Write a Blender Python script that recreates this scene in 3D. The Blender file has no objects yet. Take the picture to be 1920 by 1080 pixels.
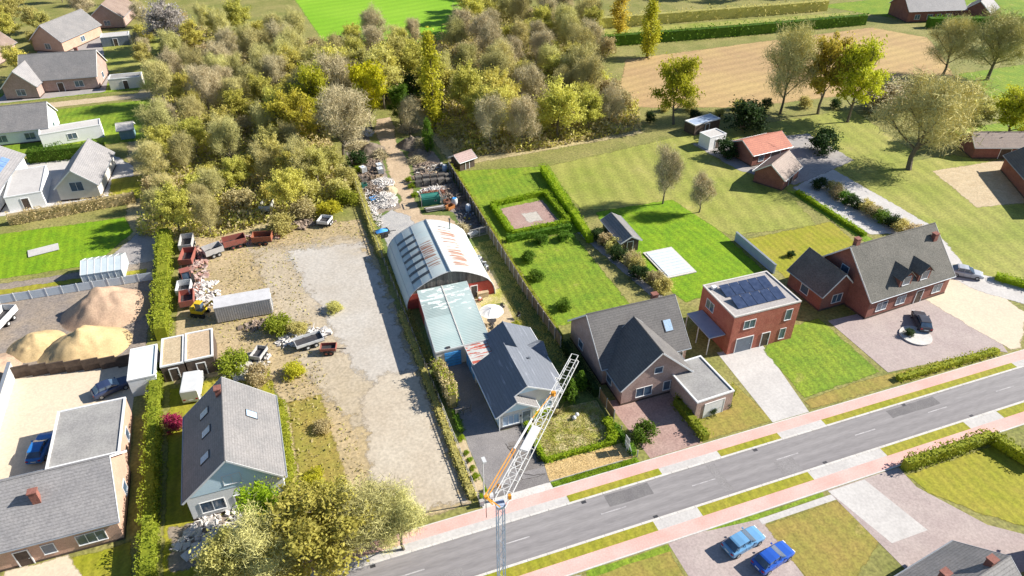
import bpy, math, random
import numpy as np
from mathutils import Vector, Matrix, noise

# ------------------------------------------------------------------ camera, sky, sun, exposure
scene = bpy.context.scene
R = math.radians
C = bpy.context.collection
cam_d = bpy.data.cameras.new('camera'); cam = bpy.data.objects.new('camera', cam_d); C.objects.link(cam)
cam.location = (-12.916, -44.79, 60.0)
cam.rotation_euler = (R(90 - 35.3725), 0, R(-19.733))
cam_d.sensor_width = 36; cam_d.lens = 36 * 1348 / 1920; cam_d.clip_end = 3000; cam_d.clip_start = 0.5
scene.camera = cam
SUN_EL, SUN_OFF = 32.0, 8.0          # sun stands over +x, a little towards -y
world = bpy.data.worlds.new('World'); scene.world = world; world.use_nodes = True
wn = world.node_tree; bg = wn.nodes['Background']
sky = wn.nodes.new('ShaderNodeTexSky'); sky.sky_type = 'NISHITA'; sky.sun_disc = False
sky.ozone_density = 4.0; sky.dust_density = 0.4; sky.sun_elevation = R(SUN_EL); sky.sun_rotation = R(90 + SUN_OFF)
wn.links.new(sky.outputs[0], bg.inputs[0]); bg.inputs[1].default_value = 0.07
sd = bpy.data.lights.new('sun', 'SUN'); sd.energy = 5.0; sd.angle = R(0.53); sd.color = (1.0, 0.945, 0.86)
sun = bpy.data.objects.new('sun', sd); C.objects.link(sun)
ce, se = math.cos(R(SUN_EL)), math.sin(R(SUN_EL))
svec = Vector((ce * math.cos(R(SUN_OFF)), -ce * math.sin(R(SUN_OFF)), se))
sun.rotation_euler = svec.to_track_quat('Z', 'Y').to_euler()
vs = scene.view_settings; vs.view_transform = 'Standard'; vs.look = 'None'; vs.exposure = 0.95; vs.gamma = 1

rng = random.Random(7)
PI = math.pi

# ------------------------------------------------------------------ materials
MATS = {}
def mat(name, a, b=None, c=None, scale=2.0, rough=0.85, fine=0.25, fscale=None, bump=0.0, metal=0.0, spec=0.3,
        rand=0.0, zband=0.0, zspace=0.18, trans=0.0, lo=0.36, hi=0.64, stretch=None):
    if name in MATS: return MATS[name]
    m = bpy.data.materials.new(name); m.use_nodes = True; nt = m.node_tree; N = nt.nodes; L = nt.links
    p = N['Principled BSDF']; p.inputs['Roughness'].default_value = rough; p.inputs['Metallic'].default_value = metal
    p.inputs['Specular IOR Level'].default_value = spec
    tc = N.new('ShaderNodeTexCoord'); src = tc.outputs['Object']
    if stretch:
        mp = N.new('ShaderNodeMapping'); mp.inputs['Scale'].default_value = stretch; L.new(src, mp.inputs[0]); src = mp.outputs[0]
    n1 = N.new('ShaderNodeTexNoise'); n1.inputs['Scale'].default_value = scale; n1.inputs['Detail'].default_value = 6
    n1.inputs['Roughness'].default_value = 0.6; L.new(src, n1.inputs['Vector'])
    cr = N.new('ShaderNodeValToRGB'); e = cr.color_ramp.elements
    b = b or tuple(x * 0.8 for x in a)
    e[0].position = lo; e[0].color = (*a, 1); e[1].position = hi; e[1].color = (*b, 1)
    if c: k = cr.color_ramp.elements.new(min(hi + 0.12, 1)); k.color = (*c, 1)
    L.new(n1.outputs[0], cr.inputs[0]); col = cr.outputs[0]
    n2 = N.new('ShaderNodeTexNoise'); n2.inputs['Scale'].default_value = fscale or scale * 14; n2.inputs['Detail'].default_value = 4
    L.new(src, n2.inputs['Vector'])
    mr = N.new('ShaderNodeMapRange'); mr.inputs['From Min'].default_value = 0.3; mr.inputs['From Max'].default_value = 0.7
    mr.inputs['To Min'].default_value = 1 - fine; mr.inputs['To Max'].default_value = 1 + fine
    L.new(n2.outputs[0], mr.inputs[0])
    mx = N.new('ShaderNodeMix'); mx.data_type = 'RGBA'; mx.blend_type = 'MULTIPLY'; mx.inputs[0].default_value = 1
    L.new(col, mx.inputs[6]); L.new(mr.outputs[0], mx.inputs[7]); col = mx.outputs[2]
    hgt = n2.outputs[0]
    if zband:
        sx = N.new('ShaderNodeSeparateXYZ'); L.new(tc.outputs['Object'], sx.inputs[0])
        md = N.new('ShaderNodeMath'); md.operation = 'MULTIPLY'; md.inputs[1].default_value = 1 / zspace; L.new(sx.outputs[2], md.inputs[0])
        fr = N.new('ShaderNodeMath'); fr.operation = 'FRACT'; L.new(md.outputs[0], fr.inputs[0])
        r2 = N.new('ShaderNodeMapRange'); r2.inputs['From Min'].default_value = 0; r2.inputs['From Max'].default_value = 0.3
        r2.inputs['To Min'].default_value = 1 - zband; r2.inputs['To Max'].default_value = 1
        L.new(fr.outputs[0], r2.inputs[0])
        m2 = N.new('ShaderNodeMix'); m2.data_type = 'RGBA'; m2.blend_type = 'MULTIPLY'; m2.inputs[0].default_value = 1
        L.new(col, m2.inputs[6]); L.new(r2.outputs[0], m2.inputs[7]); col = m2.outputs[2]; hgt = r2.outputs[0]
    if rand:
        oi = N.new('ShaderNodeObjectInfo'); hs = N.new('ShaderNodeHueSaturation')
        r3 = N.new('ShaderNodeMapRange'); r3.inputs['To Min'].default_value = 1 - rand; r3.inputs['To Max'].default_value = 1 + rand
        L.new(oi.outputs['Random'], r3.inputs[0]); L.new(r3.outputs[0], hs.inputs['Value'])
        r4 = N.new('ShaderNodeMapRange'); r4.inputs['To Min'].default_value = 0.5 - rand * 0.06; r4.inputs['To Max'].default_value = 0.5 + rand * 0.06
        fr2 = N.new('ShaderNodeMath'); fr2.operation = 'MULTIPLY'; fr2.inputs[1].default_value = 7.3; L.new(oi.outputs['Random'], fr2.inputs[0])
        fr3 = N.new('ShaderNodeMath'); fr3.operation = 'FRACT'; L.new(fr2.outputs[0], fr3.inputs[0])
        L.new(fr3.outputs[0], r4.inputs[0]); L.new(r4.outputs[0], hs.inputs['Hue']); L.new(col, hs.inputs['Color']); col = hs.outputs[0]
    L.new(col, p.inputs['Base Color'])
    if bump:
        bp = N.new('ShaderNodeBump'); bp.inputs['Strength'].default_value = bump; bp.inputs['Distance'].default_value = 0.05
        L.new(hgt, bp.inputs['Height']); L.new(bp.outputs[0], p.inputs['Normal'])
    if trans:
        tr = N.new('ShaderNodeBsdfTranslucent'); L.new(col, tr.inputs[0]); ms = N.new('ShaderNodeMixShader'); ms.inputs[0].default_value = trans
        out = N['Material Output']; L.new(p.outputs[0], ms.inputs[1]); L.new(tr.outputs[0], ms.inputs[2]); L.new(ms.outputs[0], out.inputs[0])
    MATS[name] = m
    return m

# ground
G_BASE = mat('rough_grass', (.17, .18, .04), (.27, .24, .08), (.14, .18, .03), scale=.12, fine=.35, fscale=3, bump=.6)
G_LAWN = mat('lawn_bright', (.13, .22, .012), (.20, .265, .018), (.30, .28, .07), scale=.3, fine=.34, fscale=4, bump=.8)
G_LAWN2 = mat('lawn_deep', (.13, .25, .004), (.19, .30, .006), (.25,.29,.03), scale=.35, fine=.3, fscale=4, bump=.7)
G_MEADOW = mat('meadow', (.22, .25, .04), (.30, .29, .07), (.36, .31, .12), scale=.11, fine=.25, fscale=3, bump=.6)
G_YLAWN = mat('yellow_lawn', (.24, .25, .012), (.30, .26, .03), (.17, .22, .01), scale=.25, fine=.2, fscale=4, bump=.5)
G_DRYLAWN = mat('dry_lawn', (.30, .22, .055), (.24, .22, .04), (.36, .27, .10), scale=.25, fine=.25, fscale=4, bump=.5)
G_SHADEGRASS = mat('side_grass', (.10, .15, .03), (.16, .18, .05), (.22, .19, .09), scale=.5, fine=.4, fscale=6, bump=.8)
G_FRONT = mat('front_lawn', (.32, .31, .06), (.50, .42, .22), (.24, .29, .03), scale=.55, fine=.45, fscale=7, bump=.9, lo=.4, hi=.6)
G_FIELD = mat('stubble_field', (.44, .31, .13), (.38, .25, .12), (.32, .29, .10), scale=.05, fine=.15, fscale=2, bump=.4)
G_GREENFIELD = mat('crop_field', (.17, .35, .01), (.22, .40, .02), scale=.03, fine=.12, fscale=2, bump=.3)
G_DIRT = mat('yard_dirt', (.43, .33, .19), (.36, .28, .15), (.30, .28, .10), scale=.16, fine=.25, fscale=3, bump=.6)
G_TRACK = mat('track_dirt', (.50, .38, .25), (.42, .31, .20), (.36, .28, .19), scale=.35, fine=.2, fscale=4, bump=.5)
G_CONC = mat('pale_hardstand', (.46, .425, .375), (.41, .365, .305), (.43, .35, .23), scale=.13, fine=.15, fscale=3, bump=.3)
G_COURT2 = mat('beige_entrance', (.48, .42, .33), (.43, .36, .27), (.45, .36, .22), scale=.15, fine=.15, fscale=3, bump=.3)
G_CONC2 = mat('rut_dust', (.33, .30, .26), (.40, .36, .31), scale=.5, fine=.2, fscale=4, bump=.3)
G_COURT = mat('beige_court', (.58, .48, .36), (.62, .52, .38), scale=.2, fine=.1, fscale=4, bump=.2)
G_GREYYARD = mat('grey_yard', (.22, .19, .17), (.30, .24, .18), scale=.25, fine=.25, fscale=4, bump=.4)
G_PAVE = mat('grey_paving', (.36, .33, .31), (.30, .28, .27), scale=.4, fine=.15, fscale=5, bump=.2)
G_PINKPAVE = mat('pink_brick_paving', (.33, .21, .18), (.38, .26, .22), scale=.4, fine=.2, fscale=5, bump=.3)
G_PAVE2 = mat('mauve_paving', (.36, .29, .27), (.41, .34, .31), scale=.3, fine=.15, fscale=5, bump=.2)
G_WHITE = mat('white_concrete', (.52, .495, .465), (.46, .435, .41), scale=.3, fine=.1, fscale=4, bump=.15)
G_ASPH = mat('drive_asphalt', (.20, .185, .18), (.26, .24, .23), (.15, .14, .14), scale=.35, fine=.2, fscale=8, bump=.4, rough=.7, spec=.45)
G_ROAD = mat('road_asphalt', (.205, .19, .19), (.26, .243, .238), scale=.12, fine=.1, fscale=6, bump=.3, stretch=(.15, 1, 1), rough=.75)
G_GRAV = mat('grey_gravel', (.34, .33, .32), (.44, .42, .39), (.26, .25, .24), scale=.9, fine=.5, fscale=9, bump=1)
G_TANGRAV = mat('tan_gravel', (.52, .37, .17), (.45, .31, .13), (.33, .23, .09), scale=1.2, fine=.4, fscale=7, bump=1, hi=.7)
G_SAND = mat('sand_path', (.50, .40, .26), (.44, .34, .21), scale=.8, fine=.2, fscale=5, bump=.4)
G_PINK = mat('pink_path', (.62, .35, .30), (.68, .42, .37), scale=.3, fine=.1, fscale=6, bump=.2)
G_KERB = mat('kerb_concrete', (.60, .57, .53), (.52, .49, .45), scale=.8, fine=.12, fscale=5, bump=.2)
G_PAINT = mat('road_paint', (.46, .44, .43), (.32, .30, .30), scale=1.5, fine=.2, fscale=9)
G_WOODFLOOR = mat('wood_floor_litter', (.36, .29, .15), (.42, .35, .18), (.32, .33, .10), scale=.25, fine=.4, fscale=3, bump=.8)
# buildings
def tile(name, a, b, **k): return mat(name, a, b, tuple(q * f for q, f in zip(a, (.78, .80, .70))), scale=.45, fine=.18, fscale=5, zband=.32, zspace=.2, bump=.5, rough=.6, **k)
T_BLUE = tile('slate_tile_blue_grey', (.135, .14, .155), (.17, .17, .185))
T_GREY = tile('grey_roof_tile', (.19, .183, .18), (.235, .222, .215))
T_LGREY = tile('pale_grey_roof_tile', (.25, .24, .24), (.30, .285, .28))
T_SLATE = tile('brown_slate_tile', (.115, .108, .105), (.145, .136, .13))
T_DARK = tile('dark_roof_tile', (.13, .125, .12), (.17, .16, .15))
T_THATCH = mat('weathered_thatch', (.125, .12, .105), (.165, .155, .135), scale=.5, fine=.25, fscale=6, bump=.9, rough=.95)
T_RED = tile('red_roof_tile', (.48, .18, .11), (.40, .14, .09))
T_BROWN = tile('brown_roof_tile', (.22, .16, .13), (.28, .21, .17))
W_CREAM = mat('cream_render', (.70, .66, .60), (.63, .59, .53), scale=.7, fine=.06, bump=.1)
W_WHITE = mat('white_render', (.80, .80, .79), (.74, .74, .73), scale=.5, fine=.05, bump=.1)
W_PINK = mat('pink_brick', (.42, .30, .26), (.36, .25, .21), scale=1.2, fine=.22, fscale=9, bump=.4)
W_RED = mat('red_brick', (.36, .11, .075), (.42, .15, .10), scale=1, fine=.2, fscale=9, bump=.4)
W_DRED = mat('dark_red_brick', (.22, .09, .07), (.28, .12, .09), scale=1, fine=.2, fscale=9, bump=.4)
W_PEACH = mat('peach_brick', (.52, .34, .25), (.46, .29, .21), scale=1, fine=.15, fscale=9, bump=.3)
W_BLUE = mat('pale_blue_boarding', (.60, .76, .86), (.64, .80, .88), scale=.8, fine=.05, zband=.12, zspace=.2)
W_REDPAINT = mat('red_painted_wall', (.44, .085, .06), (.36, .065, .05), scale=1.4, fine=.15, fscale=8, bump=.3)
FLAT_GREY = mat('bitumen_roof', (.26, .25, .24), (.33, .32, .30), scale=.4, fine=.15, fscale=5, bump=.3)
FLAT_PALE = mat('pale_roof_gravel', (.40, .37, .345), (.35, .32, .30), scale=.5, fine=.15, fscale=5, bump=.3)
GLASS = mat('window_glass', (.055, .085, .13), (.09, .14, .20), scale=.8, rough=.08, fine=.05, spec=.8)
GLASSC = mat('curtained_glass', (.44, .56, .68), (.30, .42, .55), scale=1.6, rough=.12, fine=.05, spec=.8, stretch=(6, 6, .3))
FRAMEW = mat('white_frame', (.74, .74, .73), (.68, .68, .67), scale=2, fine=.04, rough=.5)
DOORGREY = mat('slate_blue_door', (.16, .19, .23), (.13, .155, .19), scale=2, fine=.08, rough=.5)
BLUEPAINT = mat('blue_paint', (.06, .28, .66), (.08, .34, .72), scale=1.5, fine=.12, fscale=8, rough=.5)
DARKWOOD = mat('dark_timber', (.07, .05, .04), (.11, .08, .06), scale=2, fine=.25, rough=.8)
OLDWOOD = mat('weathered_grey_boards', (.20, .18, .155), (.13, .115, .10), (.27, .24, .20), scale=1.6, fine=.35, fscale=8, stretch=(4, 4, .35), bump=.6, rand=.3)
FENCEWOOD = mat('fence_boards', (.22, .175, .12), (.15, .12, .085), scale=2, fine=.3, fscale=9, bump=.4, stretch=(4, 4, .5))
POSTC = mat('concrete_post', (.42, .40, .37), (.34, .32, .29), scale=2, fine=.2, bump=.2)
ZINC = mat('zinc_gutter', (.40, .42, .44), (.33, .35, .37), scale=1.5, fine=.1, rough=.4, metal=.5)
BLACK = mat('black_rubber', (.02, .02, .02), (.035, .035, .035), scale=3, fine=.2, rough=.8)
DARKMETAL = mat('dark_metal', (.07, .07, .075), (.11, .10, .10), scale=2, fine=.2, rough=.5, metal=.5)
STEELW = mat('white_painted_steel', (.62, .62, .61), (.53, .53, .52), scale=1.2, fine=.12, rough=.45)
STEELG = mat('blue_grey_steel', (.33, .41, .54), (.38, .45, .57), scale=1, fine=.12, rough=.5)
ORANGE = mat('orange_paint', (.62, .24, .02), (.70, .32, .04), scale=1.4, fine=.12, rough=.5)
CAPWHITE = mat('white_canvas', (.78, .76, .72), (.72, .70, .66), scale=1.5, fine=.04, rough=.9)
# plants
def leaf(name, a, b, c=None, rand=.18): return mat(name, a, b, c, scale=.9, fine=.3, fscale=6, rough=.6, rand=rand, trans=.42, spec=.15)
LF_YG = leaf('leaf_yellow_green', (.46, .47, .03), (.56, .53, .045), (.66, .60, .07))
LF_GOLD = leaf('leaf_gold', (.62, .52, .06), (.54, .46, .08), (.68, .60, .12))
LF_LIME = leaf('leaf_lime_yellow', (.56, .55, .015), (.64, .60, .03), (.70, .66, .05), rand=.05)
LF_WOOD = leaf('leaf_muted_olive_yellow', (.54, .51, .11), (.62, .57, .14), (.68, .62, .21))
LF_PALE = leaf('leaf_pale_gold', (.56, .51, .11), (.49, .46, .09), (.62, .57, .17))
LF_OLIVE = leaf('leaf_olive', (.54, .50, .15), (.60, .54, .19), (.50, .50, .12))
LF_GREEN = leaf('leaf_green', (.09, .18, .015), (.15, .25, .025), (.22, .30, .04))
LF_DARK = leaf('leaf_dark_green', (.03, .065, .018), (.06, .10, .025))
LF_HEDGE = leaf('leaf_hedge', (.36, .38, .04), (.28, .33, .03), (.44, .42, .08))
LF_BRIGHT = leaf('leaf_bright', (.24, .37, .012), (.32, .42, .025))
LF_WHITE = leaf('blossom_white', (.55, .50, .46), (.46, .42, .36), (.34, .34, .2))
LF_PINK = leaf('leaf_magenta', (.42, .05, .12), (.30, .03, .09))
LF_DRY = leaf('leaf_dry_tan', (.58, .48, .26), (.48, .40, .18), (.44, .42, .10))
TWIG = mat('twig_grey_brown', (.56, .48, .28), (.48, .41, .24), (.58, .52, .25), scale=.5, fine=.25, rough=.9, rand=.1)
TWIGG = mat('twig_olive_gold', (.56, .51, .20), (.48, .44, .17), scale=.5, fine=.25, rough=.9, rand=.2)
BARK = mat('bark', (.115, .095, .07), (.16, .135, .10), scale=3, fine=.3, rough=.95, bump=.5, stretch=(3, 3, .6))

# ------------------------------------------------------------------ mesh builder
class MB:
    def __init__(s): s.v = []; s.f = []
    def add(s, vs_, fs):
        o = len(s.v); s.v += [tuple(p) for p in vs_]; s.f += [tuple(i + o for i in q) for q in fs]; return s
    def box(s, x0, x1, y0, y1, z0, z1):
        return s.add([(x0, y0, z0), (x1, y0, z0), (x1, y1, z0), (x0, y1, z0), (x0, y0, z1), (x1, y0, z1), (x1, y1, z1), (x0, y1, z1)],
                     [(0, 3, 2, 1), (4, 5, 6, 7), (0, 1, 5, 4), (1, 2, 6, 5), (2, 3, 7, 6), (3, 0, 4, 7)])
    def obox(s, c, d, m=None):
        m = m or Matrix.Identity(3); c = Vector(c); hx, hy, hz = d[0] / 2, d[1] / 2, d[2] / 2
        P = [c + m @ Vector((sx * hx, sy * hy, sz * hz)) for sz in (-1, 1) for sx, sy in ((-1, -1), (1, -1), (1, 1), (-1, 1))]
        return s.add(P, [(0, 3, 2, 1), (4, 5, 6, 7), (0, 1, 5, 4), (1, 2, 6, 5), (2, 3, 7, 6), (3, 0, 4, 7)])
    def bar(s, a, b, w, h=None):
        a = Vector(a); b = Vector(b); d = b - a; h = h or w
        q = d.to_track_quat('X', 'Z').to_matrix()
        return s.obox((a + b) / 2, (d.length, w, h), q)
    def prism(s, pts, z0, z1):
        n = len(pts); V = [(x, y, z0) for x, y in pts] + [(x, y, z1) for x, y in pts]
        return s.add(V, [tuple(range(n))[::-1], tuple(range(n, 2 * n))] + [(i, (i + 1) % n, n + (i + 1) % n, n + i) for i in range(n)])
    def slab(s, top, t):
        n = len(top); V = list(top) + [(x, y, z - t) for x, y, z in top]
        return s.add(V, [tuple(range(n)), tuple(range(n, 2 * n))[::-1]] + [(i, n + i, n + (i + 1) % n, (i + 1) % n) for i in range(n)])
    def tube(s, pts, rad, n=6, cap=True):
        rings = []; pts = [Vector(p) for p in pts]
        if not hasattr(rad, '__len__'): rad = [rad] * len(pts)
        for i, p in enumerate(pts):
            d = (pts[min(i + 1, len(pts) - 1)] - pts[max(i - 1, 0)]).normalized()
            a = d.orthogonal().normalized(); b = d.cross(a)
            rings.append([p + (a * math.cos(2 * PI * k / n) + b * math.sin(2 * PI * k / n)) * rad[i] for k in range(n)])
        V = [q for r_ in rings for q in r_]; F = []
        for i in range(len(pts) - 1):
            for k in range(n): F.append((i * n + k, i * n + (k + 1) % n, (i + 1) * n + (k + 1) % n, (i + 1) * n + k))
        if cap: F += [tuple(range(n))[::-1], tuple((len(pts) - 1) * n + k for k in range(n))]
        return s.add(V, F)
    def lathe(s, prof, c=(0, 0, 0), n=12):
        V = []; F = []
        for r_, z in prof:
            for k in range(n): V.append((c[0] + r_ * math.cos(2 * PI * k / n), c[1] + r_ * math.sin(2 * PI * k / n), c[2] + z))
        m = len(prof)
        for i in range(m - 1):
            for k in range(n): F.append((i * n + k, i * n + (k + 1) % n, (i + 1) * n + (k + 1) % n, (i + 1) * n + k))
        F += [tuple(range(n))[::-1], tuple((m - 1) * n + k for k in range(n))]
        return s.add(V, F)
    def mesh(s, name, m=None, smooth=False):
        me = bpy.data.meshes.new(name); me.from_pydata(s.v, [], s.f); me.update()
        if m: me.materials.append(m)
        if smooth: me.polygons.foreach_set('use_smooth', [True] * len(me.polygons))
        return me
    def build(s, name, m, parent=None, smooth=False):
        return link(name, s.mesh(name, m, smooth), parent)

def link(name, me, parent=None):
    o = bpy.data.objects.new(name, me); C.objects.link(o)
    if parent: o.parent = parent
    return o
def tag(o, label, cat, group=None, kind=None):
    o['label'] = label; o['category'] = cat
    if group: o['group'] = group
    if kind: o['kind'] = kind
    return o
def thing(name, label, cat, loc=(0, 0, 0), rz=0, group=None):
    o = bpy.data.objects.new(name, None); C.objects.link(o); o.empty_display_size = .2
    o.location = loc; o.rotation_euler = (0, 0, R(rz)); return tag(o, label, cat, group)
def copy_tree(o, parent=None):
    c = o.copy(); C.objects.link(c)
    if parent: c.parent = parent
    for ch in list(o.children): copy_tree(ch, c)
    return c
def rotz(a): return Matrix.Rotation(a, 3, 'Z')

# ------------------------------------------------------------------ ground
import bmesh
SOFT = {}
def soft(m):
    """the same material, breaking up raggedly towards the rim of its patch (point attribute 'rim')"""
    if m.name in SOFT: return SOFT[m.name]
    c = m.copy(); c.name = m.name + '_ragged'; nt = c.node_tree; N = nt.nodes; L = nt.links
    out = N['Material Output']; src = out.inputs[0].links[0].from_socket
    at = N.new('ShaderNodeAttribute'); at.attribute_name = 'rim'; tc = N.new('ShaderNodeTexCoord')
    nz = N.new('ShaderNodeTexNoise'); nz.inputs['Scale'].default_value = .6; nz.inputs['Detail'].default_value = 9; nz.inputs['Roughness'].default_value = .75; L.new(tc.outputs['Object'], nz.inputs['Vector'])
    a1 = N.new('ShaderNodeMath'); a1.operation = 'MULTIPLY_ADD'; a1.inputs[1].default_value = 2.6; a1.inputs[2].default_value = -1.3; L.new(nz.outputs[0], a1.inputs[0])
    a2 = N.new('ShaderNodeMath'); a2.operation = 'ADD'; L.new(at.outputs['Fac'], a2.inputs[0]); L.new(a1.outputs[0], a2.inputs[1])
    mr = N.new('ShaderNodeMapRange'); mr.inputs['From Min'].default_value = .3; mr.inputs['From Max'].default_value = .62; L.new(a2.outputs[0], mr.inputs[0])
    a3 = N.new('ShaderNodeMath'); a3.operation = 'MAXIMUM'; L.new(mr.outputs[0], a3.inputs[0])
    b3 = N.new('ShaderNodeMapRange'); b3.inputs['From Min'].default_value = .93; b3.inputs['From Max'].default_value = 1.0; L.new(at.outputs['Fac'], b3.inputs[0]); L.new(b3.outputs[0], a3.inputs[1])
    tr = N.new('ShaderNodeBsdfTransparent'); ms = N.new('ShaderNodeMixShader'); L.new(a3.outputs[0], ms.inputs[0]); L.new(tr.outputs[0], ms.inputs[1]); L.new(src, ms.inputs[2]); L.new(ms.outputs[0], out.inputs[0])
    SOFT[m.name] = c; return c
def ragged(o, width):
    bm = bmesh.new(); bm.from_mesh(o.data); outer = set(v.index for v in bm.verts); bm.verts.ensure_lookup_table()
    f_ = bm.faces[:][0]; width = min(width, .6 * f_.calc_area() / f_.calc_perimeter()); bmesh.ops.inset_region(bm, faces=list(bm.faces), thickness=width, use_boundary=True, use_even_offset=True)
    bm.verts.index_update(); ring = [v.is_boundary for v in bm.verts]; bm.to_mesh(o.data); bm.free()
    at = o.data.attributes.new('rim', 'FLOAT', 'POINT'); at.data.foreach_set('value', [0.0 if r_ else 1.0 for r_ in ring])
    o.data.materials[0] = soft(o.data.materials[0])
def struct(o): o['kind'] = 'structure'; return o
GROUND_Z = 0.08
LEV = []
def level(pts):
    """lay each sheet 4 mm above whatever it overlaps"""
    xs = [p[0] for p in pts]; ys = [p[1] for p in pts]; b = (min(xs), max(xs), min(ys), max(ys))
    z = max([q for c, q in LEV if b[0] < c[1] and b[1] > c[0] and b[2] < c[3] and b[3] > c[2]] or [GROUND_Z]) + .004
    LEV.append((b, z)); return z
def patch(name, pts, m, jit=0.0, seg=1.2, z=None, seed=None):
    r = random.Random(seed if seed is not None else len(bpy.data.objects))
    out = []
    n = len(pts); rag = jit >= .1; jit_ = jit; jit = 0 if rag else jit
    for i in range(n):
        a = Vector(pts[i]); b = Vector(pts[(i + 1) % n]); L = (b - a).length
        k = max(1, int(L / seg)) if jit else 1
        nrm = Vector((-(b - a).y, (b - a).x)).normalized() if L else Vector((0, 0))
        for q in range(k):
            p = a.lerp(b, q / k)
            if jit: p = p + nrm * (r.uniform(-jit, jit) + jit * 1.6 * noise.noise(Vector((p.x * .25, p.y * .25, 3)))) 
            out.append((p.x, p.y))
    if z is None:
        z = level(out)
    mb = MB(); mb.add([(x, y, z) for x, y in out], [tuple(range(len(out)))])
    o = mb.build(name, m)
    # face up
    if o.data.polygons[0].normal.z < 0: o.data.flip_normals()
    if rag: ragged(o, min(1.1, .4 + jit_ * 1.2))
    return struct(o)

patch('ground', [(-900, -500), (900, -500), (900, 1200), (-900, 1200)], G_BASE, z=GROUND_Z)
# far fields and wood floor
patch('crop_field', [(2, 235), (60, 235), (52, 172), (38, 152), (6, 158)], G_GREENFIELD, .8, 3)
patch('wood_floor', [(-38, 66), (-20, 62), (-1, 70), (-1, 128), (16, 128), (18, 75), (60, 77), (66, 95), (60, 150), (40, 155), (5, 150), (-30, 190), (-42, 130)], G_WOODFLOOR, 1.2, 3)
patch('stubble_field', [(60, 92), (78, 122), (160, 124), (168, 110), (156, 92), (146, 79), (88, 82)], G_FIELD, .8, 3)
patch('field_strip', [(74, 132), (160, 128), (166, 140), (70, 150)], G_MEADOW, .8, 3)
patch('meadow', [(34, 70), (65, 74), (110, 74), (106, 52), (98, 44), (71, 42), (69, 34), (54, 36), (40, 50), (34, 52)], G_MEADOW, .5, 2)
patch('paddock', [(150, 84), (185, 84), (185, 60), (140, 58)], G_LAWN, .6, 3)
patch('paddock', [(160, 150), (240, 150), (240, 118), (205, 112), (178, 122)], G_LAWN, .6, 3)
patch('side_meadow', [(88, 50), (112, 48), (122, 36), (110, 10), (84, 4), (76, 17), (84, 28), (86, 50)], G_MEADOW, .4, 2)
patch('side_meadow', [(118, 58), (150, 56), (150, 20), (124, 34)], G_LAWN, .4, 2)
# left side
patch('village_street', [(-160, 139.5), (-34, 138), (-34, 134), (-160, 135)], G_SAND, .2, 2)
patch('garden_lawn', [(-100, 134), (-34, 133), (-34, 108), (-100, 112)], G_LAWN, .3, 2)
patch('garden_lawn', [(-100, 150), (-36, 147), (-36, 140), (-100, 141)], G_LAWN, .3, 2)
patch('garden_lawn', [(-66, 190), (-36, 185), (-36, 152), (-60, 152)], G_MEADOW, .3, 2)
patch('house_court', [(-66, 200), (-54, 200), (-47, 152), (-47, 141), (-70, 141)], G_PAVE, .2, 2)
patch('pale_court', [(-75, 107), (-42, 103), (-38, 96), (-38, 85), (-75, 81)], G_WHITE, .1, 2)
patch('garden_lawn', [(-42, 92), (-36, 92), (-35, 82), (-42, 81)], G_YLAWN, .2, 1)
patch('garden_lawn', [(-75, 77.5), (-38.3, 76), (-36.5, 70), (-41.5, 61.4), (-75, 62.5)], G_LAWN2, .15, 1.5)
patch('side_paving', [(-41.2, 61), (-36.6, 69), (-36, 77), (-33, 76), (-33, 54.5), (-38, 54.5)], G_PAVE, .1)
patch('storage_yard', [(-75, 61.8), (-33, 60), (-33, 36), (-48, 37), (-75, 40)], G_GREYYARD, .2)
patch('garden_strip', [(-75, 60.5), (-34, 58), (-34, 56.5), (-75, 58.5)], G_YLAWN, .2)
patch('courtyard', [(-49, 38), (-34.4, 35), (-34, 16), (-49, 18)], G_COURT, .08)
patch('front_garden', [(-60, 7.5), (-33, 7.5), (-32, -1), (-60, -1)], G_YLAWN, .1)
patch('front_path', [(-44, 8), (-38.5, 8), (-36.2, 3.5), (-39, -1), (-46, -1)], G_COURT, .1)
patch('yard_dirt', [(-30, 66), (-14, 63), (-1.2, 62), (-.9, 45), (-.9, .3), (-12, .1), (-18, .1), (-18, 22), (-20, 29), (-30, 29)], G_DIRT, .25)
patch('house_garden', [(-30.4, 29), (-18.4, 29), (-18, 18), (-18, .2), (-30.4, .2)], G_YLAWN, .15)
patch('garden_dirt', [(-30, 8), (-21, 8), (-20, 2), (-30, 2)], G_GREYYARD, .3)
hs = patch('gravelly_dirt', [(-21, 60), (-1, 58), (-.6, 10), (-9, 9), (-15, 22), (-19, 40)], mat('gravelly_dirt', (.44, .37, .27), (.38, .31, .21), (.33, .30, .15), scale=.2, fine=.2, fscale=3, bump=.4), .0); ragged(hs, 4.5)
hs = patch('hardstand', [(-15.5, 57), (-1.6, 55.5), (-.6, 44), (-.6, 15), (-5.5, 15), (-9.6, 24), (-12.6, 40)], G_CONC, .0)
ragged(hs, 4.2)
hs = patch('yard_entrance', [(-.6, 22), (-.6, .3), (-10.6, .3), (-10.8, 8), (-9.6, 20), (-5, 24)], G_COURT2, .0); ragged(hs, 3.0)
patch('garden_strip', [(-17.4, 22), (-13, 22), (-12, 8), (-10.6, .4), (-17.4, .3)], G_DRYLAWN, .3)
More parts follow.
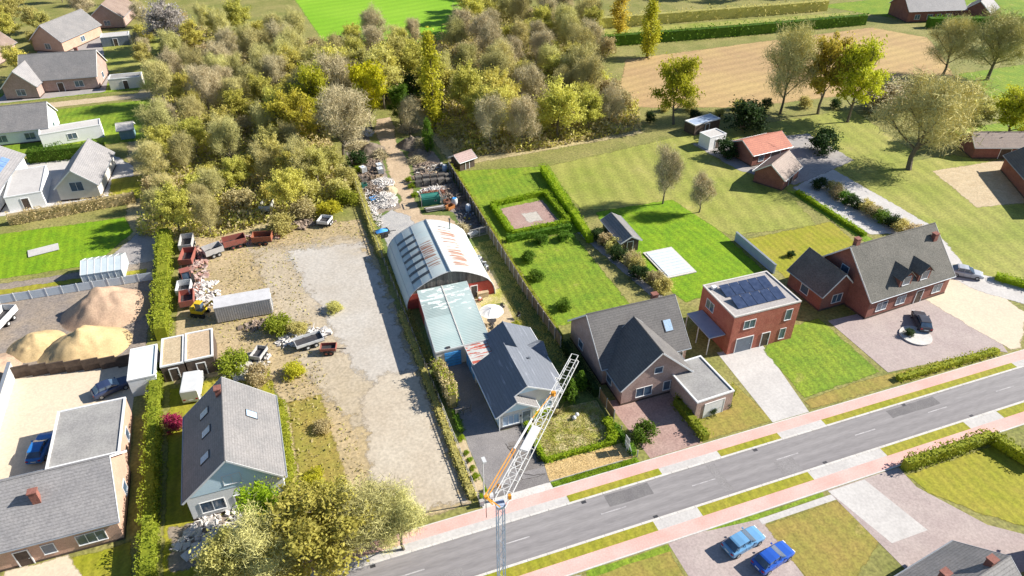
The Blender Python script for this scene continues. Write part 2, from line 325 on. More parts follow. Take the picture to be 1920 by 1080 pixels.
# right side
patch('garden_lawn', [(18, 24), (30, 24), (30.2, 46), (18, 47)], G_LAWN, .15)
patch('garden_lawn', [(18, 47), (33, 45), (36, 70), (18, 74)], G_LAWN, .2)
patch('garden_court', [(21.2, 49.4), (29.6, 49.4), (29.7, 58), (21.4, 57.5)], G_PINKPAVE, .15)
patch('court_slab', [(24.2, 51), (27.2, 51), (27.2, 54.5), (24.2, 54.5)], G_CONC, .15, .6)
patch('garden_path', [(30.4, 46), (32, 46), (35.3, 25), (33.4, 25)], G_PAVE, .15)
patch('garden_lawn', [(36, 51), (51, 50.5), (53, 38), (52.6, 24), (37, 23), (35, 36)], G_LAWN2, .15)
patch('rear_lawn', [(54, 35), (72, 35), (71, 27), (66, 23), (54, 22)], G_YLAWN, .2)
patch('brick_drive', [(18.3, 9.2), (27, 8), (25.4, -.3), (18.9, -.3)], G_PINKPAVE)
patch('gravel_garden', [(25.7, 5.8), (34.4, 7), (35.2, -.3), (25.7, -.3)], G_DRYLAWN, .12)
patch('concrete_drive', [(35.4, 12.4), (41.8, 11.6), (39.6, -.3), (34.6, -.3)], G_WHITE)
patch('garden_lawn', [(41, 11), (47, 14), (52.6, 14), (52.6, 2.2), (45, 1.8), (40.4, 1.6)], G_LAWN, .12)
patch('dry_verge', [(40, 1.6), (46, 2), (53, 2), (70, .9), (70, -.3), (39.8, -.3)], G_DRYLAWN, .1)
patch('forecourt', [(53.2, 13), (71, 12.5), (75, 9), (70.4, -.2), (69, .9), (53.2, 2)], G_PAVE2)
patch('forecourt_sand', [(69, 13), (77, 20), (81, 12), (80, 5), (73, -.2), (71, -.2), (70, 6)], G_COURT, .15)
patch('garden_track', [(73, 47), (85.5, 52), (86.5, 28), (82, 17), (77, 18), (78, 28), (74.6, 29)], G_WHITE, .2)
patch('grass_bank', [(71.4, 47), (73, 46), (74.4, 28), (72, 26)], G_LAWN, .15)
patch('white_drive', [(75.5, 21), (79, 19), (89, 6), (96, 2), (92, 0), (84, 3.5), (78, 11)], G_WHITE, .1)
patch('sand_yard', [(98, 30), (102, 44), (120, 43), (110, 28)], G_SAND, .2)
patch('outbuilding_yard', [(66, 70), (92, 66), (92, 52), (74, 47), (68, 56)], G_PAVE, .3)
# own plot
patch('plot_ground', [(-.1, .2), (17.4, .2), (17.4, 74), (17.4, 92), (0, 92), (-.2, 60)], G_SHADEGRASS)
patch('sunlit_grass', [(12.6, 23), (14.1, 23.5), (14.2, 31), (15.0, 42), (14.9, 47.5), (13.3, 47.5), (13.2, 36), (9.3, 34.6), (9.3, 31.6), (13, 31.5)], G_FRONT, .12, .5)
patch('track_dirt', [(4.2, 49), (13.6, 50.5), (13.2, 58), (9, 60), (8.8, 66), (10.2, 73), (11.4, 82), (11.0, 90), (12.4, 98), (12.6, 104), (9.4, 104), (7.4, 98), (7.2, 86), (6.0, 76), (6.2, 66), (2, 60), (1.2, 52)], G_TRACK, .3, .7)
patch('yard_soil', [(.1, 62), (6, 63), (6.2, 74), (7, 86), (5.6, 98), (.2, 98)], G_GREYYARD, .35, .7)
patch('yard_soil', [(13.4, 50.5), (17.3, 50.2), (17.3, 80), (16, 92), (12.6, 92), (11.4, 82), (10, 70), (13.4, 58)], G_GREYYARD, .35, .7)
patch('gravel_spread', [(.6, 49.5), (5.6, 49.5), (7.2, 54), (6.8, 60), (4.2, 63.5), (1.2, 61.5), (.9, 56)], G_GRAV, .3, .5)
patch('sand_path', [(13.0, 34.8), (14.1, 35.2), (14.1, 44), (13.2, 47), (13.0, 40)], G_SAND, .1, .5)
patch('paved_path', [(8.3, 25), (9.6, 25), (10.1, 29), (10.0, 34.6), (8.9, 34.6)], G_SAND, .05, .6)
patch('patio', [(9.6, 25.4), (13.3, 25.2), (13.4, 31.2), (9.8, 31.6)], G_SAND, 0)
patch('driveway', [(.95, .35), (7.45, .35), (7.9, 3), (8.9, 8.95), (4.95, 8.95), (4.75, 21.5), (1.05, 21.6), (.9, 9)], G_ASPH, .06, .8)
patch('asphalt_repair', [(4.9, 2.6), (7.6, 2.5), (8.3, 6.6), (5.2, 7.0)], mat('repair_asphalt', (.155, .14, .13), (.20, .18, .165), (.25, .22, .2), scale=.6, fine=.25, fscale=8, bump=.4), .04, .5)
patch('asphalt_front_strip', [(1.2, .4), (7.4, .4), (7.55, 1.5), (1.1, 1.6)], mat('front_asphalt', (.17, .155, .15), (.21, .195, .185), scale=.5, fine=.2, fscale=8, bump=.4), .03, .5)
patch('leaf_litter', [(7.0, 3.2), (7.9, 3.1), (8.5, 7.2), (8.2, 8.6), (7.2, 8.3), (6.8, 7.6), (7.5, 6.8), (7.4, 5)], mat('dark_litter', (.06, .05, .04), (.10, .085, .07), (.15, .13, .11), scale=3, fine=.5, fscale=12, bump=.8), .22, .25)
def crack(pts, w_=.035):
    r = random.Random(len(pts)); out = []
    for a, b in zip(pts[:-1], pts[1:]):
        n = max(2, int(math.dist(a, b) / .35))
        for k in range(n): out.append((a[0] + (b[0] - a[0]) * k / n + r.uniform(-.05, .05), a[1] + (b[1] - a[1]) * k / n + r.uniform(-.05, .05)))
    out.append(pts[-1]); V = []; F = []; zc_ = level(out)
    for i, p in enumerate(out):
        q = out[min(i + 1, len(out) - 1)]; o = out[max(i - 1, 0)]; d = Vector((q[0] - o[0], q[1] - o[1])).normalized(); w2 = w_ * r.uniform(.4, 1.2)
        V += [(p[0] - d.y * w2, p[1] + d.x * w2, zc_), (p[0] + d.y * w2, p[1] - d.x * w2, zc_)]
    F = [(2 * i, 2 * i + 1, 2 * i + 3, 2 * i + 2) for i in range(len(out) - 1)]
    struct(MB().add(V, F).build('crack', mat('crack_dark', (.035, .03, .025), (.07, .06, .045), scale=4)))
crack([(4.9, 7.0), (5.1, 5.2), (4.85, 2.7), (4.9, 1.6)], .05); crack([(5.0, 6.4), (6.3, 6.3), (8.2, 6.9)]); crack([(4.9, 2.6), (6.2, 1.8), (7.5, 1.6)]); crack([(1.1, 1.6), (3, 1.55), (4.9, 1.6), (7.4, 1.5)])
patch('flower_bed', [(-.2, .4), (.95, .4), (.9, 9.6), (-.3, 9.6)], G_SAND, .05, .6)
patch('front_lawn', [(7.95, 3.0), (16.9, 3.0), (17.2, 9.8), (8.9, 10.1), (8.6, 8.9)], G_FRONT, .05, .6)
patch('gravel_bed', [(7.5, .45), (17.3, .4), (17.3, 2.7), (7.8, 2.8)], G_TANGRAV, .05, .6)
patch('verge', [(7.6, -.42), (17.6, -.42), (17.5, .3), (7.5, .3)], G_LAWN, .03, .5)

# street: kerbed slabs
def strip(name, x0, x1, y0, y1, z1, m):
    return struct(MB().box(x0, x1, y0, y1, -.05, z1).build(name, m))
patch('road', [(-200, -7.35), (260, -7.35), (260, -2.95), (-200, -2.95)], G_ROAD, z=.11)
def road_wear(m, y0, amp):
    nt = m.node_tree; N = nt.nodes; L = nt.links; p = N['Principled BSDF']; src = p.inputs['Base Color'].links[0].from_socket
    tc = N.new('ShaderNodeTexCoord'); sx = N.new('ShaderNodeSeparateXYZ'); L.new(tc.outputs['Object'], sx.inputs[0])
    a = N.new('ShaderNodeMath'); a.operation = 'MULTIPLY_ADD'; a.inputs[1].default_value = 2 * PI / 1.12; a.inputs[2].default_value = y0; L.new(sx.outputs[1], a.inputs[0])
    b = N.new('ShaderNodeMath'); b.operation = 'SINE'; L.new(a.outputs[0], b.inputs[0]); c = N.new('ShaderNodeMath'); c.operation = 'MULTIPLY_ADD'; c.inputs[1].default_value = amp; c.inputs[2].default_value = 1; L.new(b.outputs[0], c.inputs[0])
    mx = N.new('ShaderNodeMix'); mx.data_type = 'RGBA'; mx.blend_type = 'MULTIPLY'; mx.inputs[0].default_value = 1; L.new(src, mx.inputs[6]); L.new(c.outputs[0], mx.inputs[7]); L.new(mx.outputs[2], p.inputs['Base Color'])
road_wear(G_ROAD, 1.2, .07)
def stripes(m, period, amp, ang):
    nt = m.node_tree; N = nt.nodes; L = nt.links; p = N['Principled BSDF']; src = p.inputs['Base Color'].links[0].from_socket
    tc = N.new('ShaderNodeTexCoord'); mp = N.new('ShaderNodeMapping'); mp.inputs['Rotation'].default_value = (0, 0, R(ang)); L.new(tc.outputs['Object'], mp.inputs[0]); wv = N.new('ShaderNodeTexWave'); wv.inputs['Scale'].default_value = .314 / period; wv.inputs['Distortion'].default_value = 3; wv.inputs['Detail'].default_value = 3; wv.inputs['Detail Scale'].default_value = .6; L.new(mp.outputs[0], wv.inputs['Vector'])
    mr = N.new('ShaderNodeMapRange'); mr.inputs['To Min'].default_value = 1 - amp; mr.inputs['To Max'].default_value = 1 + amp; L.new(wv.outputs['Fac'], mr.inputs[0])
    mx = N.new('ShaderNodeMix'); mx.data_type = 'RGBA'; mx.blend_type = 'MULTIPLY'; mx.inputs[0].default_value = 1; L.new(src, mx.inputs[6]); L.new(mr.outputs[0], mx.inputs[7]); L.new(mx.outputs[2], p.inputs['Base Color'])
for a_, b_, c_, d_ in ((G_LAWN, 1.2, .10, 4), (G_LAWN2, 1.3, .09, -5), (G_MEADOW, 3.0, .09, 12), (G_FIELD, 3.2, .07, 80), (G_YLAWN, 1.1, .09, 2), (G_DRYLAWN, 1.3, .07, 0), (G_GREENFIELD, 4, .06, 75)):
    stripes(a_, b_, c_, d_)
    if a_.name in SOFT: stripes(SOFT[a_.name], b_, c_, d_)
for x0, x1, y0, y1, k in [(12, 17, -4.6, -3.1, 0), (31, 33.4, -7.2, -5.3, 1), (48, 55, -4.4, -3.2, 0), (-8, -4, -7.1, -6, 1), (24, 25, -6.9, -3.2, 1)]:
    patch('road_repair', [(x0, y0), (x1, y0), (x1, y1), (x0, y1)], mat('repair_dark%d' % k, (.15, .14, .14) if k == 0 else (.22, .205, .20), (.18, .17, .165) if k == 0 else (.25, .235, .23), scale=.6, fine=.15, fscale=7, bump=.3), .05, .8, z=.113 + .001 * k)
for x in (-12, 9.5, 30, 50.5, 71): struct(MB().box(x, x + .5, -3.3, -2.97, .09, .117).build('drain_grate', DARKMETAL)); struct(MB().box(x + 6, x + 6.5, -7.33, -7.0, .09, .117).build('drain_grate', DARKMETAL))
strip('cycle_path', -200, 260, -1.85, -.55, .16, G_PINK)
strip('kerb', -200, 260, -.55, -.43, .175, G_KERB)
strip('kerb', -200, 260, -2.95, -2.72, .19, G_KERB)
strip('kerb', -200, 260, -7.6, -7.35, .19, G_KERB)
strip('cycle_path', -200, 260, -10.1, -8.7, .16, G_PINK)
strip('kerb', -200, 260, -10.25, -10.1, .175, G_KERB)
def verges(segs, y0, y1):
    xs = -200
    for a, b in segs:
        if a > xs: strip('crossover', xs, a, y0, y1, .165, G_WHITE if xs > -200 else G_CONC)
        strip('verge', a, b, y0, y1, .17, G_YLAWN); xs = b
    if xs < 260: strip('crossover', xs, 260, y0, y1, .165, G_WHITE)
verges([(-60, -34), (8.4, 19), (26.2, 34), (40, 69), (73, 120)], -2.72, -1.85)
verges([(-40, 15.2), (20.2, 33.6), (43.2, 55), (60, 120)], -8.7, -7.6)
for k in range(-20, 42):
    for yy in (-2.96, -7.61): struct(MB().box(k * 2.0, k * 2.0 + .03, yy + (.0 if yy > -5 else .005), yy + .25, .15, .1915).build('kerb_joint', mat('joint_dark', (.16, .15, .14), (.2, .19, .18))))
strip('drive_apron', -.1, 7.5, -.43, .36, .135, G_KERB)
for k in range(-16, 22):
    x = 1.74 + 10.42 * k
    struct(MB().box(x - 1.4, x + 1.4, -5.13, -5.0, .09, .1155).build('lane_dash', G_PAINT))
# across the street
patch('front_garden', [(6.6, -10.3), (15.3, -10.3), (15.3, -24), (6.6, -24)], G_DRYLAWN, .1)
patch('lawn_edge', [(6.7, -10.35), (15.3, -10.35), (15.3, -11), (6.7, -11)], G_LAWN, .08)
patch('parking_court', [(15.4, -10.25), (25.6, -10.25), (25.2, -26), (15.4, -26)], G_PAVE2)
patch('front_garden', [(25.2, -11.4), (34.4, -11.4), (35, -17), (25.2, -22)], G_DRYLAWN, .1)
patch('lawn_edge', [(19.5, -10.3), (33.4, -10.3), (33.2, -10.75), (25.2, -10.8)], G_LAWN, .05)
patch('white_footpath', [(25.2, -10.85), (34, -10.8), (34.4, -11.5), (25.2, -11.5)], G_WHITE)
patch('drive', [(34, -10.3), (43.2, -10.3), (43, -13), (46, -19), (52, -24), (35, -24)], G_PAVE2)
patch('drive_band', [(34, -10.4), (38.6, -10.4), (40, -17.5), (35.6, -17.5)], G_WHITE)
patch('garden_lawn', [(42.9, -11.2), (56, -11.2), (60, -24), (52, -23), (46.4, -18), (43.4, -14)], G_YLAWN, .1)
patch('front_garden', [(-30, -10.3), (6.3, -10.3), (6.3, -24), (-30, -24)], G_CONC, .1)

# ------------------------------------------------------------------ plants
def quads_mesh(name, cen, size, rs, m, elong=1.0, up=0.0):
    """many small leaf faces: centres (n,3), sizes (n,)"""
    n = len(cen)
    d = rs.normal(size=(n, 3)); d[:, 2] += up; d /= np.linalg.norm(d, axis=1, keepdims=True)
    t = rs.normal(size=(n, 3)); a = np.cross(d, t); a /= np.linalg.norm(a, axis=1, keepdims=True); b = np.cross(d, a)
    s = size[:, None] * .5
    V = np.empty((n, 4, 3)); V[:, 0] = cen - a * s * elong; V[:, 1] = cen - b * s * .7; V[:, 2] = cen + a * s * elong; V[:, 3] = cen + b * s * .7
    return raw_mesh(name, V.reshape(-1, 3), np.arange(n * 4).reshape(n, 4), m)
def raw_mesh(name, V, F, m):
    me = bpy.data.meshes.new(name); k = F.shape[1]; n = len(F)
    me.vertices.add(len(V)); me.vertices.foreach_set('co', V.astype(np.float32).ravel())
    me.loops.add(n * k); me.loops.foreach_set('vertex_index', F.astype(np.int32).ravel())
    me.polygons.add(n); me.polygons.foreach_set('loop_start', np.arange(0, n * k, k, dtype=np.int32))
    me.update(); me.validate()
    if m: me.materials.append(m)
    return me
def twig_mesh(name, P0, P1, w, rs, m):
    n = len(P0); d = P1 - P0; t = rs.normal(size=(n, 3)); a = np.cross(d, t); a /= np.linalg.norm(a, axis=1, keepdims=True) + 1e-9
    V = np.empty((n, 3, 3)); V[:, 0] = P0 - a * w; V[:, 1] = P0 + a * w; V[:, 2] = P1
    return raw_mesh(name, V.reshape(-1, 3), np.arange(n * 3).reshape(n, 3), m)

def skeleton(r, h, cr, base, nl, upang):
    """trunk and limbs of a tree: returns MB and the limb end points"""
    mb = MB(); tips = []
    p = Vector((0, 0, -.2)); pts = [p]; rad = [h * .028]
    for i in range(5):
        p = p + Vector((r.uniform(-.03, .03) * h, r.uniform(-.03, .03) * h, h * .155)); pts.append(p); rad.append(h * .026 * (1 - (i + 1) / 6.2))
    mb.tube(pts, rad, 6)
    for k in range(nl):
        t = base + (1 - base) * (k + .3) / nl; q = t * 5 / 1.0 * .92; i = min(int(q), 4); a = pts[i].lerp(pts[i + 1], q - i)
        az_ = k * 2.4 + r.uniform(-.4, .4); L = cr * r.uniform(.75, 1.1) * (1.05 - .5 * max(0, t - .5))
        el = upang + .5 * t + r.uniform(-.15, .2)
        d = Vector((math.cos(az_) * math.cos(el), math.sin(az_) * math.cos(el), math.sin(el)))
        m_ = a + d * L * .5 + Vector((0, 0, L * .04)); e = a + d * L + Vector((0, 0, L * .18))
        mb.tube([a, m_, e], [h * .011, h * .007, h * .003], 4, False); tips += [m_, e]
        for j in range(4):
            s = a.lerp(m_, .5) if j == 0 else m_.lerp(e, r.uniform(0, .8))
            d2 = (d + Vector((r.uniform(-1, 1), r.uniform(-1, 1), r.uniform(-.2, .9))) * .8).normalized()
            e2 = s + d2 * L * r.uniform(.3, .55); mb.tube([s, e2], [h * .005, h * .002], 3, False); tips.append(e2)
    tips.append(pts[-1] + Vector((0, 0, h * .08)))
    return mb, tips
PROTO = {}
def proto(kind, var):
    key = (kind, var)
    if key in PROTO: return PROTO[key]
    r = random.Random(hash((var, len(kind), ord(kind[0]))) & 0xffff); rs = np.random.RandomState(var * 17 + ord(kind[0]))
    h, cr = 10.0, 4.0
    if kind == 'leafy':
        mb, tips = skeleton(r, h, cr * .95, .30, 11, .35)
        cen = []
        lobes = [(np.array(t), r.uniform(.55, 1.15)) for t in tips]
        for k in range(18):
            a = r.uniform(0, 2 * PI); zz = r.uniform(3.4, 9.8); rr = cr * math.sqrt(max(.05, 1 - ((zz - 6.2) / 3.9) ** 2)) * r.uniform(.45, 1)
            lobes.append((np.array((rr * math.cos(a), rr * math.sin(a), zz)), r.uniform(.5, 1.1)))
        for c_, s_ in lobes:
            n_ = int(r.uniform(90, 190) * s_); ax = np.array((c_[0], c_[1], .35 * (c_[2] - 4))); ax = ax / (np.linalg.norm(ax) + 1e-6)
            cen.append(c_ + rs.normal(size=(n_, 3)) * np.array((.5, .5, .3)) * s_ + ax * (rs.normal(size=(n_, 1)) * .55 * s_))
            q_ = Vector(c_)
            for _ in range(3): mb.tube([q_ * .82 + Vector((0, 0, .3)), q_ + Vector((r.uniform(-.8, .8), r.uniform(-.8, .8), r.uniform(-.2, .7)))], [.03, .012], 3, False)
        cen = np.concatenate(cen); cen = cen[cen[:, 2] > 1.6]
        crown = quads_mesh('crown', cen, rs.gamma(6.0, .032, len(cen)) + .08, rs, None, elong=1.3, up=.5)
    elif kind == 'bare':
        mb, tips = skeleton(r, h, cr * .95, .28, 13, .45)
        P0 = []; P1 = []
        for t in tips:
            t = np.array(t); n = 150
            d = rs.normal(size=(n, 3)); d[:, 2] += .55; d /= np.linalg.norm(d, axis=1, keepdims=True)
            s = t + rs.normal(size=(n, 3)) * np.array((.6, .6, .5)); P0.append(s); P1.append(s + d * rs.uniform(.5, 1.3, (n, 1)))
        P0 = np.concatenate(P0); P1 = np.concatenate(P1); crown = twig_mesh('crown', P0, P1, .027, rs, None)
    elif kind == 'slim':
        mb = MB().tube([(0, 0, -.2), (0, 0, 5), (.1, 0, 9)], [.22, .13, .04], 6)
        cen = []
        for k in range(70):
            zz = r.uniform(1.0, 9.9); rr = 1.25 * math.sin(PI * min(1, (zz - .2) / 9.9) ** .8) ** .7; a = r.uniform(0, 2 * PI); q = rr * r.uniform(.2, 1)
            c_ = np.array((q * math.cos(a), q * math.sin(a), zz)); cen.append(c_ + rs.normal(size=(60, 3)) * np.array((.25, .25, .5)))
            mb.tube([(0, 0, max(.6, zz - 1.2)), tuple(c_)], [.03, .015], 3, False)
        cen = np.concatenate(cen); crown = quads_mesh('crown', cen, rs.uniform(.16, .36, len(cen)), rs, None)
    elif kind == 'bush':
        mb = MB(); cen = []
        for k in range(12):
            a = k * 2.4; rr = r.uniform(.6, 3.0); e = (rr * math.cos(a), rr * math.sin(a), r.uniform(4, 8)); mb.tube([(0, 0, 0), tuple(.5 * q for q in e), e], [.25, .15, .06], 4, False)
        for k in range(42):
            a = r.uniform(0, 2 * PI); zz = r.uniform(.8, 8.6); rr = 4.0 * math.sqrt(max(.06, 1 - ((zz - 4) / 5.4) ** 2)) * r.uniform(.35, .95); s_ = r.uniform(.7, 1.25)
            cen.append(np.array((rr * math.cos(a), rr * math.sin(a), zz)) + rs.normal(size=(int(70 * s_), 3)) * .72 * s_)
        cen = np.concatenate(cen); cen = cen[cen[:, 2] > .1]; crown = quads_mesh('crown', cen, rs.uniform(.35, .85, len(cen)), rs, None, up=.4)
    elif kind == 'conifer':
        mb = MB().tube([(0, 0, -.2), (0, 0, 9.6)], [.35, .05], 6); cen = []
        for k in range(15):
            zz = .8 + k * .58; rr = 3.4 * (1 - zz / 10.2) ** .85 + .1
            for j in range(9):
                a = j * 2 * PI / 9 + k * .7 + r.uniform(-.2, .2); q = rr * r.uniform(.75, 1.15); tip = np.array((q * math.cos(a), q * math.sin(a), zz + .25 * q))
                mb.tube([(0, 0, zz), tuple(tip)], [.07, .03], 3, False)
                t = rs.uniform(.25, 1.05, (34, 1)); cen.append(np.array((0, 0, zz)) * (1 - t) + tip * t + rs.normal(size=(34, 3)) * .2)
        cen = np.concatenate(cen); crown = quads_mesh('crown', cen, rs.uniform(.25, .6, len(cen)), rs, None, elong=1.4)
    trunk = mb.mesh('trunk', BARK)
    crown.materials.append(None) if not crown.materials else None
    PROTO[key] = (trunk, crown); return PROTO[key]
def plant(kind, var, x, y, h, w, m, name, label, cat='tree', group=None, rz=None, z=0.0):
    tm, cm = proto(kind, var)
    base_w = {'leafy': 9.0, 'bare': 9.5, 'slim': 2.9, 'bush': 9.0, 'conifer': 7.2}[kind]
    o = thing(name, label, cat, (x, y, z), rng.uniform(0, 360) if rz is None else rz, group)
    o.scale = (w / base_w, w / base_w, h / 10.4)
    t = link('trunk' if kind != 'bush' else 'stems', tm, o)
    c = link('crown' if kind not in ('bush',) else 'foliage', cm, o)
    c.material_slots[0].link = 'OBJECT'; c.material_slots[0].material = m
    return o
def hedge(path, w, h, m, label, group=None, name='hedge', dens=34, ls=.2, z=0.05, cat='hedge'):
    """clipped hedge along a line: woody core plus a shell of leaves"""
    rs = np.random.RandomState(len(bpy.data.objects)); core = MB(); cen = []
    for (x0, y0), (x1, y1) in zip(path[:-1], path[1:]):
        a = Vector((x0, y0, 0)); b = Vector((x1, y1, 0)); L = (b - a).length; d = (b - a) / L; nrm = Vector((-d.y, d.x, 0))
        core.obox((a + b) / 2 + Vector((0, 0, h * .45)), (L, w * .7, h * .86), rotz(math.atan2(d.y, d.x)))
        n = int(dens * L * (w + 2 * h) / max(1, (ls / .2) ** 2)); u = rs.uniform(0, L, n); s = rs.uniform(0, w + 2 * h, n)
        off = np.where(s < h, -w / 2, np.where(s < h + w, s - h - w / 2, w / 2)); zz = np.where(s < h, s, np.where(s < h + w, h, s - h - w))
        wob = np.array([noise.noise(Vector((x0 + d.x * q * .9, y0 + d.y * q * .9, zq * 1.3))) for q, zq in zip(u, zz)]) * min(1, h)
        off = off * (1 + wob * .45); zz = zz * (1 + wob * .38); keep = wob > -.42 + rs.uniform(0, .12, n); u, off, zz = u[keep], off[keep], zz[keep]
        P = np.outer(u, (d.x, d.y, 0)) + np.outer(off, (nrm.x, nrm.y, 0)) + np.array((x0, y0, 0)); P[:, 2] = zz
        cen.append(P + rs.normal(size=P.shape) * .11)
    cen = np.concatenate(cen); c0 = Vector((path[0][0], path[0][1], z))
    o = thing(name, label, cat, c0, 0, group)
    cm = quads_mesh('foliage', cen - np.array((c0.x, c0.y, 0)), rs.uniform(.6, 1.5, len(cen)) * ls, rs, m, up=.4); link('foliage', cm, o)
    core.v = [(p[0] - c0.x, p[1] - c0.y, p[2]) for p in core.v]; core.build('core', m, o)
    return o

# --- trees that stand out, one by one
plant('bare', 1, -.4, 86.2, 14, 11.5, TWIG, 'bare_tree', 'large bare grey-brown tree at the left edge of the dirt track', rz=20)
plant('leafy', 1, 7.4, 98.5, 14.5, 9.5, LF_LIME, 'leafy_tree', 'tall yellow-green tree left of the head of the dirt track', rz=40)
plant('bare', 2, 1.6, 103, 15, 11, TWIG, 'bare_tree', 'bare tree behind the large bare tree beside the track')
plant('leafy', 2, -3.5, 99, 14, 9, LF_YG, 'leafy_tree', 'yellow-green tree behind the left edge of the track')
plant('bare', 3, 14.2, 93, 8, 4.6, TWIG, 'young_tree', 'slender young tree at the right edge of the dirt track')
plant('leafy', 3, 13.6, 98, 9, 5, LF_GREEN, 'young_tree', 'small green tree right of the head of the track')
plant('leafy', 2, 12.2, 109, 13, 8.5, LF_OLIVE, 'leafy_tree', 'olive tree closing the far end of the dirt track')
plant('slim', 1, 15.8, 83.5, 7, 2.3, LF_GREEN, 'ivy_column', 'ivy-clad column at the bend of the fence beside the soil mounds', 'ivy')
plant('slim', 2, 19.5, 93, 20, 5, LF_YG, 'poplar_tree', 'tall slim yellow-green poplar beyond the right edge of the track')
plant('leafy', 3, 68.1, 79.5, 14.3, 10, LF_YG, 'leafy_tree', 'round yellow-green tree standing alone at the edge of the stubble field', rz=10)
plant('leafy', 1, 100.7, 74, 17.5, 11, LF_GOLD, 'leafy_tree', 'tall golden tree in the middle of the clump right of the field', rz=80)
plant('leafy', 2, 103.5, 68, 17, 11.5, LF_YG, 'leafy_tree', 'yellow-green tree at the right of the clump by the field', rz=130)
plant('bare', 2, 92.7, 76.6, 19, 12, TWIGG, 'bare_tree', 'tall bare golden-brown tree at the left of the clump by the field')
plant('bush', 1, 114.4, 69.5, 6.5, 10, TWIG, 'thicket', 'grey-brown thicket right of the yellow-green tree clump', 'bush')
plant('bush', 2, 121, 72, 6, 9, TWIG, 'thicket', 'brown thicket at the right corner of the stubble field', 'bush')
plant('bare', 1, 98.5, 45.6, 17.7, 19, TWIGG, 'bare_tree', 'wide spreading bare tree on the meadow above the sand yard')
plant('bare', 3, 153.9, 78, 15.5, 16, TWIGG, 'bare_tree', 'wide bare tree left of the bright paddock at the right edge')
plant('bare', 2, 146, 84, 14, 12, TWIGG, 'bare_tree', 'bare tree just left of the wide bare tree by the paddock')
plant('leafy', 3, 127, 49, 11, 11, LF_YG, 'leafy_tree', 'yellow-green tree at the right edge below the paddock')
plant('leafy', 1, 118, 52, 10, 9, LF_OLIVE, 'leafy_tree', 'olive tree left of the yellow-green tree below the paddock')
plant('bare', 3, 48.5, 49.5, 10.5, 6, TWIG, 'bare_tree', 'bare tree behind the lawn with the white pool cover')
plant('bare', 1, 52.8, 44.8, 7, 5, TWIG, 'bare_tree', 'small bare tree at the right rear of the pool lawn')
plant('bush', 3, 88.5, 57.5, 5, 6.5, LF_DARK, 'dark_shrub', 'dark evergreen shrub right of the red-roofed outbuilding', 'bush')
plant('bush', 1, 80, 72, 7, 9, LF_DARK, 'dark_shrub', 'dark evergreen shrub behind the red-roofed outbuilding', 'bush')
plant('bush', 2, 69, 62, 4, 5, LF_DARK, 'dark_shrub', 'dark evergreen shrub left of the red-roofed outbuilding', 'bush')
plant('slim', 1, 84.2, 121, 15, 5.5, LF_YG, 'poplar_tree', 'slim yellow-green tree at the upper left corner of the stubble field')
plant('slim', 2, 86, 141, 13, 6, LF_GOLD, 'poplar_tree', 'golden slim tree behind the upper left corner of the stubble field')
plant('leafy', 2, -33, 170, 12.5, 12, LF_WHITE, 'blossom_tree', 'pale blossoming tree between the upper left houses and the wood')
plant('leafy', 1, -8.5, 92.5, 12.5, 10, LF_GOLD, 'leafy_tree', 'golden yellow tree in the wood left of the large bare tree', rz=200)
# foreground bottom left
for i, (x, y, h, w, k, mm) in enumerate([(-16.2, -1.6, 8.6, 11, 'leafy', LF_PALE), (-11.6, -1.0, 7.6, 8.5, 'bare', TWIGG), (-20.4, -1.2, 7.6, 8, 'bare', TWIGG),
        (-8.6, -2.4, 7, 6, 'bare', TWIGG), (-23.6, -1.0, 7, 6, 'leafy', LF_OLIVE), (-14.6, 1.8, 6, 7, 'leafy', LF_PALE)]):
    plant(k, i % 3 + 1, x, y, h, w, mm, 'roadside_tree', ['largest yellow-gold tree of the roadside group left of the crane', 'bare tree right of the largest yellow-gold roadside tree',
        'bare tree left of the largest yellow-gold roadside tree', 'bare golden-brown tree beside the road just left of the crane mast', 'olive tree at the left end of the roadside group',
        'low yellow-gold tree behind the largest yellow-gold roadside tree'][i], group='roadside trees left of the crane')
plant('leafy', 3, -20.8, 3.6, 6.2, 5.2, LF_BRIGHT, 'garden_tree', 'fresh green tree in front of the white gabled house')
plant('bush', 2, -29.4, 21.4, 2.6, 2.4, LF_PINK, 'flowering_shrub', 'magenta flowering shrub left of the white gabled house', 'bush')

# --- woods: trees nobody could tell apart share a label
def inside(p, poly):
    x, y = p; c = False; j = len(poly) - 1
    for i in range(len(poly)):
        xi, yi = poly[i]; xj, yj = poly[j]
        if (yi > y) != (yj > y) and x < (xj - xi) * (y - yi) / (yj - yi) + xi: c = not c
        j = i
    return c
KIND = {'bare': ('bare', TWIG, 'bare_tree', 'bare grey-brown tree'), 'bareg': ('bare', TWIGG, 'bare_tree', 'bare golden-brown tree'), 'yg': ('leafy', LF_WOOD, 'leafy_tree', 'yellow-green tree'),
        'gold': ('leafy', LF_PALE, 'leafy_tree', 'pale golden tree'), 'olive': ('leafy', LF_OLIVE, 'leafy_tree', 'olive green tree'), 'bushy': ('bush', LF_WOOD, 'woodland_bush', 'yellow-green bush'), 'busho': ('bush', LF_OLIVE, 'woodland_bush', 'olive bush'), 'busht': ('bush', LF_DRY, 'woodland_bush', 'tan brown bush'), 'bushd': ('bush', LF_DARK, 'woodland_bush', 'dark green bush')}
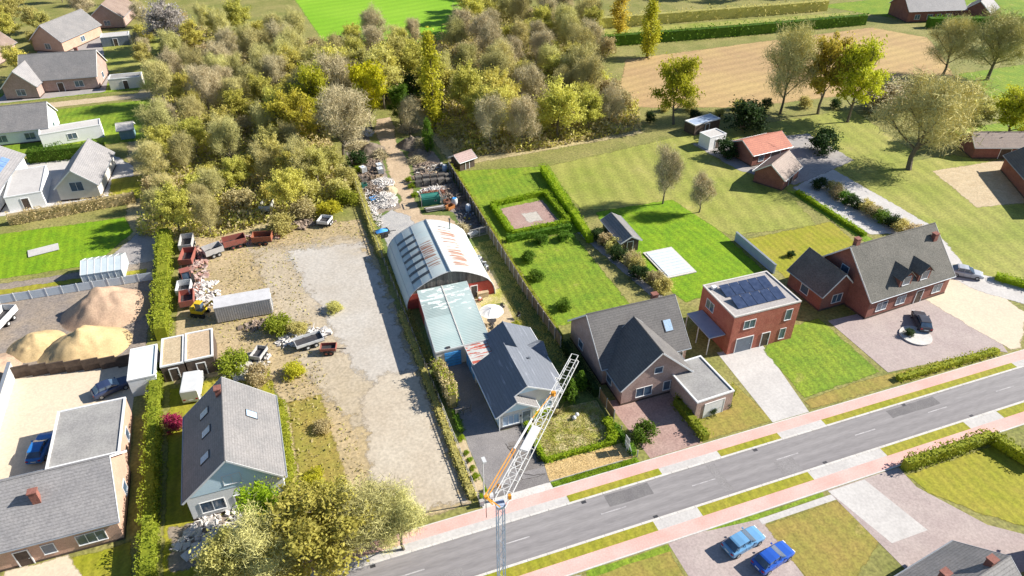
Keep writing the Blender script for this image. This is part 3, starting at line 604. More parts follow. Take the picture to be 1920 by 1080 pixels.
def wood(poly, spacing, kinds, hr, where, group, seed, avoid=()):
    r = random.Random(seed); pts = []
    xs = [p[0] for p in poly]; ys = [p[1] for p in poly]
    for _ in range(4000):
        p = (r.uniform(min(xs), max(xs)), r.uniform(min(ys), max(ys)))
        if not inside(p, poly) or any(math.hypot(p[0] - q[0], p[1] - q[1]) < spacing for q in pts): continue
        if any(math.hypot(p[0] - q[0], p[1] - q[1]) < 4 for q in avoid): continue
        pts.append(p)
    for p in pts:
        k, mm, nm, lb = KIND[r.choice(kinds)]; h = r.uniform(*hr) * (.55 if k == 'bush' else 1)
        plant(k, r.randint(1, 3), p[0], p[1], h, h * r.uniform(.62, .85) * (1.5 if k == 'bush' else 1), mm, nm, lb + ' ' + where, 'bush' if k == 'bush' else 'tree', lb + ('es ' if k == 'bush' else 's ') + group)
wood([(-33, 68), (-24, 64), (-15, 69), (-6, 74), (-4, 86), (-12, 90), (-34, 92)], 4.8, ['bushy', 'yg', 'bareg', 'bushy', 'bareg', 'busht'], (6, 9), 'at the near edge of the left wood', 'at the near edge of the left wood', 3)
wood([(-15, 66), (-1.6, 69), (-1.8, 84), (-6, 88), (-15, 88)], 3.9, ['bushy', 'olive', 'busho', 'yg', 'busht', 'bareg'], (5.5, 9), 'between the scrap yard and the large bare tree', 'between the scrap yard and the bare tree', 21, [(-.4, 86), (-15.4, 71)])
wood([(-80, 205), (-66, 205), (-66, 155), (-80, 150)], 9, ['olive', 'yg', 'bushd'], (5, 8), 'around the upper left houses', 'around the upper left houses', 22)
wood([(-46, 200), (-38, 196), (-38, 152), (-44, 150)], 6.5, ['olive', 'bushy', 'bare'], (5, 8), 'in the gardens between the upper left houses and the wood', 'in the upper left gardens', 23)
wood([(-1, 106), (5, 108), (18, 112), (22, 100), (25, 112), (20, 126), (-2, 126)], 4.6, ['yg', 'olive', 'bareg', 'bushd', 'yg'], (9, 13), 'behind the head of the dirt track', 'behind the head of the track', 31, [(7.2, 100.5), (12.2, 109), (1.6, 103)])
wood([(-34, 94), (-12, 92), (-3, 100), (-4, 132), (-34, 134)], 5.4, ['bareg', 'yg', 'bareg', 'busht', 'gold', 'bare', 'bareg', 'yg', 'bareg'], (7, 11), 'deep in the wood left of the track', 'in the left wood', 4, [(-8.5, 92.5), (-3.5, 99)])
wood([(-32, 136), (16, 122), (30, 150), (0, 160), (-28, 195), (-34, 180)], 6.2, ['bare', 'bareg', 'yg', 'bareg', 'bushy', 'busht'], (7.5, 11), 'at the far end of the wood beyond the track', 'at the far end of the wood', 5, [(-33, 170), (11, 116)])
wood([(27, 79), (36, 78), (58, 80), (64, 92), (58, 112), (27, 114)], 5.0, ['bare', 'yg', 'bareg', 'bushy', 'bareg', 'bareg', 'bushy', 'yg', 'busht'], (8, 12), 'in the wood right of the track', 'in the right wood', 6, [(19.5, 93)])
wood([(26, 116), (58, 114), (76, 124), (82, 160), (56, 190), (44, 152)], 6.2, ['bareg', 'yg', 'bare', 'bareg', 'bushy', 'bare', 'busht'], (7.5, 11), 'in the far wood below the green crop field', 'in the far wood', 8)
wood([(60, 195), (150, 160), (230, 150), (260, 210), (60, 300)], 13, ['yg', 'olive', 'bareg', 'yg'], (8, 12), 'at the far top edge of the view', 'at the far top edge', 9)
wood([(-40, 240), (56, 240), (56, 300), (-40, 300)], 12, ['olive', 'yg', 'bare'], (9, 13), 'beyond the green crop field', 'beyond the crop field', 10)
wood([(-150, 215), (-45, 205), (-45, 320), (-150, 320)], 14, ['olive', 'bare', 'yg'], (8, 12), 'behind the upper left houses', 'behind the upper left houses', 11)
wood([(62, 84), (72, 88), (88, 82), (110, 78), (112, 73), (84, 76), (64, 78)], 5.5, ['bushd', 'busho', 'bushd'], (4, 6), 'below the near edge of the stubble field', 'below the stubble field', 12, [(68, 79.5), (100, 74), (92, 76)])

def undergrowth(poly, n, m, label, seed, hmax=2.2, sz=1.0):
    rs = np.random.RandomState(seed); xs = [p[0] for p in poly]; ys = [p[1] for p in poly]; P = []
    while len(P) < n:
        p = (rs.uniform(min(xs), max(xs)), rs.uniform(min(ys), max(ys))); k = noise.noise(Vector((p[0] * .22, p[1] * .22, seed)))
        if inside(p, poly) and k + rs.uniform(-.35, .35) > -.1: P.append((p[0], p[1], GROUND_Z + abs(rs.normal()) * hmax * .5 * (k + .7)))
    cen = np.array(P); o = link('undergrowth', quads_mesh('undergrowth', cen, (rs.gamma(5, .06, n) + .1) * sz, rs, m, elong=1.5, up=.5)); o['kind'] = 'stuff'; o['label'] = label; o['category'] = 'undergrowth'
LW = [(-36, 68), (-24, 63.5), (-14, 66), (-1.6, 69), (-1.6, 92), (-1, 126), (-6, 134), (-36, 134)]; RW = [(20, 79), (36, 77), (60, 79), (66, 92), (62, 114), (22, 122), (19, 96)]; FW = [(-34, 136), (16, 124), (44, 116), (60, 114), (80, 128), (80, 160), (56, 190), (44, 156), (0, 162), (-30, 195)]
undergrowth(LW, 26000, LF_WOOD, 'yellow-green undergrowth of the wood left of the track', 1); undergrowth(LW, 20000, LF_DRY, 'dry brown undergrowth of the wood left of the track', 2)
undergrowth(RW, 18000, LF_WOOD, 'yellow-green undergrowth of the wood right of the track', 3); undergrowth(RW, 20000, LF_DRY, 'dry brown undergrowth of the wood right of the track', 4)
undergrowth(FW, 24000, LF_WOOD, 'yellow-green undergrowth of the far wood', 5); undergrowth(FW, 26000, LF_DRY, 'dry brown undergrowth of the far wood', 6)
YW = [(-29, 64), (-12, 62), (-1.4, 62), (-1.4, 56), (-13, 55), (-12, 26), (-9.5, 3), (-17, 3), (-17, 23), (-28, 30)]
undergrowth(YW, 1800, LF_OLIVE, 'weeds and scrub scattered over the scrap yard', 7, .3, .5); undergrowth(YW, 2200, LF_DRY, 'dry weeds scattered over the scrap yard', 8, .25, .5)

# --- hedges
hedge([(-31.3, 39), (-31.6, 66)], 2.0, 2.2, LF_HEDGE, 'long pale green hedge between the sand piles and the scrap yard')
hedge([(-31.1, -.2), (-31.6, 32)], 1.3, 2.2, LF_HEDGE, 'long pale green hedge left of the white gabled house')
hedge([(-57, 105), (-43.7, 104)], 2.6, 2.6, LF_GREEN, 'thick dark green hedge above the pale concrete court')
hedge([(-17.9, 2), (-17.9, 21)], 1.1, 1.6, LF_HEDGE, 'green hedge right of the white gabled house')
hedge([(20.4, 48.4), (20.5, 58.6), (30.6, 59.4), (30.6, 48.6), (20.4, 48.4)], .9, 1.0, LF_BRIGHT, 'square clipped hedge around the pink garden court', dens=26)
hedge([(33.6, 68), (31.4, 42)], 1.3, 1.5, LF_BRIGHT, 'straight bright hedge right of the pink garden court', dens=26)
hedge([(19, 46.8), (30, 46.8)], 1.0, 1.2, LF_GREEN, 'low green hedge between the lawn and the pink garden court', dens=26)
hedge([(33, 5.2), (25.7, 6), (25.9, -.1)], 1.1, 1.1, LF_HEDGE, 'angled yellow-green hedge around the dry front garden')
hedge([(43.4, -10.7), (55.4, -10.7), (56.6, -15.5)], 1.1, 1.5, LF_HEDGE, 'angled hedge around the lawn across the road')
hedge([(53.2, .5), (69, .3)], .9, .8, LF_HEDGE, 'low yellow-green hedge in front of the wide mauve forecourt')
hedge([(72.8, 45), (73.6, 29)], .9, .7, LF_BRIGHT, 'low bright hedge along the white garden track')
hedge([(76, 134), (118, 130), (160, 127)], 2.6, 3.2, LF_GREEN, 'dark green hedge along the far side of the stubble field', dens=9, ls=.45)
hedge([(84, 150), (160, 144)], 2.6, 3.4, LF_OLIVE, 'olive hedge running behind the stubble field hedge', dens=8, ls=.5)
hedge([(175, 118), (205, 108), (235, 112)], 3, 3.2, LF_GREEN, 'dark hedge in front of the upper right paddock', dens=8, ls=.5)
hedge([(8.05, 9.4), (8.0, 3.1), (16.4, 3.0)], .55, .55, LF_BRIGHT, 'low bright border hedge around the front lawn', dens=70, ls=.14, z=.12)
hedge([(15.6, 3.4), (16.7, 3.6), (16.8, 6.4)], 1.0, .75, LF_BRIGHT, 'loose green shrub border at the right corner of the front lawn', dens=60, ls=.17, z=.12)
hedge([(8.6, 9.6), (11.3, 9.75)], .9, .7, LF_BRIGHT, 'bright green shrub border under the right front window', dens=60, ls=.16, z=.12)
hedge([(-56, 79.5), (-37, 81)], 1.2, 2.0, LF_DRY, 'brown clipped hedge behind the bright left lawn', dens=26)
hedge([(83, 13), (88.6, 5.2)], 1.4, 1.0, LF_BRIGHT, 'curved bright hedge beside the white drive at the right edge')
# planting bed right
for i in range(11):
    t = i / 10; plant('bush', i % 3 + 1, 78 + 3.2 * t + rng.uniform(-.8, .8), 45 - 18.5 * t, 2.2, 3.2, [LF_DARK, LF_OLIVE, LF_DRY, LF_GREEN][i % 4], 'bed_shrub', 'shrub in the dense planting bed beside the white garden track', 'bush', 'shrubs in the bed by the white garden track')
for i in range(9):
    t = i / 8; plant('bush', i % 3 + 1, 32.6 + 2.4 * t + rng.uniform(-.7, .9), 42.5 - 16 * t, 2.4, 3.0, [LF_DARK, LF_DRY, LF_OLIVE][i % 3], 'border_shrub', 'shrub in the dark border between the two right-hand lawns', 'bush', 'shrubs in the border between the right-hand lawns')
for i, (x, y) in enumerate([(20.5, 40.5), (19.6, 35.5), (20.6, 27.6), (24, 44.6), (28, 44.2)]):
    plant('bush', i % 3 + 1, x, y, 1.7, 2.6, LF_GREEN, 'lawn_shrub', ['round shrub at the rear left of the middle lawn', 'round shrub halfway along the left of the middle lawn', 'round shrub at the near left of the middle lawn', 'round shrub at the back of the middle lawn', 'round shrub at the back right of the middle lawn'][i], 'bush', 'round shrubs around the middle lawn')
for x, lb in ((28.6, 'left round dark bush inside the angled hedge'), (31, 'right round dark bush inside the angled hedge')):
    plant('bush', 1, x, 3.3 + (x - 28.6) * .25, 1.2, 1.6, LF_DARK, 'round_bush', lb, 'bush', 'round bushes in the dry front garden')
plant('bush', 3, 19.6, 2.6, 2.2, 3.2, LF_GREEN, 'boundary_shrub', 'green shrub between the front lawn and the pink brick drive', 'bush')
plant('bush', 2, 58.6, 28, 1.2, 1.4, LF_DARK, 'round_bush', 'small dark bush on the yellow rear lawn', 'bush')
# own plot
plant('conifer', 1, 14.1, 10.8, 3.9, 2.7, LF_GREEN, 'young_conifer', 'taller young conifer at the front right corner of the bungalow', 'tree', z=.1)
plant('conifer', 2, 16.2, 12.1, 3.1, 2.2, LF_GREEN, 'young_conifer', 'smaller young conifer beside the right-hand fence', 'tree', z=.1)
hedge([(.75, 20.6), (1.15, 17.5), (1.0, 14.2)], 1.1, 2.3, LF_DRY, 'pale yellow overgrown hedge along the left of the driveway', dens=70, ls=.2, z=.1)
hedge([(.5, 20.4), (1.2, 17.5), (1.1, 14.2)], .9, 2.5, LF_HEDGE, 'green shoots growing through the overgrown hedge beside the driveway', dens=26, ls=.22, z=.1)
hedge([(.9, 13.4), (.8, 10.2)], .7, .5, LF_GREEN, 'low dark green groundcover beside the shaded driveway', dens=60, ls=.15, z=.12)
for i, (x, y, s) in enumerate([(.45, 9.0, .75), (.4, 7.0, .55), (.45, 5.9, .6), (.4, 4.6, .65), (.35, 3.4, .8), (.75, 1.5, .5), (.1, .9, .55)]):
    plant('bush', i % 3 + 1, x, y, s * .9, s * 1.25, LF_BRIGHT, 'bed_plant', ['round bright shrub at the rear end of the driveway flower bed', 'second round shrub from the rear in the driveway flower bed', 'third round shrub from the rear in the driveway flower bed', 'fourth round shrub from the rear in the driveway flower bed', 'spreading green shrub in the middle of the driveway flower bed', 'small plant beside the lamp post', 'green tuft at the front corner of the plot'][i], 'bush', 'shrubs in the driveway flower bed', z=.14)
hedge([(-.75, 1), (-.75, 34)], .8, .6, LF_OLIVE, 'rough overgrowth along the outside of the left fence', dens=30, ls=.2, name='overgrowth', cat='bush')
hedge([(-.4, 49), (-.2, 62), (.2, 80)], .9, .9, LF_OLIVE, 'rough overgrowth along the left edge of the rear yard', dens=30, ls=.22, name='overgrowth', cat='bush')
plant('bush', 2, 1.6, 82, 3.4, 4, LF_DARK, 'dark_shrub', 'dark ivy shrub at the foot of the large bare tree', 'bush')
plant('bush', 1, 1.3, 79.6, 1.2, 2.0, LF_BRIGHT, 'bright_shrub', 'bright green plant left of the white tank', 'bush', z=.1)
plant('bush', 3, 9.2, 72.6, .9, 1.5, LF_BRIGHT, 'weed_clump', 'upper bright weed clump beside the pallet stacks', 'bush', z=.1)
plant('bush', 1, 9.1, 69.8, .9, 1.5, LF_BRIGHT, 'weed_clump', 'middle bright weed clump beside the pallet stacks', 'bush', z=.1)
plant('bush', 2, 8.9, 66.4, .8, 1.5, LF_BRIGHT, 'weed_clump', 'lower bright weed clump left of the green skip', 'bush', z=.1)
plant('bush', 2, 12.9, 25.8, 1.1, 1.5, LF_HEDGE, 'yellow_shrub', 'yellow-green shrub at the right corner of the patio', 'bush', z=.1)
# loose grass on the plot
def tufts(name, poly, n, size, m, label, seed, z=.1):
    rs = np.random.RandomState(seed); xs = [p[0] for p in poly]; ys = [p[1] for p in poly]; P = []
    while len(P) < n:
        p = (rs.uniform(min(xs), max(xs)), rs.uniform(min(ys), max(ys)))
        if inside(p, poly) and noise.noise(Vector((p[0] * .9, p[1] * .9, seed))) + rs.uniform(-.5, .5) > -.1: P.append((p[0], p[1], z))
    P0 = np.array(P); d = rs.normal(size=P0.shape) * .5; d[:, 2] = 1; P1 = P0 + d * rs.uniform(.5, 1.2, (n, 1)) * size
    o = link(name, twig_mesh(name, P0, P1, size * .16, rs, m)); o['kind'] = 'stuff'; o['label'] = label; o['category'] = 'grass'; return o
tufts('lawn_grass', [(8.2, 3.2), (16.8, 3.2), (17.1, 9.7), (9, 9.9)], 4200, .18, LF_HEDGE, 'patchy yellow-green grass of the front lawn', 1)
tufts('dry_grass', [(8.2, 3.2), (16.8, 3.2), (17.1, 9.7), (9, 9.9)], 3000, .2, LF_DRY, 'dry straw-coloured grass in the front lawn', 2)
tufts('side_grass', [(13.2, 23), (17.2, 10.5), (17.2, 48), (14.6, 48)], 6000, .22, LF_OLIVE, 'long grass along the right-hand fence', 3)
tufts('verge_grass', [(7.7, -.4), (17.5, -.4), (17.5, .3), (7.6, .3)], 2500, .14, LF_BRIGHT, 'short green grass of the verge in front of the gravel bed', 4, .18)
tufts('strip_grass', [(.0, 22), (.9, 22), (.2, 48), (-.3, 48)], 3000, .3, LF_OLIVE, 'long grass left of the flat-roofed shed', 5)
tufts('gravel_weeds', [(7.7, .6), (17.2, .5), (17.2, 2.6), (7.9, 2.7)], 700, .14, LF_DRY, 'small weeds in the tan gravel bed', 6)

# ------------------------------------------------------------------ building kit
def window(parent, c, side, w, h, fr=FRAMEW, gl=GLASS, name='window', bars=0, wide=.07):
    """c = centre on the wall plane, side = outward direction in local axes ('S','N','E','W')"""
    d = {'S': Vector((0, -1, 0)), 'N': Vector((0, 1, 0)), 'E': Vector((1, 0, 0)), 'W': Vector((-1, 0, 0))}[side]
    t = Vector((-d.y, d.x, 0)); c = Vector(c); m = Matrix((t, d, Vector((0, 0, 1)))).transposed()
    f = MB(); e = wide
    def bx(u0, u1, z0, z1, out): f.obox(c + t * (u0 + u1) / 2 + d * (out / 2 - .02) + Vector((0, 0, (z0 + z1) / 2)), (u1 - u0, out + .04, z1 - z0), m)
    bx(-w / 2 - e, w / 2 + e, h / 2, h / 2 + e, .06); bx(-w / 2 - e, w / 2 + e, -h / 2 - e, -h / 2, .10)
    bx(-w / 2 - e, -w / 2, -h / 2, h / 2, .06); bx(w / 2, w / 2 + e, -h / 2, h / 2, .06)
    for k in range(bars):
        u = -w / 2 + w * (k + 1) / (bars + 1); bx(u - .03, u + .03, -h / 2, h / 2, .05)
    o = f.build(name, fr, parent)
    n = bars + 1
    for k in range(n):
        u = -w / 2 + w * (k + .5) / n
        MB().obox(c + t * u + d * .005 + Vector((0, 0, 0)), (w / n - (.06 if bars else .0), .03, h), m).build('pane', gl, o)
    return o
def door(parent, c, side, w, h, m=DARKWOOD, name='door', fr=FRAMEW):
    d = {'S': Vector((0, -1, 0)), 'N': Vector((0, 1, 0)), 'E': Vector((1, 0, 0)), 'W': Vector((-1, 0, 0))}[side]
    t = Vector((-d.y, d.x, 0)); c = Vector(c); mm = Matrix((t, d, Vector((0, 0, 1)))).transposed()
    o = MB().obox(c + d * .02 + Vector((0, 0, h / 2)), (w, .06, h), mm).build(name, m, parent)
    f = MB()
    for u in (-w / 2 - .05, w / 2 + .05): f.obox(c + t * u + d * .03 + Vector((0, 0, h / 2)), (.1, .1, h), mm)
    f.obox(c + d * .03 + Vector((0, 0, h + .05)), (w + .2, .1, .1), mm); f.build('door_frame', fr, o)
    MB().obox(c + t * (w * .38) + d * .09 + Vector((0, 0, h * .48)), (.12, .06, .04), mm).build('handle', ZINC, o)
    return o
def gable_house(name, label, x, y, rz, L, W, eh, rh, roof, wall, wins=(), doors=(), chim=(), over=.35, cat='house', dorm=(), skyl=(), gutter=True, plinth=True, group=None, gablemat=None):
    """ridge along local x. wins/doors: (side, u, zc, w, h)"""
    o = thing(name, label, cat, (x, y, 0), rz, group); a, b = L / 2, W / 2
    V = []; F = []
    for xx in (-a, a): V += [(xx, -b, -.1), (xx, b, -.1), (xx, b, eh), (xx, 0, rh - .05), (xx, -b, eh)]
    F = [(4, 3, 2, 1, 0), (5, 6, 7, 8, 9), (0, 1, 6, 5), (1, 2, 7, 6), (2, 3, 8, 7), (3, 4, 9, 8), (4, 0, 5, 9)]
    MB().add(V, F).build('wall', wall, o)
    if gablemat:
        for s in (-1, 1): MB().add([(s * (a + .03), -b, eh), (s * (a + .03), b, eh), (s * (a + .03), 0, rh - .05)], [(0, 1, 2)]).build('gable_boarding', gablemat, o)
    k = (rh - eh) / b; oa = a + over; ob = b + over; ze = eh - k * over
    t = .16
    rf = MB().slab([(-oa, -ob, ze + t), (oa, -ob, ze + t), (oa, 0, rh + t), (-oa, 0, rh + t)], t)
    rf.slab([(oa, ob, ze + t), (-oa, ob, ze + t), (-oa, 0.001, rh + t), (oa, 0.001, rh + t)], t)
    r_ = rf.build('roof', roof, o)
    MB().tube([(-oa - .02, 0, rh + t), (oa + .02, 0, rh + t)], .09, 6).build('ridge_cap', roof, r_)
    for s in (-1, 1):
        for q in (-1, 1): MB().bar((s * (oa + .012), q * ob, ze + .06), (s * (oa + .012), 0, rh + .06), .03, .2).build('fascia', FRAMEW, r_)
    if gutter:
        for q in (-1, 1): MB().tube([(-oa, q * (ob + .07), ze + .08), (oa, q * (ob + .07), ze + .08)], .075, 6).build('gutter', ZINC, r_)
    if plinth: MB().box(-a - .03, a + .03, -b - .03, b + .03, -.1, .35).build('plinth', DARKWOOD, o)
    def wp(side, u, z): return {'S': (u, -b, z), 'N': (u, b, z), 'E': (a, u, z), 'W': (-a, u, z)}[side]
    for s in wins: window(o, wp(s[0], s[1], s[2]), s[0], s[3], s[4], bars=max(0, int(s[3] / .75) - 1))
    for s in doors: door(o, wp(s[0], s[1], 0), s[0], s[2], s[3], s[4] if len(s) > 4 else DARKWOOD)
    for cx_, cy_, ch in chim:
        zb = rh - abs(cy_) * k; c = MB().box(cx_ - .35, cx_ + .35, cy_ - .3, cy_ + .3, zb - .6, zb + ch); c.box(cx_ - .42, cx_ + .42, cy_ - .37, cy_ + .37, zb + ch, zb + ch + .1)
        c.build('chimney', W_DRED, r_)
    for u, q, w_, h_ in skyl:
        sgn = -1 if q < 0 else 1; z0 = rh - abs(q) * k + t; n_ = Vector((0, sgn * k, 1)).normalized(); m = Matrix((Vector((1, 0, 0)), n_.cross(Vector((1, 0, 0))), n_)).transposed()
        f = MB().obox(Vector((u, q, z0)) + n_ * .03, (w_ + .16, h_ + .16, .1), m).build('roof_window', DARKMETAL, r_)
        MB().obox(Vector((u, q, z0)) + n_ * .075, (w_, h_, .03), m).build('pane', GLASSC, f)
    for u, sgn, dw, dz, dh in dorm:       # gabled dormers on side sgn
        yb = sgn * (rh - dz) / k; yf = sgn * (b - .25); zt = dz; d_ = MB()
        h2 = dw / 2
        d_.add([(u - h2, yf, eh), (u + h2, yf, eh), (u + h2, yf, dz - dh), (u, yf, dz), (u - h2, yf, dz - dh), (u - h2, sgn * (rh - dz + dh) / k, dz - dh), (u + h2, sgn * (rh - dz + dh) / k, dz - dh)],
               [(0, 1, 2, 3, 4), (1, 6, 2), (0, 4, 5)])
        dd = d_.build('dormer', wall, o); rr = MB(); ov = .25
        yr = sgn * max(0.1, (rh - dz) / k); ye = sgn * max(.1, (rh - (dz - dh)) / k); yo = yf + sgn * .3
        for q in (-1, 1): rr.slab([(u, yo, dz + .1), (u + q * (h2 + ov), yo, dz - dh - ov * dh / h2 + .1), (u + q * (h2 + ov), ye, dz - dh - ov * dh / h2 + .1), (u, yr, dz + .1)], .1)
        rr.build('dormer_roof', roof, dd); window(dd, (u, yf, (eh + dz - dh) / 2 + .3), 'S' if sgn < 0 else 'N', dw * .55, (dz - dh - eh) * .7)
    return o
def flat_house(name, label, x, y, rz, L, W, h, roof, wall, wins=(), doors=(), cat='house', trim=FRAMEW, group=None):
    o = thing(name, label, cat, (x, y, 0), rz, group); a, b = L / 2, W / 2
    MB().box(-a, a, -b, b, -.1, h).build('wall', wall, o)
    MB().box(-a + .1, a - .1, -b + .1, b - .1, h, h + .06).build('roof', roof, o)
    f = MB().box(-a - .04, a + .04, -b - .04, -b + .16, h, h + .2); f.box(-a - .04, a + .04, b - .16, b + .04, h, h + .2); f.box(-a - .04, -a + .16, -b + .161, b - .161, h, h + .2); f.box(a - .16, a + .04, -b + .161, b - .161, h, h + .2)
    f.build('parapet', trim, o)
    def wp(side, u, z): return {'S': (u, -b, z), 'N': (u, b, z), 'E': (a, u, z), 'W': (-a, u, z)}[side]
    for s in wins: window(o, wp(s[0], s[1], s[2]), s[0], s[3], s[4], bars=max(0, int(s[3] / .75) - 1))
    for s in doors: door(o, wp(s[0], s[1], 0), s[0], s[2], s[3], s[4] if len(s) > 4 else DARKWOOD)
    return o

# ------------------------------------------------------------------ the bungalow (ridge x = 8.35)
HX, HZ, EL, EZ = 8.35, 5.3, 4.4, 2.6
KL = (HZ - EZ) / (HX - EL); KR = .524
def zl(x): return EZ + KL * (x - EL)
def zr(x): return HZ - KR * (x - HX)
DRKTILE = mat('blue_grey_sheet_tile', (.145, .16, .185), (.165, .178, .205), (.34, .36, .40), scale=.8, fine=.14, fscale=7, zband=.22, zspace=.22, bump=.5, rough=.5, spec=.4, lo=.3, hi=.6, stretch=(3.2, .38, 3.2))  # third colour: glints along the tile courses, painted in as pale streaks
H = thing('bungalow', 'cream bungalow with blue-grey tiled roof and pale blue gables behind the crane jib', 'house')
w = MB()
w.add([(4.95, 10.05, 0), (12.5, 10.05, 0), (12.5, 10.05, zr(12.5) - .05), (8.35, 10.05, HZ - .05), (4.95, 10.05, zl(4.95) - .05),
       (4.95, 17.2, 0), (12.5, 17.2, 0), (12.5, 17.2, zr(12.5) - .05), (8.35, 17.2, HZ - .05), (4.95, 17.2, zl(4.95) - .05)],
      [(0, 1, 2, 3, 4), (9, 8, 7, 6, 5), (0, 4, 9, 5), (1, 6, 7, 2)])
w.box(12.5, 13.1, 12.4, 17.2, 0, 2.7)
w.add([(4.95, 9.0, 0), (9.0, 9.0, 0), (9.0, 9.0, 2.72), (6.8, 9.0, zl(6.8) - .08), (4.95, 9.0, zl(4.95) - .08), (9.0, 10.3, 0), (9.0, 10.3, 2.72), (4.95, 10.3, 0), (4.95, 10.3, 2.6)],
      [(0, 1, 2, 3, 4), (1, 5, 6, 2), (0, 4, 8, 7)])
WX, WZ = 9.93, zr(9.93)
w.add([(8.0, 17.2, 0), (8.0, 22.2, 0), (8.0, 22.2, 2.95), (WX, 22.2, WZ - .06), (13.1, 22.2, zr(13.1) - .06), (13.1, 22.2, 0), (8.0, 17.2, 2.95), (13.1, 17.2, 0), (13.1, 17.2, 2.7)],
      [(0, 1, 2, 6), (5, 4, 3, 2, 1), (7, 8, 4, 5)])
w.build('wall', W_CREAM, H)
t = .14
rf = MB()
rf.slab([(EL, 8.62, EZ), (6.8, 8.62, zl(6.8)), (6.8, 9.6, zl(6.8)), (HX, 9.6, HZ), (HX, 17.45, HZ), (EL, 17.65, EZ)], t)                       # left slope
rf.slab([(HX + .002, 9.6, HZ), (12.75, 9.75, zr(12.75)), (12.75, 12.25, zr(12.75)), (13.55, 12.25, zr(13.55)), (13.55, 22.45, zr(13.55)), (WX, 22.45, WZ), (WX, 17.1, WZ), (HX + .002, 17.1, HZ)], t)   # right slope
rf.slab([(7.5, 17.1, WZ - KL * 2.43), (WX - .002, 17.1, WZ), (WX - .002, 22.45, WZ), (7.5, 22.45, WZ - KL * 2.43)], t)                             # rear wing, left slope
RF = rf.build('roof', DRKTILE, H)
pr = MB().slab([(6.802, 8.62, zl(6.8)), (9.5, 8.62, 2.55), (9.5, 10.0, 2.55), (6.802, 10.0, zl(6.8))], .12); pr.build('porch_roof', T_GREY, H)
# small cross gable on the right slope
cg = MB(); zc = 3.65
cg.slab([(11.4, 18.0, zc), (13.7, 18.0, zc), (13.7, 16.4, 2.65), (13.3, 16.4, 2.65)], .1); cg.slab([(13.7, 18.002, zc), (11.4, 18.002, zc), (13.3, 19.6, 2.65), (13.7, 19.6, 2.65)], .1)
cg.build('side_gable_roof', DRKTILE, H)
MB().add([(13.12, 16.7, 2.5), (13.12, 19.3, 2.5), (13.12, 18, zc - .12)], [(0, 1, 2)]).build('side_gable', W_BLUE, H)
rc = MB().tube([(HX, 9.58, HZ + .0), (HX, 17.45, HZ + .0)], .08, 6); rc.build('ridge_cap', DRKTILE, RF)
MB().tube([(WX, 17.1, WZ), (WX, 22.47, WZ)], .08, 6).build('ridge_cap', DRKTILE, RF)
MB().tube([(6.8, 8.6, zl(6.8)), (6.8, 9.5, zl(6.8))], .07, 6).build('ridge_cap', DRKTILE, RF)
# gable boards and fascias
MB().add([(6.5, 10.02, 3.95), (HX, 10.02, HZ - .14), (10.75, 10.02, 3.95)], [(0, 2, 1)]).build('gable_boarding', W_BLUE, H)
MB().add([(4.97, 8.97, 2.62), (9.0, 8.97, 2.62), (6.8, 8.97, zl(6.8) - .14)], [(0, 1, 2)]).build('gable_boarding', W_BLUE, H)
fa = MB(); fa.bar((EL, 8.6, EZ - .1), (6.8, 8.6, zl(6.8) - .1), .04, .2); fa.bar((9.5, 8.6, 2.47), (6.8, 8.6, zl(6.8) - .1), .04, .2)
fa.bar((HX, 9.58, HZ - .1), (12.75, 9.73, zr(12.75) - .1), .04, .18); fa.bar((6.8, 9.58, zl(6.8) - .1), (HX, 9.58, HZ - .1), .04, .18)
fa.build('fascia', FRAMEW, RF)
for p in (((EL - .08, 8.6, EZ - .08), (EL - .08, 17.65, EZ - .08)), ((13.63, 12.25, zr(13.55) - .08), (13.63, 16.4, zr(13.55) - .08)), ((13.63, 19.6, zr(13.55) - .08), (13.63, 22.45, zr(13.55) - .08)), ((12.83, 9.85, zr(12.75) - .08), (12.83, 12.2, zr(12.75) - .08)), ((9.57, 8.62, 2.46), (9.57, 10.25, 2.46))):
    MB().tube(p, .07, 6).build('gutter', FRAMEW, RF)
MB().tube([(12.8, 12.3, zr(12.75) - .1), (13.6, 12.2, zr(13.55) - .1)], .06, 5).build('gutter_end', FRAMEW, RF)
MB().tube([(4.86, 8.95, .1), (4.86, 8.95, 2.5)], .05, 6).build('downpipe', FRAMEW, H)
MB().tube([(9.06, 8.93, .1), (9.06, 8.93, 2.4)], .05, 6).build('downpipe', FRAMEW, H)
MB().box(4.91, 9.04, 8.96, 9.0, -.05, .42).build('plinth', DARKMETAL, H)
MB().box(9.02, 12.52, 10.01, 10.05, -.05, .35).build('plinth', DARKMETAL, H)
window(H, (6.25, 9.0, 1.38), 'S', 1.9, 1.35, bars=2, gl=GLASSC)
door(H, (8.1, 9.0, .15), 'S', .95, 2.05, DOORGREY)
MB().box(7.15 + .18, 7.48, 8.955, 8.998, 1.5, 1.75).build('house_number_plate', DARKMETAL, H)
window(H, (10.75, 10.05, 1.45), 'S', 1.7, 1.2, bars=2, gl=GLASSC)
MB().box(9.7, 11.8, 9.85, 10.03, .68, .76).build('sill', FRAMEW, H)
MB().box(4.925, 4.95, 8.99, 10.2, .45, 2.5).build('side_panel', W_BLUE, H)
for yy in (11.5, 13.8, 16): window(H, (4.95, yy, 1.5), 'W', 1.1, 1.1, bars=1)
for yy in (13.6, 15.6, 18.4, 20.6): window(H, (13.1, yy, 1.5), 'E', 1.2, 1.1, bars=1)
window(H, (10.5, 22.2, 1.4), 'N', 1.6, 1.3, bars=1)
MB().box(7.5, 8.75, 8.45, 8.95, .05, .22).build('doorstep', G_KERB, H)
MB().box(10.6, 10.85, 15.0, 15.25, zr(10.7) - .1, zr(10.7) + .35).build('vent', ZINC, RF)

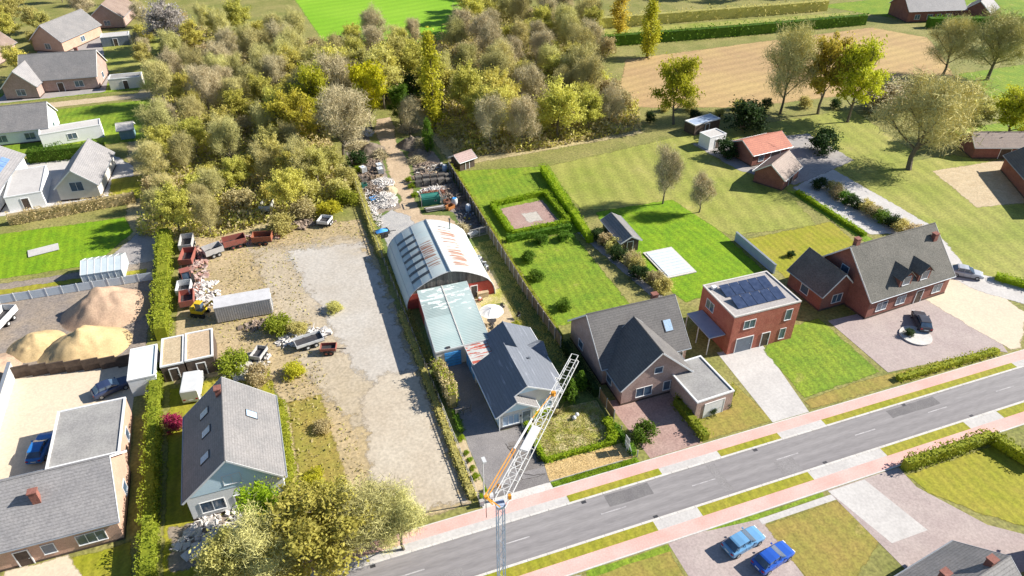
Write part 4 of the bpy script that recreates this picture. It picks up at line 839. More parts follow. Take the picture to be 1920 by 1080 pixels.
# ------------------------------------------------------------------ link roof, flat shed, arched barn
def corr(quad, n, amp, thick=.05):
    """corrugated sheet over a quad p00,p10,p11,p01 ; ribs run p00->p10, n ribs along p00->p01"""
    p00, p10, p11, p01 = [Vector(p) for p in quad]; V = []; F = []; K = n * 4
    for i in range(K + 1):
        s = i / K; a = p00.lerp(p01, s); b = p10.lerp(p11, s); dz = amp * math.sin(i * PI / 2)
        V += [(a.x, a.y, a.z + dz), (b.x, b.y, b.z + dz)]
    F = [(2 * i, 2 * i + 1, 2 * i + 3, 2 * i + 2) for i in range(K)]
    return MB().add(V, F)
RUSTLINK = bpy.data.materials.new('rust_striped_sheet'); RUSTLINK.use_nodes = True
def rust_nodes(m, base1, base2, rustc, mode, rough=.45):
    nt = m.node_tree; N = nt.nodes; L = nt.links; p = N['Principled BSDF']; p.inputs['Roughness'].default_value = rough; p.inputs['Specular IOR Level'].default_value = .35
    tc = N.new('ShaderNodeTexCoord')
    n1 = N.new('ShaderNodeTexNoise'); n1.inputs['Scale'].default_value = .35; n1.inputs['Detail'].default_value = 5; L.new(tc.outputs['Object'], n1.inputs['Vector'])
    cr = N.new('ShaderNodeValToRGB'); cr.color_ramp.elements[0].position = .38; cr.color_ramp.elements[0].color = (*base1, 1); cr.color_ramp.elements[1].position = .62; cr.color_ramp.elements[1].color = (*base2, 1); L.new(n1.outputs[0], cr.inputs[0])
    mp = N.new('ShaderNodeMapping'); L.new(tc.outputs['Object'], mp.inputs[0]); n2 = N.new('ShaderNodeTexNoise'); n2.inputs['Detail'].default_value = 5; L.new(mp.outputs[0], n2.inputs['Vector'])
    sx = N.new('ShaderNodeSeparateXYZ'); L.new(tc.outputs['Object'], sx.inputs[0])
    def math_(op, a, b=None, v=None):
        q = N.new('ShaderNodeMath'); q.operation = op; q.use_clamp = False
        if hasattr(a, 'is_linked') or not isinstance(a, (int, float)): L.new(a, q.inputs[0])
        else: q.inputs[0].default_value = a
        if b is not None:
            if isinstance(b, (int, float)): q.inputs[1].default_value = b
            else: L.new(b, q.inputs[1])
        if v is not None: q.inputs[2].default_value = v
        return q.outputs[0]
    if mode == 'link':
        mp.inputs['Scale'].default_value = (.5, 3.2, 1); n2.inputs['Scale'].default_value = 1.0
        mask = math_('GREATER_THAN', n2.outputs[0], .545)
    elif mode == 'barn':          # two patches of rust streaks either side of the ridge (local x measured from the ridge)
        mp.inputs['Scale'].default_value = (.2, 4.2, .0); n2.inputs['Scale'].default_value = 1.0; n2.inputs['Detail'].default_value = 3; n2.inputs['Distortion'].default_value = 0
        def band(x0, x1, y0, y1):
            a = math_('SUBTRACT', 1.0, math_('ABSOLUTE', math_('DIVIDE', math_('SUBTRACT', sx.outputs[0], (x0 + x1) / 2), (x1 - x0) / 2)))
            b = math_('SUBTRACT', 1.0, math_('ABSOLUTE', math_('DIVIDE', math_('SUBTRACT', sx.outputs[1], (y0 + y1) / 2), (y1 - y0) / 2)))
            return math_('MINIMUM', math_('MULTIPLY', a, 1.5), math_('MULTIPLY', b, 4.0))
        bb = math_('MAXIMUM', band(-2.6, -.6, 2.2, 9.2), band(.9, 3.5, 1.2, 12.6))
        bb = math_('MINIMUM', math_('MAXIMUM', bb, -.6), .55)
        mr_ = N.new('ShaderNodeMapRange'); mr_.inputs['From Min'].default_value = .555; mr_.inputs['From Max'].default_value = .64; mr_.inputs['To Max'].default_value = .88
        L.new(math_('ADD', math_('MULTIPLY', bb, .2), n2.outputs[0]), mr_.inputs[0]); mask = mr_.outputs[0]
    else:                         # flaking paint near the rear of the shed
        mp.inputs['Scale'].default_value = (.5, 2.2, 1); n2.inputs['Scale'].default_value = 1.0
        mask = math_('MULTIPLY', math_('GREATER_THAN', n2.outputs[0], .56), math_('GREATER_THAN', math_('ADD', sx.outputs[1], math_('MULTIPLY', n1.outputs[0], 6.0)), 10.5))
    if mode == 'flake':           # shading of the ribs put into the colour as dark stripes, and older greyer sheets
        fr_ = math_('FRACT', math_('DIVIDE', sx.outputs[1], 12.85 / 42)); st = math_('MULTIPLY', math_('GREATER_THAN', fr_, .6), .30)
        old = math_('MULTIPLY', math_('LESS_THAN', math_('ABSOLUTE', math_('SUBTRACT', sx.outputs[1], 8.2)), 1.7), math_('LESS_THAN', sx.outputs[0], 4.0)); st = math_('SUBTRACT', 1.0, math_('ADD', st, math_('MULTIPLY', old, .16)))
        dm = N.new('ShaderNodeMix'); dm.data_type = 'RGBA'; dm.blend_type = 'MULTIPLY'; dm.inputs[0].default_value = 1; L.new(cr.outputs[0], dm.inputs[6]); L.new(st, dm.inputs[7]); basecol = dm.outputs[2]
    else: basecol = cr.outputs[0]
    n3 = N.new('ShaderNodeTexNoise'); n3.inputs['Scale'].default_value = 5; L.new(tc.outputs['Object'], n3.inputs['Vector'])
    c2 = N.new('ShaderNodeValToRGB'); c2.color_ramp.elements[0].position = .35; c2.color_ramp.elements[0].color = (*rustc, 1); c2.color_ramp.elements[1].position = .7; c2.color_ramp.elements[1].color = (*[min(1, q * 1.7 + .03) for q in rustc], 1); L.new(n3.outputs[0], c2.inputs[0])
    mx = N.new('ShaderNodeMix'); mx.data_type = 'RGBA'; L.new(mask, mx.inputs[0]); L.new(basecol, mx.inputs[6]); L.new(c2.outputs[0], mx.inputs[7]); L.new(mx.outputs[2], p.inputs['Base Color'])
    return m
rust_nodes(RUSTLINK, (.52, .52, .50), (.44, .45, .43), (.30, .07, .045), 'link')
BARNSKIN = bpy.data.materials.new('galvanised_barn_sheet'); BARNSKIN.use_nodes = True; rust_nodes(BARNSKIN, (.50, .585, .57), (.58, .63, .60), (.22, .085, .04), 'barn', .5)
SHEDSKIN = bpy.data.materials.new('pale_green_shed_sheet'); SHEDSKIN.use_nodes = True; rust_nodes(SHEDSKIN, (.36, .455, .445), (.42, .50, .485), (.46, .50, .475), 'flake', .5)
lk = thing('link_building', 'low link building with rust-striped sheet roof between the shed and the bungalow', 'building')
MB().box(4.75, 7.4, 17.3, 21.5, -.05, 2.5).build('wall', W_CREAM, lk)
corr([(4.6, 17.75, 2.72), (7.45, 17.75, 2.72), (7.45, 21.9, 2.72), (4.6, 21.9, 2.72)], 22, .03).build('roof', RUSTLINK, lk)
MB().box(4.56, 4.6, 17.7, 21.6, 2.45, 2.74).build('fascia', FRAMEW, lk)
for yy, ww in ((18.3, .9), (19.6, 1.1), (20.8, .8)):
    MB().box(4.71, 4.76, yy - ww / 2, yy + ww / 2, .1, 2.3).build('door_panel', BLUEPAINT, lk)
sh = thing('flat_roofed_shed', 'long shed with pale green corrugated flat roof and blue garage door', 'shed', (.9, 21.3, 0))
q = [(0, 0, 2.95), (7.05, .3, 2.95), (7.8, 12.85, 3.3), (.85, 12.85, 3.3)]
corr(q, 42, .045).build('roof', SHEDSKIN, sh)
MB().prism([(.12, .12), (6.9, .4), (7.62, 12.7), (.92, 12.7)], -.05, 2.86).build('wall', W_CREAM, sh)
MB().prism([(.60, 7.2), (.72, 7.2), (.95, 12.7), (.84, 12.7)], -.04, 2.88).build('red_side_wall', W_REDPAINT, sh)
fs = MB(); fs.bar((-.02, -.03, 2.86), (7.05, .26, 2.86), .04, .2); fs.bar((-.03, 0, 2.86), (.82, 12.85, 3.2), .04, .2); fs.bar((7.08, .3, 2.86), (7.83, 12.85, 3.2), .04, .2); fs.build('fascia', FRAMEW, sh)
gd = MB(); gd.box(1.1, 3.2, .06, .14, .05, 2.25); gd.build('garage_door', BLUEPAINT, sh)
fr = MB()
for k in range(1, 5): fr.box(1.12, 3.18, .045, .061, .05 + k * .44 - .012, .05 + k * .44 + .012)
fr.build('door_joint', DARKMETAL, sh)
MB().box(1.4, 1.9, .05, .4, 2.99, 3.08).build('roof_cowl', DARKMETAL, sh)
MB().bar((3.6, .2, 3.0), (4.25, 12.8, 3.36), .12, .05).build('lap_seam', G_KERB, sh)
for yy in (1.2, 3.4, 5.6): MB().box(.16 + yy * .066 - .1, .16 + yy * .066, yy - .05, yy + .05, 0, 2.8).build('side_post', POSTC, sh)

BX, BY0, BY1, BH, BW = 6.5, 34.3, 48.9, 5.3, 6.35
barn = thing('arched_barn', 'arched corrugated metal barn with rusty streaks and dark rooflight strips', 'barn', (BX, BY0, 0), -1.2)
prof = []
for i in range(25):
    a = PI * i / 24; c_ = math.cos(a); s_ = math.sin(a); x = -BW * c_; z = 4.75 * s_ ** .82
    z += .55 * max(0, 1 - abs(x) / 3.6); prof.append((x, z))
def barn_skin(x0i, x1i, y0, y1, n, amp, lift=0.0):
    V = []; F = []; K = n * 4; idx = list(range(x0i, x1i + 1)); m_ = len(idx)
    for j in range(K + 1):
        y = y0 + (y1 - y0) * j / K; w_ = amp * math.sin(j * PI / 2) + lift
        for i in idx:
            x, z = prof[i]; a = prof[max(0, i - 1)]; b = prof[min(24, i + 1)]; nx, nz = -(b[1] - a[1]), (b[0] - a[0]); l_ = math.hypot(nx, nz)
            V.append((x + nx / l_ * w_, y, z + nz / l_ * w_))
    for j in range(K):
        for i in range(m_ - 1): F.append((j * m_ + i, j * m_ + i + 1, (j + 1) * m_ + i + 1, (j + 1) * m_ + i))
    return MB().add(V, F)
barn_skin(0, 12, 0, 14.6, 74, .018).build('roof_shell', BARNSKIN, barn, smooth=True)
barn_skin(12, 24, 0, 14.6, 74, .018).build('roof_shell', BARNSKIN, barn, smooth=True)
MB().tube([(0, -.1, prof[12][1] + .03), (0, 14.7, prof[12][1] + .03)], .14, 6).build('ridge_cap', ZINC, barn)
for yy in (0, 14.6):
    MB().tube([(x, yy + (-.02 if yy == 0 else .02), z + .02) for x, z in prof], .07, 5).build('edge_trim', STEELW, barn)
for i in range(1, 5):
    MB().tube([(prof[i * 2 + 1][0], .0, prof[i * 2 + 1][1] + .02), (prof[i * 2 + 1][0], 14.6, prof[i * 2 + 1][1] + .02)], .025, 4).build('lap_seam', ZINC, barn)
for k in range(7):
    y0 = 1.55 + k * 1.72; s_ = barn_skin(5, 9, y0, y0 + .6, 1, .0, .045); s_.build('rooflight_strip', mat('dark_rooflight', (.045, .05, .05), (.08, .085, .08), scale=2, rough=.25, fine=.15, spec=.6), barn)
# front and rear end walls: boards
nb = 46
r_ = random.Random(5)
def arch_z(x):
    for i in range(24):
        if prof[i][0] <= x <= prof[i + 1][0] + 1e-6:
            t_ = (x - prof[i][0]) / max(1e-6, prof[i + 1][0] - prof[i][0]); return prof[i][1] * (1 - t_) + prof[i + 1][1] * t_
    return 0
for k in range(nb):
    x0 = -BW + .12 + k * (2 * BW - .24) / nb; x1 = x0 + (2 * BW - .24) / nb - .012; z0 = 2.55
    ya = .12 + r_.uniform(0, .03); za, zb = arch_z(x0) - .1, arch_z(x1) - .1
    if min(za, zb) > z0 + .1:
        MB().add([(x0, ya, z0), (x1, ya, z0), (x1, ya, zb), (x0, ya, za), (x0, ya + .05, z0), (x1, ya + .05, z0), (x1, ya + .05, zb), (x0, ya + .05, za)],
                 [(0, 1, 2, 3), (5, 4, 7, 6), (0, 4, 5, 1), (3, 2, 6, 7), (1, 5, 6, 2), (0, 3, 7, 4)]).build('board', OLDWOOD, barn)
pts = [(x, z) for x, z in prof if z <= 2.55]
low = [(prof[0][0] + .1, 0)] + [(x + .1, z) for x, z in prof[:12] if z < 2.5] + [(-4.2, 2.56)] 
xs = [x for x, z in prof if z >= 2.5]
end = [(-BW + .12, 0)] + [(x * .985, min(z - .05, 2.6)) for x, z in prof[1:-1]] + [(BW - .12, 0)]
def endwall(nm, yy, mm, zmax):
    e = [(-BW + .12, 0)] + [(x * .985, min(z - .06, zmax)) for x, z in prof[1:-1]] + [(BW - .12, 0)]; n = len(e)
    MB().add([(x, yy, z) for x, z in e] + [(x, yy + .1, z) for x, z in e], [tuple(range(n)), tuple(range(n, 2 * n))[::-1]] + [(i, n + i, n + (i + 1) % n, (i + 1) % n) for i in range(n)]).build(nm, mm, barn)
endwall('lower_end_wall', .1, W_REDPAINT, 2.53)
endwall('rear_end_wall', 14.3, OLDWOOD, 9)
door(barn, (3.3, .1, .05), 'S', .85, 2.0, DARKMETAL)
MB().tube([(3.2, 12.6, arch_z(3.2) - .2), (3.2, 12.6, arch_z(3.2) + 1.7)], .09, 8).build('flue_pipe', DARKMETAL, barn)
MB().lathe([(.16, 0), (.16, .12), (.05, .2)], (3.2, 12.6, arch_z(3.2) + 1.66), 8).build('flue_cap', DARKMETAL, barn)

# ------------------------------------------------------------------ neighbouring houses
# right of the plot
gable_house('neighbour_house', 'grey-tiled house with a dark front gable beside the pink brick drive', 24.6, 16.6, 0, 11.4, 9.4, 3.1, 7.4, T_SLATE, W_PINK,
    wins=[('N', -3, 1.5, 1.6, 1.3), ('N', 2, 1.5, 2.2, 1.6), ('E', 0, 1.5, 1.4, 1.2), ('W', 1.5, 1.6, 1.2, 1.1), ('S', 4.6, 1.6, 1.2, 1.2)], chim=[(3.5, .6, 1.0)], skyl=[(3.9, -2.6, 1.0, 1.4)], dorm=())
fg = gable_house('front_wing', 'projecting brick gable wing of the neighbouring house facing the road', 24.0, 11.2, 90, 6.4, 9.0, 2.9, 7.0, T_SLATE, W_PINK,
    wins=[('W', -1.9, 1.45, 1.8, 1.3), ('W', 1.6, 1.45, 2.0, 1.3), ('W', 0, 4.3, 1.0, .8), ('N', 0, 1.5, 1.2, 1.1)], cat='house wing')
flat_house('garage', 'grey flat-roofed garage right of the pink-brick gable', 28.6, 6.4, 3, 5.0, 6.6, 2.8, FLAT_GREY, W_PINK, doors=[('S', 0, 2.6, 2.2, FRAMEW)], wins=[('E', .5, 1.5, 1.0, .9)], cat='garage')
bh = flat_house('brick_cube_house', 'flat-roofed red brick cube house with solar panels', 41.2, 15.2, 0, 9.8, 7.2, 6.0, FLAT_PALE, W_RED,
    wins=[('S', -2.4, 4.4, 1.6, 1.2), ('S', 3.4, 4.4, .9, 1.6), ('S', 3.2, 1.4, .8, 1.6), ('W', 1.4, 4.4, 1.6, 1.2), ('E', 0, 1.5, 1.2, 1.4), ('N', 0, 1.5, 2.4, 1.8)], doors=[('S', .6, 1.1, 2.2, DARKWOOD), ('S', -2.6, 2.4, 2.3, DOORGREY)], trim=G_KERB)
for i in range(2):
    for j in range(5):
        SOLAR = mat('solar_panel', (.03, .045, .09), (.05, .07, .13), scale=2, rough=.12, fine=.1, spec=.7)
        m_ = Matrix.Rotation(R(12), 3, 'X'); o_ = MB().obox((-2.8 + j * 1.42, -1.3 + i * 2.6, 6.36), (1.34, 2.1, .05), m_).build('solar_panel', SOLAR, bh)
        MB().bar((-3.2 + j * 1.42, -1.3 + i * 2.6, 6.06), (-3.2 + j * 1.42, -1.3 + i * 2.6 + .5, 6.4), .04).build('panel_stay', ZINC, o_)
MB().box(-4.2, -3.6, 2.3, 2.9, 6.06, 6.4).build('rooflight', FRAMEW, bh)
cn = thing('side_canopy', 'blue-grey canopy against the left wall of the brick cube house', 'canopy', (35.0, 15.0, 0), 0)
MB().box(-1.2, 1.15, -2.6, 2.8, 2.75, 2.9).build('canopy_roof', mat('blue_grey_sheet', (.25, .30, .40), (.30, .34, .43), scale=1, fine=.08, rough=.4), cn)
for sx in (-1.1,):
    for sy in (-2.5, 0, 2.7): MB().box(sx - .05, sx + .05, sy - .05, sy + .05, 0, 2.75).build('post', FRAMEW, cn)
gable_house('thatched_villa', 'large villa with weathered grey roof and front dormers behind the wide forecourt', 65.2, 17.4, 4, 15, 10.6, 3.4, 8.6, T_THATCH, W_DRED,
    wins=[('S', -5, 1.6, 1.8, 1.3), ('S', -1.5, 1.6, 1.6, 1.3), ('S', 5.4, 1.6, 1.6, 1.3), ('N', -3, 1.6, 2.2, 1.6), ('N', 3, 1.6, 2.2, 1.6), ('E', 0, 1.6, 1.6, 1.3), ('W', 0, 5.0, 1.2, 1.2)],
    doors=[('S', 2, 1.2, 2.2)], chim=[(-6.6, .2, 1.2), (6.6, -1.5, 1.0)], dorm=[(-1.4, -1, 2.2, 6.2, 1.0), (2.0, -1, 2.2, 6.2, 1.0)])
gable_house('villa_wing', 'lower red-brick wing at the left end of the large villa', 56.0, 18.6, 92, 6.6, 5.4, 2.9, 5.6, T_THATCH, W_DRED, wins=[('W', 0, 1.6, 1.6, 1.3), ('N', 0, 1.6, 1.4, 1.2), ('E', 0, 4.4, 1, 1)], cat='house wing')
gable_house('garden_shed', 'grey-roofed garden shed behind the dark shrub border', 36.1, 41.2, 88, 7.0, 2.9, 2.1, 2.9, T_GREY, DARKWOOD, doors=[('W', 0, .9, 1.9)], cat='shed', plinth=False, wins=[('S', 1, 1.3, .8, .7)])
pc = thing('pool_cover', 'white rectangular pool cover on the bright lawn', 'pool', (40.2, 32.8, .14))
MB().box(-2.5, 2.5, -3.7, 3.7, 0, .12).build('coping', G_KERB, pc); 
for k in range(9): MB().box(-2.15, 2.15, -3.35 + k * .745, -3.35 + k * .745 + .7, .1, .2).build('cover_slat', mat('pool_cover_white', (.62, .67, .72), (.56, .62, .68), scale=1, fine=.04, rough=.4), pc)
bw = thing('garden_wall', 'low blue-grey garden wall beside the yellow rear lawn', 'wall', (53.3, 35, 0)); MB().box(-.12, .12, -10, 0, 0, 1.6).build('wall', STEELG, bw); MB().box(-.18, .18, -10.05, .05, 1.6, 1.68).build('coping', ZINC, bw)
gable_house('red_outbuilding', 'outbuilding with a salmon red tiled roof behind the meadow', 75.5, 60.2, 6, 9, 6.4, 2.6, 4.2, T_RED, W_DRED, doors=[('S', 1, 2.2, 2.1)], wins=[('S', -2.4, 1.4, 1.2, 1)], cat='outbuilding')
gable_house('brown_outbuilding', 'dark reddish outbuilding in front of the salmon-roofed one', 72.4, 50.6, 30, 7, 5.4, 2.4, 4.4, T_BROWN, W_DRED, doors=[('S', 0, 1.6, 2)], cat='outbuilding')
flat_house('white_outbuilding', 'small pale outbuilding left of the salmon-roofed one', 69.6, 67.5, 10, 4.2, 3, 2.6, G_WHITE, W_WHITE, doors=[('S', 0, 1, 2)], cat='outbuilding')
flat_house('long_outbuilding', 'low blue-grey outbuilding under the round yellow-green tree', 72, 75, 12, 7, 3, 2.2, STEELG, DARKWOOD, doors=[('S', 0, 1, 1.9)], cat='outbuilding')
gable_house('pink_shed', 'small shed with pale pink roof just beyond the fence bend', 20.3, 75.2, 20, 3.4, 2.8, 2.0, 2.8, tile('pale_pink_tile', (.42, .30, .27), (.36, .26, .23)), DARKWOOD, doors=[('S', 0, .8, 1.8)], cat='shed', plinth=False)
gable_house('right_edge_barn', 'dark red building with blue-grey roof cut by the right edge below the sand yard', 113.5, 31, 60, 16, 7, 3, 5.4, T_DARK, W_DRED, wins=[('S', -3, 1.6, 1.4, 1.2), ('S', 3, 1.6, 1.4, 1.2)], doors=[('S', 0, 2, 2.2)], cat='barn')
gable_house('right_edge_outbuilding', 'red-brown low building at the right edge above the sand yard', 120, 45.6, -20, 12, 5, 2.6, 4.4, T_BROWN, W_DRED, doors=[('S', 0, 2, 2.1)], cat='outbuilding')
gable_house('far_farmhouse', 'grey-roofed farmhouse at the top right beyond the stubble field', 183, 127, -12, 18, 10, 3.5, 7.6, T_LGREY, W_DRED, wins=[('S', -6, 1.6, 1.6, 1.3), ('S', -2, 1.6, 1.6, 1.3), ('S', 4, 1.6, 1.6, 1.3)], doors=[('S', 1, 1.2, 2.2)], chim=[(4, .3, 1)])
gable_house('far_cottage', 'small grey-roofed cottage right of the far farmhouse', 198, 121, 30, 10, 7, 3, 5.8, T_GREY, W_DRED, wins=[('S', -2, 1.5, 1.3, 1.2), ('S', 2, 1.5, 1.3, 1.2)])
# left of the plot
gable_house('white_gabled_house', 'house with white front gable, skylights and pale blue boarding left of the scrap yard', -22.9, 13.6, 90, 11.6, 9.0, 3.4, 7.4, T_GREY, W_WHITE,
    wins=[('W', 2.4, 1.6, 2.2, 1.4), ('W', -2.4, 1.6, 1.4, 1.4), ('W', 0, 4.6, 1.6, 1.2), ('N', -2, 1.6, 1.2, 1.2), ('S', 0, 1.6, 1.4, 1.2), ('E', 0, 1.6, 2.2, 1.5)], doors=[('W', -.2, 1.0, 2.1)], skyl=[(-3.2, 2.2, .9, 1.2), (.2, 2.0, .9, 1.2), (3.2, 2.2, .9, 1.2), (1.6, -2.4, .9, 1.2)], gablemat=W_BLUE, chim=[(4, .4, .9)])
gable_house('long_grey_house', 'long house with broad pale grey roof filling the lower left corner', -44.4, 12.2, 0, 21.4, 8.6, 3.2, 7.0, T_LGREY, W_PEACH,
    wins=[('S', 8.2, 1.5, 2.4, 1.3), ('S', 4.6, 1.5, 1.0, 1.2), ('S', -2, 1.5, 2.0, 1.3), ('S', -6, 1.5, 2.0, 1.3), ('E', 1, 1.5, 1.2, 1.2), ('N', 4, 1.5, 1.6, 1.2)], doors=[('S', 2.4, 1.1, 2.1, DARKWOOD)], chim=[(4.6, -1.8, 1.3), (0.6, .6, .8)])
flat_house('rear_extension', 'grey flat-roofed extension behind the long pale grey house', -37.4, 21, 0, 6.8, 8.6, 3.0, FLAT_GREY, W_PEACH, wins=[('N', 0, 1.5, 2.4, 1.6), ('E', 0, 1.5, 1.2, 1.2)], cat='extension')
wl = thing('courtyard_wall', 'pale grey wall along the left of the beige courtyard', 'wall', (-48.2, 18, 0)); MB().box(-.15, .15, 0, 20, 0, 2.0).build('wall', G_KERB, wl); MB().box(-.2, .2, -.05, 20.05, 2.0, 2.1).build('coping', ZINC, wl)
wl = thing('courtyard_wall', 'dark timber wall between the beige courtyard and the sand piles', 'wall', (-48, 37.2, 0)); 
for k in range(7): MB().box(k * 1.95, k * 1.95 + 1.9, -.08 - k * .36, .08 - k * .36, 0, 1.8).build('panel', DARKWOOD, wl)
flat_house('carport', 'pale green-white carport roof straddling the long hedge', -32.7, 31.8, 0, 3.0, 6.0, 2.5, mat('pale_sheet', (.62, .70, .68), (.56, .64, .62), scale=1, fine=.06), W_WHITE, cat='carport')
flat_house('tan_shed', 'tan flat-roofed shed right of the pale carport', -29.4, 33.0, 0, 2.6, 5.6, 2.4, G_SAND, DARKWOOD, doors=[('S', 0, .9, 1.9)], cat='shed')
flat_house('tan_shed', 'wider tan flat-roofed shed left of the scrap yard hedge gap', -26.3, 33.0, 0, 3.2, 5.6, 2.5, G_TRACK, DARKWOOD, doors=[('S', 0, .9, 1.9)], cat='shed')
gable_house('grey_villa', 'wide grey-roofed house on the upper left above the village street', -56, 150.5, -6, 16, 11, 3.2, 7.4, T_GREY, W_PINK, wins=[('S', -5, 1.6, 1.8, 1.3), ('S', 4, 1.6, 1.8, 1.3), ('E', 0, 1.6, 1.4, 1.2)], doors=[('S', 0, 1.2, 2.1)], chim=[(4, 0.3, 1)])
gable_house('grey_villa_wing', 'front wing with pale roof of the wide upper left house', -63.5, 147, 80, 9, 7, 3, 6.4, T_LGREY, W_PINK, wins=[('W', 0, 1.6, 1.8, 1.3)], cat='house wing')
gable_house('grey_bungalow', 'grey-roofed house cut by the left edge below the village street', -63, 119.5, -2, 17, 9, 3, 6.4, T_GREY, W_WHITE, wins=[('S', 0, 1.5, 1.8, 1.3), ('S', 5, 1.5, 1.8, 1.3), ('E', 0, 1.5, 1.3, 1.2)])
flat_house('white_annex', 'white flat-roofed annex right of the grey house by the left edge', -50.5, 114, 8, 11, 3.6, 2.6, G_WHITE, W_WHITE, wins=[('S', 0, 1.4, 1.6, 1.1)], cat='annex')
gable_house('blue_panelled_house', 'white house with a blue solar roof cut by the left edge', -62.5, 93, 84, 17, 10, 3.2, 6.2, T_LGREY, W_WHITE, wins=[('W', 0, 1.6, 1.8, 1.3), ('S', 0, 1.6, 1.8, 1.3)])
so = thing('solar_array', 'blue solar panels on the roof of the white house at the left edge', 'solar panels', (-62.5, 93, 0), 84)
for i in range(3):
    for j in range(6):
        k_ = 3.0 / 5; n_ = Vector((0, -k_, 1)).normalized(); m_ = Matrix((Vector((1, 0, 0)), n_.cross(Vector((1, 0, 0))), n_)).transposed(); yq = -1.1 - i * 1.25
        MB().obox(Vector((-4 + j * 1.65, yq, 6.2 + yq * k_ + .16)) + n_ * .12, (1.55, 1.25, .06), m_).build('panel', mat('solar_blue', (.13, .22, .42), (.18, .28, .48), scale=1, rough=.2, fine=.1), so)
flat_house('white_court_building', 'low white building in the pale concrete court', -54.5, 90, 4, 5.5, 11, 2.6, G_WHITE, W_WHITE, doors=[('S', 0, 1, 2)], cat='outbuilding')
gable_house('tan_roofed_house', 'small house with pale tan roof and dark gable window by the court', -45.3, 91.5, 84, 13, 6.4, 2.8, 5.6, T_LGREY, W_CREAM, wins=[('W', 0, 2.6, 2.0, 1.6)])
gable_house('far_grey_house', 'grey-roofed house at the top left beyond the wide one', -60, 186, 60, 16, 9, 3.2, 7, T_GREY, W_PEACH, wins=[('S', 0, 1.6, 1.6, 1.3), ('W', 0, 1.6, 1.6, 1.3)])
gable_house('far_pink_house', 'house with pale pink gable at the top left edge of the view', -50, 205, 80, 14, 9, 3.2, 6.8, T_BROWN, W_PINK, wins=[('W', 0, 1.6, 1.6, 1.3)])
gable_house('far_row_house', 'house at the top left corner with dark brown roof', -78, 175, 70, 14, 9, 3.2, 6.8, T_BROWN, W_PINK, wins=[('W', 0, 1.6, 1.6, 1.3)])
flat_house('grey_garden_shed', 'grey flat-roofed shed right of the wide upper left house', -42.4, 143.6, -3, 7, 3.4, 2.5, FLAT_GREY, W_CREAM, cat='shed', doors=[('S', 0, 1, 2)])
flat_house('pale_garden_shed', 'pale-roofed shed behind the wide upper left house', -47.6, 181, 0, 7, 4, 2.5, G_WHITE, DOORGREY, cat='shed', doors=[('S', 0, 1, 2)])
gable_house('round_tank_shed', 'small white-capped garden hut on the shaded upper left lawn', -40.2, 111.5, 0, 2.6, 2.6, 2.2, 3.0, G_WHITE, mat('hut_blue', (.18, .30, .36), (.22, .34, .40), scale=1), cat='shed', plinth=False)
gh = thing('greenhouse', 'white-framed greenhouse at the corner of the bright left lawn', 'greenhouse', (-39.6, 58.2, 0), -3)
GHG = mat('greenhouse_glass', (.45, .52, .55), (.52, .58, .60), scale=1, rough=.15, fine=.05, spec=.6)
for k in range(6):
    x0 = -2.7 + k * .9; MB().box(x0 + .03, x0 + .87, -2.3, -2.26, 0, 1.9).build('pane', GHG, gh); MB().box(x0 + .03, x0 + .87, 2.26, 2.3, 0, 1.9).build('pane', GHG, gh)
    for s in (-1, 1): MB().slab([(x0 + .03, s * 2.35, 1.92), (x0 + .87, s * 2.35, 1.92), (x0 + .87, s * .03, 2.9), (x0 + .03, s * .03, 2.9)], .03).build('pane', GHG, gh)
g_ = MB()
for k in range(7):
    x0 = -2.7 + k * .9; g_.bar((x0, -2.3, 0), (x0, -2.3, 1.9), .06); g_.bar((x0, 2.3, 0), (x0, 2.3, 1.9), .06); g_.bar((x0, -2.34, 1.93), (x0, 0, 2.93), .06); g_.bar((x0, 2.34, 1.93), (x0, 0, 2.93), .06)
g_.bar((-2.75, 0, 2.94), (2.75, 0, 2.94), .08); g_.build('frame', FRAMEW, gh)
MB().add([(2.7, -2.3, 0), (2.7, 2.3, 0), (2.7, 2.3, 1.9), (2.7, 0, 2.9), (2.7, -2.3, 1.9)], [(0, 1, 2, 3, 4)]).build('end_pane', GHG, gh)
MB().add([(-2.7, -2.3, 0), (-2.7, 2.3, 0), (-2.7, 2.3, 1.9), (-2.7, 0, 2.9), (-2.7, -2.3, 1.9)], [(4, 3, 2, 1, 0)]).build('end_pane', GHG, gh)
fl = MB()
# long white fence on the left
pf = thing('white_fence', 'long pale blue-white fence between the garden strip and the sand yard', 'fence', (-75, 56.2, 0), -2.6)
for k in range(21):
    MB().box(k * 2, k * 2 + .1, -.05, .05, 0, 1.5).build('post', FRAMEW, pf); MB().box(k * 2 + .12, k * 2 + 1.98, -.02, .02, .15, 1.4).build('panel', mat('pale_blue_panel', (.50, .57, .64), (.58, .64, .68), scale=1.2, fine=.08), pf)
MB().box(-57.0 + 57, .01, 0, .01, 0, .01)
rug = thing('trampoline_mat', 'pale grey rug lying on the bright left lawn', 'rug', (-49.5, 68.6, .2), 12)
MB().box(-2.1, 2.1, -1.1, 1.1, 0, .05).build('cloth', G_WHITE, rug)
# across the street, bottom right
gable_house('roadside_house', 'pale grey-brown roofed house at the bottom right across the road', 34.6, -25.2, 8, 9.4, 7.6, 2.8, 5.6, T_GREY, W_DRED, wins=[('N', -2, 1.5, 1.6, 1.2), ('N', 2.6, 1.5, 1.6, 1.2)], chim=[(-1, 1.6, 1.1), (3, .4, .9)])
gable_house('corner_house', 'dark maroon house with blue-grey roof at the bottom right corner', 48.2, -28.2, 40, 8.4, 7.4, 3.2, 6.8, tile('maroon_tile', (.16, .10, .11), (.20, .13, .13)), W_DRED, wins=[('N', 0, 1.5, 1.6, 1.2)])

